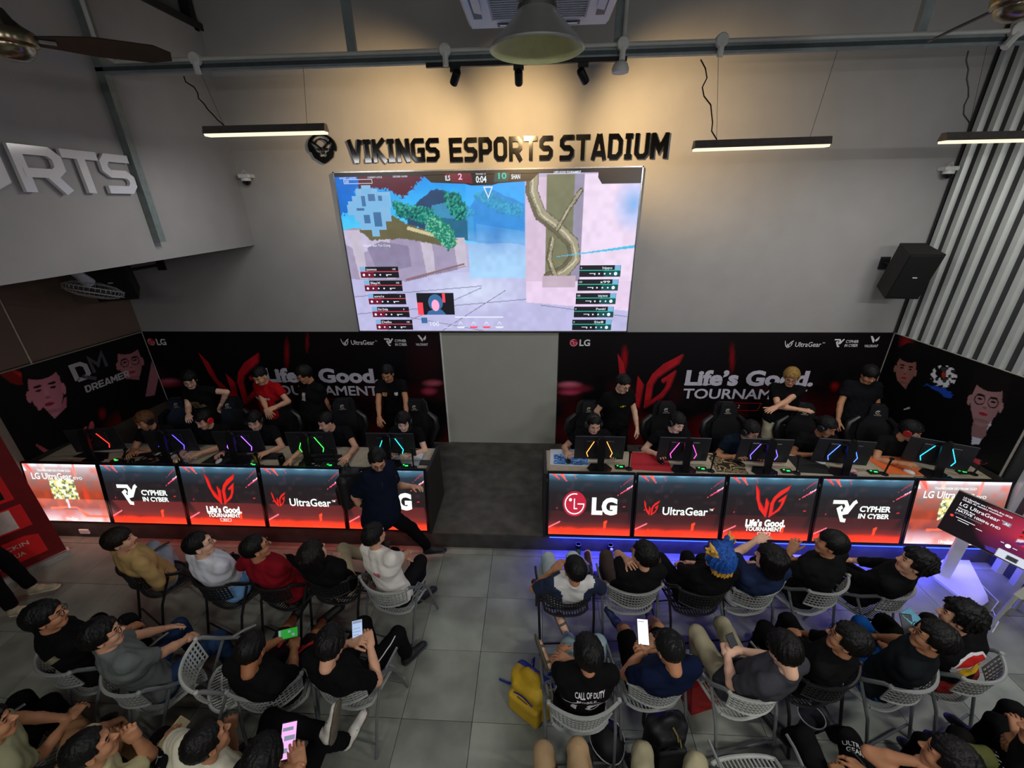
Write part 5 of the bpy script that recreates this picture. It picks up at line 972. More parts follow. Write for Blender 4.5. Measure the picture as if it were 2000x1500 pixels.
# ---- second row, right
E1=sit('seated man in a black jersey and pale jeans with crossed sandalled foot','grey folding chair under the man in the lettered black jersey','grey',(1143,1388),(1147,1276),4,hair='mop',shirt='#0e0e10',pants='#8fa6b0',knees=[K(1112,1252,.56),K(1172,1232,.62)],feet=[p(1108,1236,.09),p(1094,1284,.60)],footdir=(V3(-.3,.9,0),V3(-.55,.75,.2)),hands=[p(1096,1270,.74),p(1114,1292,.86)],look=(-1,6,1.0),shoe='sandal',shoes='#5d5848',sole=SK['c'],skin='b')
E2=sit('seated man in navy T-shirt and black cap holding a phone','grey folding chair under the man in the black cap','grey',(1297,1342),(1308,1268),8,dyaw=6,hair='cap',hcol='#0c0c0d',glasses=True,shirt='#0e1730',sleeve=.7,pants='#101012',plen=1.1,knees=[K(1222,1240),K(1286,1226)],feet=[p(1208,1222,.10),p(1262,1195,.1)],hands=[p(1262,1262,.98),p(1270,1266,.96)],hp=('grip','grip'),look=p(1254,1236,1.0),skin='b',shoes='#26305c',sole='#c8c8cc')
E3=sit('seated man in a charcoal T-shirt and cream trousers playing on a phone','pale folding chair under the man in cream trousers','pale',(1495,1356),(1532,1272),14,dyaw=14,slide=.05,glasses=True,hair='mop',shirt='#3a3a40',sleeve=.8,pants='#b0a88c',knees=[K(1358,1232),K(1408,1214)],feet=[p(1362,1300,.12),p(1440,1260,.12)],hands=[p(1420,1276,.82),p(1442,1270,.84)],hp=('grip','grip'),look=p(1430,1240,.8),skin='c')
E4=sit('seated man in black, head tilted back, glasses, middle of the second row','black folding chair under the man with his head tilted back','black',(1642,1330),(1655,1250),18,dyaw=12,glasses=True,hair='mop',shirt='#101010',sleeve=1.6,pants='#111112',knees=[K(1488,1218),K(1534,1204)],hands=[p(1548,1232,.72),None],look=(-3,5.8,2.4),skin='b')
E5=sit('seated man in a dark slate T-shirt and royal blue trousers','grey folding chair under the man in royal blue trousers','grey',(1800,1334),(1822,1246),22,dyaw=12,glasses=True,hair='mop',shirt='#14181b',sleeve=.8,pants='#1a57a8',knees=[K(1680,1216),K(1700,1250)],hands=[p(1728,1262,.72),None],look=(-3,5.8,2.2),skin='b')
E6=sit('seated man in a black jersey with a flame crest, wearing a face mask','grey folding chair at the right edge under the flame jersey','grey',(1936,1316),(1874,1205),24,dyaw=-10,hair='wavy',shirt='#101011',collar=('low','#7e1510',.10),sleeve=1.7,pants='#15150f',knees=[K(1724,1212),K(1812,1208)],look=(-2,5.8,1.4),skin='a',fat=.02)
# ---- third row
def low(lab,hip,head,yaw,**k): return person(lab,V3(*hip),V3(*head),yaw,**k)
def lowchair(kind,hip,yaw,lab): chair(kind,V3(hip[0],hip[1],0)+FW(yaw)*.05,yaw,lab)
h=P(-10,1500,z=.57); lowchair('grey',h,-24,'grey folding chair under the man at the bottom left edge'); F1=low('seated man at the bottom left edge with bare forearms on his knee',h,hd(-22,1420,h),-24,hair='mop',shirt='#8a8a6c',sleeve=.6,pants='#0d0d0e',knees=[K(30,1385,.58),K(80,1400,.58)],hands=[p(128,1402,.66),p(140,1400,.64)],look=(2,5.5,1.6),skin='b')
h=P(150,1560,z=.57); lowchair('black',h,-22,'black folding chair under the man in cream at the bottom left'); F2=low('seated man in a cream T-shirt resting his chin, bottom left',h,hd(178,1462,h),-22,hair='short',shirt='#c2bd94',sleeve=.8,pants='#8f6a4a',knees=[K(150,1400,.58),K(236,1404,.58)],hands=[p(222,1410,.66),p(262,1440,1.0)],hp=('fist','fist'),look=(2,5.5,2.0),skin='b')
h=P(370,1560,z=.57); lowchair('grey',h,-12,'grey folding chair under the man in lettered trousers'); F3=low('seated man in white with black lettered trousers, bottom left',h,hd(405,1448,h),-12,hair='short',shirt='#c9c6b0',sleeve=.8,pants='#1b1b1d',knees=[K(304,1398,.58),K(392,1392,.58)],hands=[p(330,1425,.72),p(452,1420,.72)],look=(1,5.5,1.6),skin='b',fat=.02)
h=P(520,1590,z=.57); lowchair('black',h,-28,'black folding chair under the man with the pink phone'); F4=low('seated man with striped white sneakers looking at a pink phone',h,hd(515,1488,h),-28,hair='mop',shirt='#101011',sleeve=.7,pants='#101113',knees=[K(522,1442,.66),K(612,1478,.57)],feet=[p(650,1434,.66),p(686,1446,.12)],footdir=(V3(.25,.5,.85),V3(.4,1,.0)),hands=[p(560,1500,.98),p(585,1492,.98)],hp=('grip','grip'),look=p(560,1445,1.0),shoes='#d9d6cc',sole='#5c5348',skin='b')
h=P(1100,1640,z=.57); lowchair('grey',h,4,'grey folding chair below the picture under the tan trousers'); G1=low('seated person in tan trousers, only the legs in view',h,h+V3(0,-.36,.60),4,shirt='#77604a',pants='#a58a68',knees=[K(1062,1476,.55),K(1128,1428,.60)],feet=[p(1090,1560,.1),p(1150,1520,.1)],hands=[p(1150,1508,.64),None],skin='b')
h=P(1290,1640,z=.57); lowchair('grey',h,8,'grey folding chair below the picture under the khaki trousers'); G2=low('seated person in khaki trousers beside a black backpack, only legs in view',h,h+V3(0,-.36,.60),8,shirt='#222222',pants='#9f977a',knees=[K(1254,1432,.58),K(1372,1448,.58)],feet=[p(1262,1540,.1),p(1380,1550,.1)],skin='b')
chair('pale',P(1482,1545,z=.45)+V3(0,.0,0),6,'empty pale folding chair at the bottom edge right of centre')
h=P(1660,1600,z=.57); lowchair('black',h,16,'black folding chair under the person in lettered black sports trousers'); G4=low('seated person in black sports trousers, only the legs in view',h,h+V3(.05,-.38,.58),16,shirt='#101010',pants='#101112',knees=[K(1560,1408,.60),K(1650,1402,.58)],feet=[p(1530,1440,.12),p(1620,1430,.1)],skin='b')
h=P(1880,1590,z=.57); lowchair('black',h,24,'black folding chair under the person leaning on a hand'); G6=low('seated person with dark hair leaning on a raised hand, bottom right',h,hd(1852,1482,h),24,hair='mop',shirt='#4c4f2a',sleeve=1.7,pants='#101110',knees=[K(1790,1400,.58),K(1868,1396,.58)],hands=[p(1800,1490,1.05),None],poles=(V3(-.6,.3,-.6),None),look=(-2.5,5.8,1.8),skin='b')
h=P(2040,1540,z=.57); lowchair('black',h,30,'black folding chair at the bottom right corner'); G5=low('seated person in black with clasped hands at the right edge',h,hd(2050,1440,h),30,hair='mop',shirt='#111111',pants='#111112',knees=[K(1930,1378,.58),K(1975,1382,.58)],hands=[p(1990,1432,.8),p(1998,1440,.8)],look=(-2.5,5.8,1.8),skin='b')
# ---- standing coaches on the stage
def coach(lab,hu,hv,z,yaw,look,**k):
    h=P(hu,hv,z=z); f=FW(yaw); le=k.pop('lean',.05); hip=V3(h[0],h[1],ST+.92)-f*le; return person(lab,hip,h,yaw,look=look,stand=True,pmin=-.32,**k)
def hp_(u,v,y): return P(u,v,y=y)
C1=coach('standing man with glasses in a black printed T-shirt, leftmost on the stage',370,742,1.78,170,(-4.3,4.3,1.0),lean=.16,glasses=True,hair='mop',shirt='#101212',pants='#121212',hands=[hp_(432,790,5.2),hp_(368,812,4.85)],skin='c')
C2=coach('standing man in a bright red T-shirt on the stage',508,735,1.77,165,(-4.0,4.3,.9),hair='under',shirt='#a01218',pants='#141414',hands=[hp_(536,796,4.97),hp_(522,803,5.02)],skin='a',fat=.03,lean=.1)
C3=coach('standing man in a black polo with a white print, arms behind his back',594,732,1.79,150,(-4.3,4.3,1.2),glasses=True,hair='mop',shirt='#101113',pants='#16171a',hands=[V3(-3.05,5.45,1.05),V3(-3.35,5.5,1.05)],skin='b',fat=.05)
C4=coach('standing man in a black T-shirt with two chest badges',757,730,1.77,185,(-2.1,4.2,.9),hair='short',shirt='#0f1012',pants='#121214',lean=.14,hands=[V3(-1.75,5.0,1.12),V3(-2.15,4.95,1.05)],skin='b')
C5=coach('standing man with glasses in a long black T-shirt, first on the right',1217,750,1.76,200,(1.7,4.2,.9),glasses=True,hair='under',shirt='#0e100f',pants='#111111',hands=[V3(1.42,5.1,1.10),V3(.92,5.25,1.1)],skin='c',fat=.02,lean=.1)
C6=coach('standing man with dyed blond hair, arms folded, cream trousers',1545,737,1.78,170,(2.9,4.2,.9),glasses=True,hair='mop',hcol='#8a6a38',shirt='#0f0f10',pants='#b0ab90',hands=[hp_(1512,797,5.12),hp_(1562,800,5.10)],poles=(V3(.8,.2,-.5),V3(-.8,.2,-.5)),skin='a',hp=('flat','flat'))
C7=coach('tall standing man in a black polo looking down, rightmost on the stage',1698,732,1.80,172,(4.3,4.2,.8),hair='bowl',shirt='#121316',sleeve=.6,pants='#15161a',hands=[V3(4.72,5.28,1.0),V3(4.15,5.25,1.05)],skin='b',fat=.04)
# ---- seated players
def player(lab,clab,hu,hv,mouse,kb,tx,yaw=180,**k):
    hip=V3(P(hu,hv,z=1.38)[0]+k.pop('dx',0.),4.90,ST+.56); h=hd(hu,hv,hip,k.pop('R',.66)); g=V3(hip[0]+k.pop('cx',0.),4.90,0); gchair(g,yaw+k.pop('cyaw',0),clab)
    m=p(mouse[0],mouse[1],DZ+.075); kbp=p(kb[0],kb[1],DZ+.07); return person(lab,hip,h,yaw,look=V3(tx,4.25,1.12),pmin=-.26,hands=[kbp,m],hp=('mouse','mouse'),poles=(V3(.5,.1,-.6),V3(-.5,.1,-.6)),knees=[hip+V3(.12,-.4,0),hip+V3(-.12,-.4,0)],**k)
H='#161618'
P1=player('player with light brown hair and headset, leftmost at the left desk','gaming chair, leftmost at the left desk',283,822,(255,886),(288,880),-5.25,hcol='#5a3a20',hair='mop',headset=H,shirt='#141312',skin='b',yaw=190)
P2=player('player with red headphones at the left desk','gaming chair behind the player with red headphones, left desk',398,820,(350,890),(388,886),-4.42,headset='#c01820',hair='mop',shirt='#101011',skin='a',yaw=190)
P3=player('player with black headset and neck chain, middle of the left desk','gaming chair, middle of the left desk',497,822,(434,884),(520,884),-3.55,headset=H,hair='mop',shirt='#111112',skin='a',yaw=185)
P4=player('player without headset turned to the left, fourth at the left desk','gaming chair, fourth at the left desk',637,824,(565,900),(680,890),-2.95,hair='short',shirt='#101012',skin='a',yaw=190,dx=.03)
P5=player('player leaning over the keyboard at the aisle end of the left desk','gaming chair at the aisle end of the left desk',788,824,(760,886),(802,887),-1.6,headset=H,hair='mop',shirt='#0f1012',skin='c')
P6=player('player with headset at the aisle end of the right desk','gaming chair at the aisle end of the right desk',1160,828,(1108,884),(1200,885),.82,headset=H,hair='short',shirt='#121213',skin='a')
P7=player('player with fringe and headset leaning right, by the red mouse mat','gaming chair behind the red mouse mat',1322,826,(1282,886),(1335,888),1.95,headset=H,hair='mop',shirt='#111112',skin='c',roll=-.15)
P8=player('player in navy with glasses and headset, middle of the right desk','gaming chair, middle of the right desk',1466,842,(1434,892),(1490,893),2.8,headset=H,hair='mop',glasses=True,shirt='#131c28',skin='b',fat=.03)
P9=player('player with dark headset reaching over a black mouse mat','gaming chair behind the black mouse mat, right desk',1614,834,(1588,888),(1640,890),3.8,headset=H,hair='mop',shirt='#101011',skin='d',yaw=172)
P10=player('player with red earcups and tattooed forearm at the orange mat','gaming chair, rightmost at the right desk',1778,842,(1760,905),(1840,893),4.85,headset='#8a1a18',hair='mop',shirt='#111110',skin='b',yaw=170)
# ---- walking man and bystander
h=V3(-1.62,3.42,.95); W=person('walking man in a navy polo with a black backpack, stepping off the stage',h,P(737,898,z=1.60),-108,look=(-.9,2.2,.6),stand=True,hair='short',glasses=True,shirt='#0f1626',sleeve=.85,pants='#0d0e12',fat=.05,hands=[P(806,950,z=1.15),P(712,1000,z=1.0)],knees=[V3(-1.2,3.75,.5),V3(-1.3,3.3,.6)],feet=[V3(-1.22,3.80,.09),V3(-1.80,3.40,.10)],poles=(V3(0,.2,-1),V3(-1,-.3,-.3)),footdir=(V3(1,.15,0),V3(1,-.2,0)),skin='a',hp=('relaxed','relaxed'))
Z=person('standing person in black with cream sneakers, at the left edge',V3(-5.78,2.92,.93),V3(-5.80,2.90,1.60),-60,stand=True,hair='mop',shirt='#0c0c0d',sleeve=1.9,pants='#0b0b0c',feet=[P(70,1150,z=.09),P(30,1192,z=.09)],knees=[V3(-5.2,3.3,.5),V3(-5.2,3.0,.5)],footdir=(V3(1,.35,0),V3(1,.3,0)),shoes='#a89c82',sole='#b9b2a0',skin='b',fat=.06)
# ================================================================ things on the desks
SIDE=[('left desk, %s'%s) for s in ('leftmost seat','second seat','middle seat','fourth seat','aisle seat')]+[('right desk, %s'%s) for s in ('aisle seat','second seat','middle seat','fourth seat','rightmost seat')]
MX=[(-5.66,.18),(-4.64,.12),(-3.74,.06),(-2.80,.03),(-1.78,0.),(.80,0.),(1.80,-.02),(2.74,-.04),(3.63,-.14),(4.66,-.42)]
STR=['#ff2a20','#5040ff','#8a50ff','#30e040','#20d8e8','#ff8a3a','#e040b0','#6a50ff','#4068ff','#20c0f0']; SN=['red','blue violet','purple','green','cyan','orange','pink','violet','blue','turquoise']
M_mon=mat('#26262b',.35,var=.06); M_mon2=mat('#151518',.3,var=.05)
def monitor(i):
    x,yw=MX[i]; c=V3(x,4.26,DZ); r=empty('monitor',c,0,'monitor seen from behind with %s light strips, %s'%(SN[i],SIDE[i]),'monitor','monitors on the gaming desks'); R=rotz(yw); g=lambda a,b,z:c+R@V3(a,b,z)
    hexp=[(-.15,.02),(-.09,.12),(.09,.12),(.15,.02),(.09,-.10),(-.09,-.10)]; MB().prism(hexp,.012,(c+V3(0,0,.001),R@V3(1,0,0),R@V3(0,1,0),V3(0,0,1))).build('stand_base',M_mon2,r,org=c)
    MB().prism([(-.035,0),(.035,0),(.045,.40),(.02,.43),(-.02,.43),(-.045,.40)],.035,(g(0,-.01,.01),R@V3(1,0,0),nrm(V3(0,.10,1)),nrm(R@V3(0,-1,.1)))).build('stand_column',M_mon2,r,org=c)
    MB().tube([g(0,.03,.26),g(0,.11,.26)],.03,10).build('stand_neck',M_mon2,r,org=c)
    T=R@rotx(.10); o=g(0,.14,.225); MB().box(o,(.60,.018,.345),T,bev=.005).box(o+T@V3(0,-.018,0),(.34,.022,.24),T,bev=.008).build('panel',M_mon,r,org=c)
    MB().box(o+T@V3(0,.0105,0),(.585,.002,.33),T).build('screen',em('#4a5a78',1.6),r,org=c)
    for s in(-1,1):
        mb=MB(); F=(o+T@V3(0,-.031,0),T@V3(s,0,0),T@V3(0,0,1),T@V3(0,-1,0))
        for q in stroke([(.075,.115),(.155,-.055),(.135,-.115)],.0062): mb.prism(q,.003,F)
        mb.build('light_strip',em(STR[i],5),r,org=c)
    MB().tube([g(-.02,.02,.43),g(.02,.02,.43)],.022,10).tube([g(0,.02,.445),g(0,-.01,.45)],.018,10).build('webcam',mat('#1c1310',.4),r,True,org=c)
    return r
for i in range(10): monitor(i)
def matp(px,col,lab,paint=None):
    pts=[p(u,v,DZ) for u,v in px]; c=sum(pts)/len(pts); c[2]=DZ; ux=nrm(pts[1]-pts[0]); mb=MB(); mb.add([q*V3(1,1,0)+V3(0,0,DZ+.0005) for q in pts]+[q*V3(1,1,0)+V3(0,0,DZ+.004) for q in pts],[(0,1,2,3)[::-1],(4,5,6,7),(0,1,5,4),(1,2,6,5),(2,3,7,6),(3,0,4,7)])
    if paint is None: o=mb.build('mouse_mat',mat(col,.8,var=.06),None); tag(o,lab,'mouse mat'); return
    r=empty('mouse_mat',c,0,lab,'mouse mat'); mb.build('mat_base',mat(col,.8),r,org=c)
    P0,P1,P2,P3=[q*V3(1,1,0)+V3(0,0,DZ+.0048) for q in pts]; n=48; a=np.linspace(0,1,n+1); A,B=np.meshgrid(a,a); X=(P0*(1-A[...,None])+P1*A[...,None])*(1-B[...,None])+(P3*(1-A[...,None])+P2*A[...,None])*B[...,None]; C=paint(A,B); i=np.arange(n*n); k=(i//n)*(n+1)+i%n
    rawobj('print',X.reshape(-1,3),np.stack([k,k+n+1,k+n+2,k+1],1)[:,::-1],colmat(0,.8),None,r,False,C.reshape(-1,3),c)
def wave(A,B):
    C=np.zeros(A.shape+(3,)); C[...]=np.array(lin('#c4c9d4')); n=vnoise(A,B,.08,3); m=(B>.25+.25*abs(A-.5))&(B<.95)&(A>.1)&(A<.98)&(np.hypot(A-.5,(B-.35)*1.2)>.2); put(C,m,'#3d74b8'); put(C,m&(np.sin((B*30+n*8+A*6))>.3),'#8fb4dc'); put(C,m&(np.sin((B*18+n*6-A*9))<-.8),'#1c3a80'); return C
def curls(A,B):
    C=np.zeros(A.shape+(3,)); C[...]=np.array(lin('#2a1e16')); n=vnoise(A,B,.22,4); put(C,abs(np.sin(n*16+A*5+B*3))>.86,'#a8946c'); return C
def kanji(A,B):
    C=np.zeros(A.shape+(3,)); C[...]=np.array(lin('#181412')); n=vnoise(A,B,.12,6); put(C,(n>.62)&(B<.5),'#8f6a50'); put(C,(B>.68)&(B<.92)&(np.sin(A*26)>.2),'#b8b0a0'); return C
matp([(1074,908),(1151,912),(1147,878),(1075,878)],'#b8b8b8','white mouse mat with a blue wave drawing, aisle end of the right desk',lambda A,B:wave(A,1-B))
matp([(1231,917),(1315,922),(1299,887),(1233,883)],'#a8202a','plain red mouse mat, right desk'); matp([(1400,921),(1462,926),(1440,890),(1380,887)],'#222222','brown mouse mat with curling pattern, right desk',curls)
matp([(1562,923),(1632,927),(1594,893),(1534,890)],'#121213','black mouse mat on the right desk','') if False else matp([(1562,923),(1632,927),(1594,893),(1534,890)],'#121213','black mouse mat on the right desk')
matp([(1736,926),(1811,929),(1771,894),(1685,891)],'#d0602a','orange mouse mat on the right desk'); matp([(258,905),(320,906),(348,884),(302,882)],'#201814','dark mouse mat with a pale printed design, left desk',kanji)
matp([(142,893),(200,896),(215,884),(165,882)],'#151414','short black mouse mat, leftmost on the left desk'); matp([(392,905),(488,909),(498,884),(432,880)],'#161617','wide black mouse mat, middle of the left desk'); matp([(580,913),(655,914),(668,888),(600,885)],'#141416','black mouse mat in front of the player without headset'); matp([(745,912),(815,914),(835,882),(752,880)],'#8f9298','grey mouse mat, aisle end of the left desk')
kb=[((272,888),'#1b1b1d','black'),((362,893),'#c9ccd2','white'),((524,893),'#1c1c20','black slim'),((640,897),'#151517','small black'),((800,893),'#c0c2c6','pale'),((1178,893),'#c9ccd0','white'),((1322,895),'#14161c','black blue-lit'),((1500,900),'#c98f94','pink'),((1642,900),'#4a4a52','rainbow-lit'),((1835,900),'#c9cccb','white green-lit')]
for i,((u,v),c_,nm) in enumerate(kb):
    c=p(u,v,DZ); yw=MX[i][1]; r=empty('keyboard',c,0,'%s keyboard, %s'%(nm,SIDE[i]),'keyboard','keyboards on the gaming desks'); R=rotz(yw); MB().box(c+V3(0,0,.013),(.34,.12,.022),R,bev=.004).build('keyboard_case',mat(c_,.4),r,org=c)
    mb=MB()
    for a in range(14):
        for b in range(5): mb.box(c+R@V3(-.15+a*.023,-.044+b*.022,.028),(.018,.017,.008),R,mi=(a//3)%4)
    g=[mat('#222226',.5)]*4 if i in(0,2,3) else ([em(x,1.2) for x in ('#30e060','#e05060','#f0f0ff','#5070ff')] if i==8 else ([em('#2060ff',.6)]*4 if i==6 else ([em('#20a040',.5)]*4 if i==9 else [mat('#d8dade' if i!=7 else '#e0a8ac',.5)]*4)))
    o=mb.build('keys',g,r,org=c); o['kind']='stuff'
for i,pp in enumerate((P1,P2,P3,P4,P5,P6,P7,P8,P9,P10)):
    w=pp['arm'][1][2]; d=nrm(pp['arm'][1][2]-pp['arm'][1][1]); c=V3(w[0]+d[0]*.10,w[1]+d[1]*.10,DZ+.004); o=MB().lathe([(.0,.034),(.012,.033),(.024,.026),(.030,.012),(.029,0),(0,0)],(0,0,0),14,cap=False); V=np.array(o.V); V[:,1]*=1.9; o.V=[tuple(q) for q in V@rotz(math.atan2(-d[0],d[1])).T]
    m=o.build('mouse',mat('#d5d5d6' if i in(8,9,2) else '#111113',.35),None,True); m.location=tuple(c); tag(m,'computer mouse under the hand, %s'%SIDE[i],'mouse','mice on the gaming desks')
PST=[((245,878),(240,903)),((346,884),(359,907)),((500,888),(509,912)),((650,877),(659,913)),((804,877),(808,914)),((1231,882),(1228,916)),((1396,886),(1388,920)),((1560,891),(1555,924)),((1742,896),(1726,926)),((1920,903),(1900,926))]
for i,(a,b) in enumerate(PST):
    c=p(b[0],b[1],DZ); t=P(a[0],a[1],y=c[1]); r=empty('mic_stand',c,0,'thin black stand with small green-lit box, %s'%SIDE[i],'stand','thin stands along the desk fronts'); MB().tube([c+V3(0,0,.01),t],[.009,.011],6).box(t,(.035,.03,.02)).build('pole',M_black,r,org=c)
    MB().lathe([(.045,0),(.045,.006),(.02,.012)],c,14).build('base',M_black,r,True,org=c); b2=c+V3(-.10,.02,.012); MB().box(b2,(.12,.07,.022),bev=.003).build('hub_box',mat('#14161a',.35),r,org=c); MB().box(b2+V3(.01,-.01,.0125),(.035,.02,.003)).box(b2+V3(-.03,.01,.0125),(.02,.012,.003)).build('indicator_light',em('#20ff60',2.2),r,org=c)
rc=random.Random(4)
def cable(c,col,lab,n=26,s=.13,r_=.0028):
    pts=[];x=y=0.;a=rc.uniform(0,6)
    for k in range(n): a+=rc.uniform(-.2,1.3)*(1 if k%9<5 else -1); x+=math.cos(a)*.032;y+=math.sin(a)*.024; x=max(-s,min(s,x)); y=max(-s*.5,min(s*.5,y)); pts.append(c+V3(x,y,.006+.004*(k%3)))
    P_=[]
    for k in range(len(pts)-1):
        for t in (0,.5): P_.append(pts[k]*(1-t)+pts[k+1]*t)
    tag(MB().tube(P_,r_,5).build('cable',mat(col,.5,var=0),None,True),lab,'cable','loose cables on the desks')
for i,(x,yw) in enumerate(MX):
    cable(V3(x+.16,4.20,DZ),'#c8c6bc','loose pale cable coiled beside the monitor foot, %s'%SIDE[i],30 if i in(0,1,5) else 22); cable(V3(x-.14,4.17,DZ),'#111112','loose black cable by the desk edge, %s'%SIDE[i],22)
    cable(V3(x+.30,4.15,DZ),'#17181a','second black cable near the thin stand, %s'%SIDE[i],18,.09)
def can(c,r,h,cols,lab,cat='can',name='drink_can'):
    e=empty(name,c,0,lab,cat); MB().lathe([(r*.8,0),(r,.01),(r,h-.015),(r*.85,h-.003)],c,18).build('can_body',mat(cols[0],.3,.4),e,True,org=c); MB().lathe([(r*.85,h-.003),(r*.85,h),(r*.78,h),(r*.76,h-.004)],c,18).build('lid',mat(cols[1],.25,.8),e,org=c); return e
can(p(503,902,DZ),.033,.13,('#8f7a30','#c0b070'),'gold drink can on the left desk beside the middle seat'); can(p(553,908,DZ),.04,.13,('#141518','#55585c'),'black tumbler with metal rings on the left desk','cup','tumbler')
for k,(u,v,lab) in enumerate(((1127,1072,'black energy drink can on the floor by the stage riser, left one'),(1188,1073,'black energy drink can on the floor by the stage riser, right one'))):
    c=P(u,v,z=0); c[1]=min(c[1],3.90); e=can(c,.036,.17,('#0c0d0e','#b8bcc4'),lab); mb=MB()
    for dx in(-.014,0,.014): mb.prism([(dx-.003,.05),(dx+.003,.05),(dx+.005,.12),(dx-.004,.12)],.001,(c+V3(0,-.0365,0),V3(1,0,0),V3(0,0,1),V3(0,-1,0)))
    mb.build('claw_mark',mat('#5fae2e',.4),e,org=c)
c=P(1192,1096,z=0); bt=empty('water_bottle',c,0,'clear plastic bottle beside the right energy drink can','bottle'); MB().lathe([(.03,0),(.032,.02),(.032,.13),(.014,.17),(.014,.18)],c,16).build('bottle_body',mat('#c8d4e8',.08,trans=.9,var=0),bt,True,org=c); MB().lathe([(.016,.18),(.016,.195)],c,12).build('cap',M_white,bt,org=c)
c=p(490,884,DZ); o=MB().lathe([(.0,.0),(.05,.005),(.055,.03),(.045,.06),(.02,.075),(0,.07)],c,9).build('plastic_bag',mat('#9a9c9e',.3,bump=.8,scale=30)); tag(o,'crumpled grey plastic bag on the left desk','bag')
o=MB().box(p(1658,921,DZ)+V3(0,0,.018),(.13,.07,.035),bev=.006).build('tissue_packet',mat('#d0a09c',.6)); tag(o,'small pink packet at the front edge of the right desk','packet')
# headphones lying on the left desk
c=p(775,893,DZ); mb=MB(); mb.tube([c+V3(.08*math.cos(a),.07*math.sin(a),.03) for a in np.linspace(0,3.3,14)],.011,6)
for a in (0,3.2): mb.lathe([(.02,-.02),(.045,-.015),(.045,.012),(.03,.02)],c+V3(.08*math.cos(a),.07*math.sin(a),.04),14,R=roty(.9))
tag(mb.build('headphones',M_black,None,True),'black headphones lying on the left desk at the aisle seat','headphones')
o=MB().box(p(835,905,DZ)*V3(1,1,0)+V3(-.03,0,DZ+.012),(.13,.09,.018),bev=.003).build('interface_box',mat('#20262a',.4)); tag(o,'small dark interface box at the aisle corner of the left desk','device')
# ================================================================ phones and carried things
def phone(c,toward,up,col,lab,scr,s=1.,body='#101012',detail=None):
    c=np.array(c,float); n=nrm(np.array(toward,float)-c); u=np.array(up,float); u=nrm(u-n*(u@n)); r_=np.cross(u,n); R=np.stack([r_,-n,u],1); e=empty('phone',c,0,lab,'phone'); MB().box(c,(.075*s,.009,.158*s),R,bev=.004).build('phone_body',mat(body,.3),e,org=c)
    F=(c+n*.0048,r_,u,n); mb=MB(); mb.prism([(-.034*s,-.074*s),(.034*s,-.074*s),(.034*s,.074*s),(-.034*s,.074*s)],0.,F,0.,0)
    if detail: [mb.prism([(x0*s,y0*s),(x1*s,y0*s),(x1*s,y1*s),(x0*s,y1*s)],0.,F,.0004,1) for x0,y0,x1,y1 in detail]
    mb.build('screen',[em(*scr),em(*(('#5a6472',.6) if not detail else ('#8f98b0',.8)))],e,org=c)
CAMP=V3(0,0,CH)
phone(p(563,1237,.84),D3['head'],V3(.9,.2,.1),'','phone with a green game picture held by the man in shorts',('#1f8a2c',1.0),1.,detail=[(-.03,-.07,.03,-.055),(-.02,.0,-.005,.02),(.005,.03,.02,.05)])
phone(p(698,1234,1.02),D4['head']*.4+CAMP*.6,V3(-.05,.4,1),'','black phone showing a pale list held by the man in track trousers',('#a8c0e4',1.0),1.05,detail=[(-.03,.055,.03,.07),(-.028,.02,.02,.024),(-.028,0,.024,.004),(-.028,-.02,.01,-.016),(-.028,-.04,.02,-.036)])
phone(p(1256,1234,1.05),E2['head']*.4+CAMP*.6,V3(-.05,.5,1),'','phone with a bright white screen held by the man in the black cap',('#e8ecff',1.3),1.1,detail=[(-.03,.058,.01,.062)])
phone(p(1433,1260,.86),E3['head'],V3(-.3,.7,.6),'','dark phone in the hands of the man in cream trousers',('#20222c',.5))
phone(p(563,1446,1.06),F4['head']*.5+CAMP*.5,V3(.05,.5,1),'','phone with a pink chat page held by the man with striped sneakers',('#f0a8e8',1.25),1.15,detail=[(-.03,.04,.02,.055),(-.02,.0,.03,.02),(-.03,-.05,.0,-.03)])
phone(p(340,1432,.74),F3['head'],V3(.4,.8,.3),'','gold phone lying in the lap of the man with lettered trousers',('#6a5c40',.5),1.1,'#b8a070')
phone(p(1772,1220,.80),E5['head'],V3(-.1,.5,.9),'','dark phone held below the blue mask',('#2a2c34',.5))
o=MB().box(p(1778,1204,.83),(.13,.10,.012),rotz(.5)@rotx(.3),bev=.004); [o.box(p(1778,1204,.83)+rotz(.5)@rotx(.3)@V3(0,y,.007),(.13,.008,.003),rotz(.5)@rotx(.3)) for y in(-.03,0,.03)]
tag(o.build('face_mask',mat('#6fb4cc',.8)),'pale blue surgical mask resting on a knee, right side','mask')
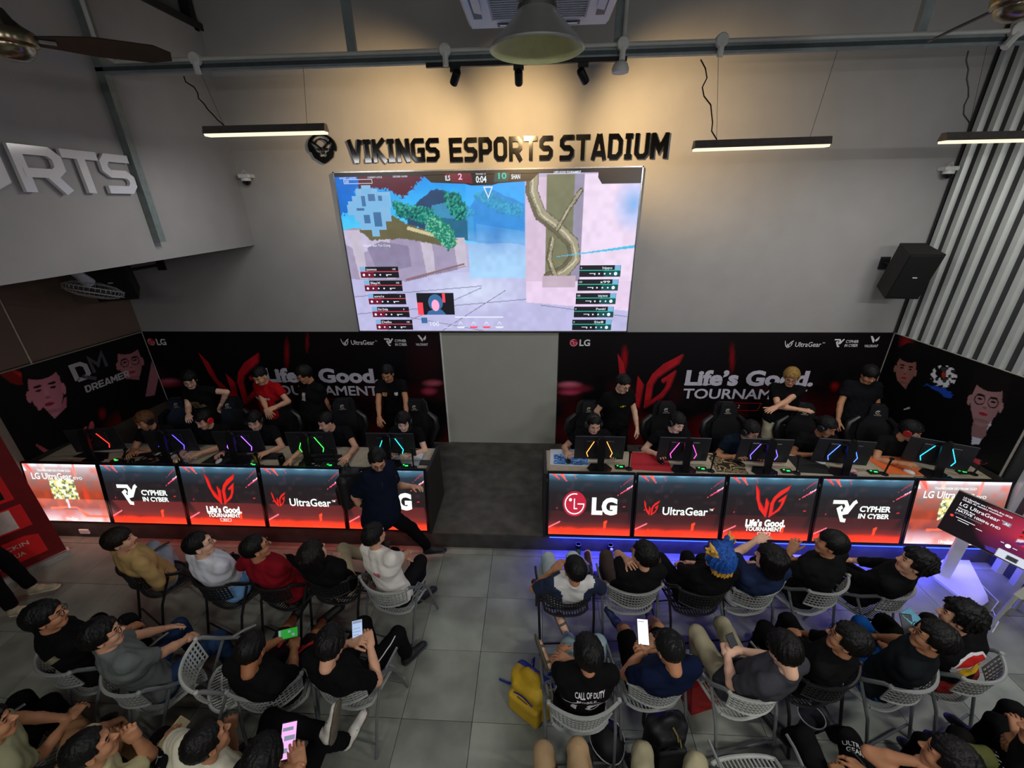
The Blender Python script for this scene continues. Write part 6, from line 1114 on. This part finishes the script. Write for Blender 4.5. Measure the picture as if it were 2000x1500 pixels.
def pack(c,yaw,d,col,col2,lab,cat='backpack',strap=True):
    e=empty('backpack',c,0,lab,cat); w,dp,h=d; F=Field((-w,-dp,-.05),(w,dp,h+.1),.012); 
    F.rbox((0,.02,h*.45),(w*.42,dp*.26,h*.42),.055,.02); F.rbox((0,-dp*.30,h*.30),(w*.33,dp*.12,h*.24),.03,.012); F.rbox((0,-dp*.2,h*.68),(w*.3,dp*.12,h*.1),.03,.03); F.cone((0,-.0,h*.8),(0,0,h*.86),w*.3,w*.22,.05,fl=((0,1,0),1.8))
    V,Q=F.mesh(); cen=V[Q].mean(1); R=rotz(yaw); mi=((cen[:,1]>dp*.12)).astype(int); rawobj('bag_body',c+V@R.T,Q,[mat(col,.6,bump=.3,scale=12),mat(col2,.6)],mi,e,True,org=c)
    g=lambda x,y,z:c+R@V3(x,y,z); a=np.linspace(0,math.pi,12); MB().tube([g(-w*.2+w*.4*t/11,-dp*.36-.0,h*.62+.03*math.sin(a[t])) for t in range(12)],.006,5).build('zip',mat(col2,.4),e,org=c)
    MB().tube([g(-.03,.02,h*.95),g(-.025,.02,h*1.08),g(.025,.02,h*1.08),g(.03,.02,h*.95)],.008,6).build('handle',mat(col2,.6),e,True,org=c)
    if strap:
        for s in(-1,1): MB().tube([g(s*w*.18,dp*.35,h*.85),g(s*w*.26,dp*.62,h*.6),g(s*w*.26,dp*.55,h*.25),g(s*w*.2,dp*.35,h*.1)],.018,6,sx=.4).build('shoulder_strap',mat(col2,.6),e,True,org=c)
    return e,g
e,g=pack(P(1038,1385,z=0)+V3(0,0.02,.0),math.radians(-35),(.46,.34,.44),'#b8961c','#1c2f8c','yellow backpack with blue straps on the floor by the aisle'); 
MB().tube([g(-.12,.1,.04),g(-.28,.02,.012),g(-.36,.0,.008)],.016,6,sx=.4).build('webbing_strap',mat('#1c2f8c',.6),e,True,org=P(1038,1385,z=0)+V3(0,.02,0)); mb=MB(); mb.prism([(-.05,0),(.05,0),(.05,.012),(-.05,.012)],.002,(g(.02,-.16,.33),rotz(math.radians(-35))@V3(1,0,0),V3(0,0,1),rotz(math.radians(-35))@V3(0,-1,0))); mb.build('label_strip',M_black,e,org=P(1038,1385,z=0)+V3(0,.02,0))
e,g=pack(P(1292,1475,z=0),math.radians(10),(.36,.30,.50),'#101012','#1b1b1e','black backpack standing on the floor between khaki knees'); cc=P(1292,1475,z=0); MB().tube([g(.0,-.05,.47),g(.02,-.09,.44),g(.03,-.10,.38)],.006,5).tube([g(.04,-.1,.40),g(.05,-.12,.34)],.006,5).build('zip_pull',mat('#c8b070',.3,.8),e,True,org=cc)
def tote(c,yaw,d,col,lab,tilt=0.):
    e=empty('bag',c,0,lab,'bag'); R=rotz(yaw)@rotx(tilt); w,dp,h=d; MB().add([c+R@V3(*q) for q in ((-w/2,-dp/2,0),(w/2,-dp/2,0),(w/2,dp/2,0),(-w/2,dp/2,0),(-w*.55,-dp*.2,h),(w*.55,-dp*.2,h),(w*.55,dp*.2,h),(-w*.55,dp*.2,h))],[(0,3,2,1),(0,1,5,4),(1,2,6,5),(2,3,7,6),(3,0,4,7),(4,5,6,7)]).build('bag_body',mat(col,.5,bump=.4),e,org=c)
    MB().tube([c+R@V3(-w*.2,0,h*.98),c+R@V3(-w*.15,0,h*1.2),c+R@V3(w*.15,0,h*1.2),c+R@V3(w*.2,0,h*.98)],.006,5).build('handle',mat(col,.5),e,True,org=c)
tote(P(1366,1372,z=0),.3,(.26,.14,.30),'#9c1418','red carrier bag on the floor right of the navy T-shirt'); tote(P(1290,1232,z=.42),-.6,(.15,.06,.16),'#c01820','small red package on the lap of the man in the black cap',.9)
# black cap-like bag with white piping on the floor
c=P(1184,1462,z=0); e=empty('sling_bag',c,0,'round black bag with white piping on the floor behind the lettered jersey','bag'); F=Field((-.2,-.2,-.02),(.2,.2,.24),.011); F.ell((0,0,.11),(.13,.15,.11),.02); V,Q=F.mesh(); rawobj('bag_body',c+V,Q,[mat('#0e1114',.6)],None,e,True,org=c)
MB().tube([c+V3(.133*math.cos(a),.153*math.sin(a),.11+.03*math.sin(a*2)) for a in np.linspace(0,6.28,25)],.004,5,cap=False).tube([c+V3(-.12+.24*t,.03*math.sin(t*6),.11+.105*math.sin(t*3.14)) for t in np.linspace(0,1,12)],.004,5).build('piping',M_white,e,True,org=c)
c=P(1585,1398,z=.30); e=empty('plastic_cup',c,0,'dark plastic bowl with a pale rim by the lettered sports trousers','bowl'); MB().lathe([(.05,-.08),(.09,0),(.093,.0),(.088,.0),(.048,-.075)],c,24,cap=False).build('bowl_wall',mat('#20242c',.3),e,True,org=c); MB().tube([c+V3(.092*math.cos(a),.092*math.sin(a),0) for a in np.linspace(0,6.28,25)],.005,5,cap=False).build('rim',mat('#8f949c',.3),e,True,org=c); MB().tube([c+V3(0,0,-.3),c+V3(0,0,-.07)],[.06,.05],14).build('bowl_foot',mat('#17191f',.4),e,org=c)
o=MB().box(P(1549,1092,z=.0)+V3(0,0,.02),(.22,.14,.04),rotz(.1),bev=.008).build('flat_box',mat('#c8ccd8',.4)); tag(o,'flat pale box on the floor at the riser, lit blue','box')
# walking man's backpack
h=W['hip']; f=W['f']; c=h+W['u']*.08-f*.36; c2=V3(c[0],c[1],c[2]); e,g=pack(c2,math.atan2(-f[0],f[1])+.0,(.34,.26,.48),'#121315','#1c1d20','black backpack worn by the walking man',strap=False)
mb=MB()
for s in(-1,1): mb.tube([c2+V3(0,0,.40)+W['r']*s*.09,W['neck']-W['u']*.02+W['r']*s*.11+f*.0,W['neck']-W['u']*.12+W['r']*s*.11+f*.13,W['hip']+W['u']*.16+W['r']*s*.14+f*.10,c2+V3(0,0,.08)+W['r']*s*.12],.022,6,sx=.5)
mb.build('shoulder_strap',mat('#17181a',.6),e,True,org=c2)
# ================================================================ prints on clothing
WHT=mat('#cfcfd2',.7,var=0); 
def label_print(pp,txts,back,mats,name='print'):
    mb=MB()
    for (t,x,z,h_,w_,b,mi,sl) in txts: text(mb,t,sub(back_frame(pp,0,0,back),x,z),h_,w_,0.,mi,b,slant=sl)
    return print_on(pp,mb,name,mats,back)
label_print(E1,[('CALL OF DUTY',-.09,.445,.040,.20,.025,0,0.),('MOBILE',-.075,.400,.026,.13,.01,0,0.),('18',-.10,.25,.12,.22,.01,0,0.)],True,[WHT],'back_lettering')
mb=MB(); B_=back_frame(E1,0,0,True)
for s in(-1,1):
    for q in stroke([(s*.05,.40),(s*.12,.39),(s*.19,.35)],.008): mb.prism(q,0.,B_,0.)
print_on(E1,mb,'piping',[WHT])
mb=MB(); a=np.linspace(0,2*math.pi,25)[:-1]; mb.prism([(.038*math.sin(t)**3+.07,(.04*(13*math.cos(t)-5*math.cos(2*t)-2*math.cos(3*t)-math.cos(4*t))/16+.38)) for t in a],0.,back_frame(A5,0,0,True)); print_on(A5,mb,'heart_print',[mat('#c86078',.8)])
fl=MB(); B_=sub(back_frame(E6,0,0,True),-.02,.09); fl.prism([(-.13,.30),(-.07,.37),(.02,.39),(.10,.36),(.13,.27),(.10,.22),(.07,.14),(-.04,.12),(-.10,.17),(-.12,.24)],0.,B_,0.,0)
fl.prism([(-.115,.30),(-.065,.355),(.02,.375),(.09,.345),(.115,.27),(.06,.30),(-.04,.29)],0.,B_,.0,1); fl.prism([(-.09,.22),(-.06,.28),(-.02,.26),(.02,.31),(.05,.26),(.10,.28),(.08,.2),(.05,.15),(-.03,.14)],0.,B_,.0,2); fl.prism([(-.04,.20),(-.01,.25),(.02,.22),(.06,.23),(.04,.17),(.0,.15)],0.,B_,.0,1)
o=print_on(E6,fl,'flame_emblem',[WHT,mat('#b01410',.7),mat('#e0b020',.7)])
label_print(C1,[('NORTH',-.09,.30,.05,.17,.04,0,0),('AMERICA TOUR',-.14,.24,.05,.27,.04,0,0)],False,[mat('#8a7a58',.7)],'chest_lettering'); label_print(C2,[('SON THIET LA CON GU',-.13,.30,.035,.26,.04,0,0)],False,[WHT],'chest_lettering')
mb=MB(); mb.prism([(-.0,.30),(.07,.30),(.065,.42),(.0,.41)],0.,back_frame(C3,0,0,False)); print_on(C3,mb,'chest_print',[mat('#b8aaa8',.7,scale=60,var=.5)],False)
mb=MB(); F_=back_frame(C4,0,0,False); text(mb,'SBG',sub(F_,-.11,.345),.03,.07,0.,1,.05); text(mb,'PLG',sub(F_,-.11,.315),.025,.06,0.,0,.05); mb.prism([(.06,.37),(.11,.37),(.11,.33),(.085,.31),(.06,.33)],0.,F_); print_on(C4,mb,'chest_badges',[WHT,mat('#d08030',.7)],False)
for q_,nm in ((C5,'C5'),(C6,'C6')):
    mb=MB(); F_=sub(back_frame(q_,0,0,False),0,.33); mb.prism(circ(.016,8),0.,F_)
    for s in(-1,1): mb.prism([(s*.022,.006),(s*.042,.004),(s*.042,-.004),(s*.022,-.006)],0.,F_)
    print_on(q_,mb,'chest_crest',[mat('#c8a838',.6)],False)
mb=MB(); B_=back_frame(D4,0,0,True); mb.prism([(-.07,.30),(.03,.30),(-.02,.19)],0.,B_); text(mb,'CEN',sub(B_,-.05,.262),.02,.06,-.004,1,.03); print_on(D4,mb,'back_print',[WHT,M_black])
mb=MB(); B_=back_frame(D1,0,0,True)
for k in range(8):
    t0,t1=k/8,(k+1)/8; L=lambda t:(-.18+.36*t,.12+.34*t); (x0,z0),(x1,z1)=L(t0),L(t1); mb.prism([(x0,z0),(x1,z1),(x1-.02,z1+.04),(x0-.02,z0+.04)],0.,B_)
print_on(D1,mb,'bag_strap',[mat('#77705c',.7)])
mb=MB(); B_=back_frame(D2,0,0,True)
for k in range(8):
    t0,t1=k/8,(k+1)/8; L=lambda t:(-.02-.14*t,.05+.40*t); (x0,z0),(x1,z1)=L(t0),L(t1); mb.prism([(x0,z0),(x0+.035,z0),(x1+.035,z1),(x1,z1)],0.,B_)
print_on(D2,mb,'bag_strap',[mat('#15181c',.7)])
mb=MB(); B_=back_frame(B4,0,0,True)
for x,c0 in ((-.12,0),(.11,0),(-.07,1)): mb.prism([(x,.12),(x+.012,.12),(x+.018,.34),(x,.34)],0.,B_,0.,c0)
mb.prism([(-.12,.16),(-.03,.12),(-.02,.15),(-.10,.22)],0.,B_,0.,1); mb.prism([(-.15,.26),(-.09,.24),(-.10,.33),(-.15,.33)],0.,B_,0.,0); print_on(B4,mb,'jersey_graphics',[WHT,mat('#a81820',.7)])
def leg_print(pp,i,seg,txts,mats,name):
    a,b=pp['leg'][i][seg],pp['leg'][i][seg+1]; d=nrm(b-a); r_=nrm(np.cross(d,V3(0,0,1))); n=np.cross(r_,d); mb=MB()
    for t,s,x,h_,w_,fl_ in txts: fr=(a+d*s+r_*x+n*.2,r_*(1 if fl_>0 else -1),d*fl_,n); text(mb,t,fr,h_,w_,0.,0,.01)
    tr=[c for c in pp['root'].children if c.name.startswith(('trousers','shorts'))][0]; b0=pp['base']; wrap(mb,name,mats,pp['root'],tr,b0,-n,.004)
leg_print(F3,0,0,[('RRY',.28,.07,.055,.13,-1),('OLEH',.36,.05,.03,.09,-1)],[mat('#a8b0b4',.7)],'leg_lettering'); leg_print(F3,1,0,[('LY',.30,.06,.07,.09,-1),('HOPE',.22,.05,.03,.08,-1)],[mat('#a8b0b4',.7)],'leg_lettering'); leg_print(G4,1,0,[('ULTRA',.34,-.06,.03,.11,1),('GEAR',.30,-.05,.03,.09,1)],[WHT],'leg_lettering')
mb=MB(); 
def leg_poly(pp,i,polys_,mats,name):
    a,b=pp['leg'][i][0],pp['leg'][i][1]; d=nrm(b-a); r_=nrm(np.cross(d,V3(0,0,1))); n=np.cross(r_,d); tr=[c for c in pp['root'].children if c.name.startswith(('trousers','shorts'))][0]; b0=pp['base']; mb=MB(); fr=(a+n*.2,r_,d,n)
    for q in polys_:
        for s in stroke(q[0],q[1]): mb.prism(s,0.,fr)
    wrap(mb,name,mats,pp['root'],tr,b0,-n,.004)
leg_poly(D3,1,[([(-.05,.20),(-.01,.24),(.03,.30),(.05,.33)],.022),([(-.06,.25),(.0,.28)],.012)],[mat('#c02828',.7)],'red_slash_print'); leg_poly(D3,0,[([(.03,.20),(.045,.26),(.05,.31)],.02)],[mat('#c02828',.7)],'red_slash_print')
leg_poly(D4,1,[([(.055,.0),(.052,.1),(.046,.2),(.04,.3),(.03,.38)],.007)],[WHT],'side_stripe')
# sneaker stripes
for o in [c for c in F4['root'].children if c.name.startswith('shoe')]:
    mb=MB()
    for s in(-1,1):
        for k in range(3): mb.prism([(.045+k*.022,.03),(.055+k*.022,.03),(.04+k*.022,.062),(.03+k*.022,.062)],.002,(V3(s*.040,0,0),V3(0,1,0),V3(-s*.12,0,1),V3(s,0,0)))
    mb.build('shoe_stripes',M_black,o)
# ================================================================ floor-standing things
c=V3(-5.85,3.68,0); d=nrm(V3(-.17,-.26,0)); n=nrm(V3(d[1]*-1,d[0],0)); n=-n if n[0]<0 else n; W_=.85; e=empty('roll_up_banner',c,0,'red and black roll-up banner with check-in lettering, left edge','banner')
fr=(c+d*W_+n*.03+V3(0,0,.08),-d,V3(0,0,1),n); MB().prism([(0,0),(W_,0),(W_,1.92),(0,1.92)],.004,fr,0.).build('banner_sheet',mat('#6a0a10',.5,var=.2,scale=2),e,org=c)
red=mat('#d01c20',.5,var=.08); mb=MB(); 
for q in ([(.1,.10),(.72,.10),(.72,.36),(.62,.40),(.1,.40)],[(.02,.50),(.72,.50),(.72,.80),(.02,.80)],[(0,.88),(.70,.88),(.70,1.22),(0,1.22)],[(.0,1.32),(.72,1.32),(.72,1.55),(.62,1.60),(0,1.60)]): mb.prism(q,.001,fr,.005,0)
mb.prism([(0,.92),(.64,.92),(.64,1.08),(0,1.08)],.001,fr,.0062,1); mb.prism([(.22,.52),(.62,.52),(.62,.78),(.22,.78)],.001,fr,.0062,2)
for t,x,y,h_,w_,mi in (('CHECKIN',.28,.28,.055,.34,2),('NHAN QUA',.22,.17,.055,.34,2),('TAI LEN',.34,1.30-.13,.05,.28,2),('#HASHTAG',.22,1.10,.05,.42,2),('ULTRAGEAR',.05,1.01,.045,.42,3),('TOURNAMENT',.02,.94,.045,.58,3),('CHECKIN',.30,1.42,.06,.34,2)): text(mb,t,sub(fr,x,y),h_,w_,.0085,mi,.01)
mb.build('banner_print',[red,M_black,mat('#c8bab4',.5),mat('#c8b490',.5)],e,org=c); MB().prism([(-.02,-.08),(W_+.02,-.08),(W_+.02,-.005),(-.02,-.005)],.10,fr,-.06).build('base_cassette',mat('#b8b4b0',.35,.6),e,org=c); MB().tube([fr[0]-d*W_/2-n*.03,fr[0]-d*W_/2-n*.03+V3(0,0,1.9)],.01,6).build('support_pole',M_galv,e,org=c)
# floor monitor on a white stand
TL=V3(4.234,3.6,1.286); r_=nrm(V3(.5,-.866,0)); u_=nrm(V3(.224,.129,.966)); u_=nrm(u_-r_*(u_@r_)); n_=-np.cross(u_,r_); n_=np.cross(r_,u_); w,hh=.735,.425; BL=TL-u_*hh; base=V3(4.70,3.60,0); e=empty('floor_monitor',base,0,'floor-standing monitor on a white stand showing an UltraGear product page','monitor'); fr=(BL,r_,u_,n_)
if n_@(CAMP-BL)<0: n_=-n_; fr=(BL,r_,u_,n_)
bz=MB(); bz.prism([(-.012,-.012),(w+.012,-.012),(w+.012,hh+.012),(-.012,hh+.012)],.025,fr,-.03); bz.build('bezel',mat('#b8aaa0',.3,.3),e,org=base); MB().prism([(-.006,-.006),(w+.006,-.006),(w+.006,hh+.006),(-.006,hh+.006)],.004,fr,-.0045).build('screen_border',M_black,e,org=base)
def mpaint(A,B,X):
    x=A*1000;y=(1-B)*580; C=np.zeros(A.shape+(3,)); C[...]=np.array(lin('#120a10')); g=np.clip(1.3-np.hypot((x-760)/420,(y-200)/330),0,1); put(C,g,'#c03050',.9); put(C,np.clip(1.1-np.hypot((x-620)/300,(y-420)/150),0,1),'#4a1850',.8); m=(x>640)&(x<990)&(y>110)&(y<330); a=np.arctan2(y-215,x-800); k=np.floor((a+3.15)*4).astype(int)%6
    for q,cc in enumerate(('#d02828','#2a1030','#f0a030','#d83838','#602878','#e8d0d8')): put(C,m&(k==q),cc)
    put(C,(y>470)&(x>560)&(x<1000),'#d8dcea'); put(C,(y>500)&(y<560)&(x>640)&(x<740),'#303438'); put(C,inpoly(x,y,[(440,520),(560,500),(540,560),(470,560)]),'#4838a0'); return C
gridmesh('picture',BL+n_*.0005,r_*w,u_*hh,80,50,mpaint,colmat(1.0,.3),e,base); mb=MB(); f2=(BL+n_*.002,r_*w/1000,u_*hh/580,n_); at=lambda x,y: sub(f2,x,580-y)
text(mb,'LG UltraGear evo | World\u2019s first 5K2K',at(60,60),22,460,0,0,.02); text(mb,'OLED AI gaming monitor',at(60,92),22,380,0,0,.02); text(mb,'LG UltraGear',at(60,170),48,380,0,0,.01); text(mb,'TM',at(450,140),14,None,0,0); mb.prism([(470,405),(540,405),(540,455),(470,455)],0.,f2,.0,2); text(mb,'AI',at(484,168),32,40,.001,0,.02); text(mb,'World\u2019s first',at(60,215),22,170,0,0,.02); text(mb,'NATIVE 1000Hz FHD',at(60,256),32,420,0,0,.02); text(mb,'gaming monitor',at(60,290),24,270,0,2,.0)
mb.prism(circ(18,12,c=(50,580-340)),0.,f2,0.,1); mb.prism(circ(26,14,c=(610,580-400)),0.,f2,0.,0); 
for q in ([(90,340),(280,346)],[(120,370),(230,374)],[(300,372),(360,376)],[(540,390),(570,392)],[(650,402),(690,404)]): mb.prism([(q[0][0],580-q[0][1]),(q[1][0],580-q[0][1]),(q[1][0],580-q[0][1]+8),(q[0][0],580-q[0][1]+8)],0.,f2,0.,0)
text(mb,'OG',at(740,240),60,110,.0,0,.05); mb.build('page_lettering',[em('#f0eef4',1.1),em('#ff4038',1.),em('#8f8a98',1.)],e,org=base)
ctr=BL+r_*w*.5+u_*hh*.5-n_*.03; pt=V3(4.67,3.73,1.02); MB().prism([(-.05,-.02),(.05,-.02),(.05,.02),(-.05,.02)],1.02,(V3(4.67,3.73,.03),nrm(V3(1,-.5,0)),nrm(V3(.5,1,0)),V3(0,0,1))).build('stand_post',mat('#d8dae2',.4,var=.02),e,org=base); MB().tube([pt-V3(0,0,.03),pt*.5+ctr*.5+V3(0,0,.02),ctr],.03,8).build('support_arm',mat('#d8dae2',.4,var=.02),e,True,org=base)
bp=[P(u,v,z=.02) for u,v in ((1818,1118),(1826,1104),(1850,1088),(1872,1080),(1890,1090),(1928,1165),(1930,1176),(1918,1184),(1902,1184),(1880,1172),(1826,1130))]; MB().prism([(q[0],q[1]) for q in bp],.03,(V3(0,0,0),V3(1,0,0),V3(0,1,0),V3(0,0,1)),.001).build('stand_base',mat('#d6d8e2',.4,var=.02),e,org=base)
pts=[pt*V3(1,1,0)+V3(.05,.02,.12),P(1872,1100,z=.01),P(1895,1120,z=.006),P(1925,1150,z=.006),P(1950,1175,z=.006),P(1935,1195,z=.006),P(1958,1200,z=.006),P(1975,1185,z=.006)]
tag(MB().tube(pts,.006,5).tube([P(1938,1190,z=.008),P(1950,1215,z=.006),P(1938,1235,z=.006)],.006,5).build('power_cable',mat('#d0d2d8',.5,var=0),None,True),'white power cable trailing from the floor monitor stand','cable')
# pale slatted plastic chair at the right edge
c=P(1985,1262,z=0)+V3(.28,.12,0); e=empty('plastic_chair',c,0,'pale slatted plastic chair at the right edge','chair'); R=rotz(.45); pm=mat('#a4a89a',.45,var=.03)
for k in range(5): MB().box(c+R@V3(0,-.16+k*.085,.44),(.46,.07,.025),R,bev=.01).build('seat_slat',pm,e,org=c)
for k in range(4): MB().box(c+R@V3(0,-.24-.02*k,.56+k*.085),(.46,.025,.07),R@rotx(-.2),bev=.01).build('back_slat',pm,e,org=c)
for a,b in ((-1,-1),(-1,1),(1,-1),(1,1)): MB().tube([c+R@V3(a*.22,b*.19,.45),c+R@V3(a*.24,b*.22,.0)],[.022,.016],8).build('leg',pm,e,org=c)
for s in(-1,1): MB().tube([c+R@V3(s*.23,-.24,.45),c+R@V3(s*.23,-.30,.88)],.02,8).build('back_post',pm,e,org=c)
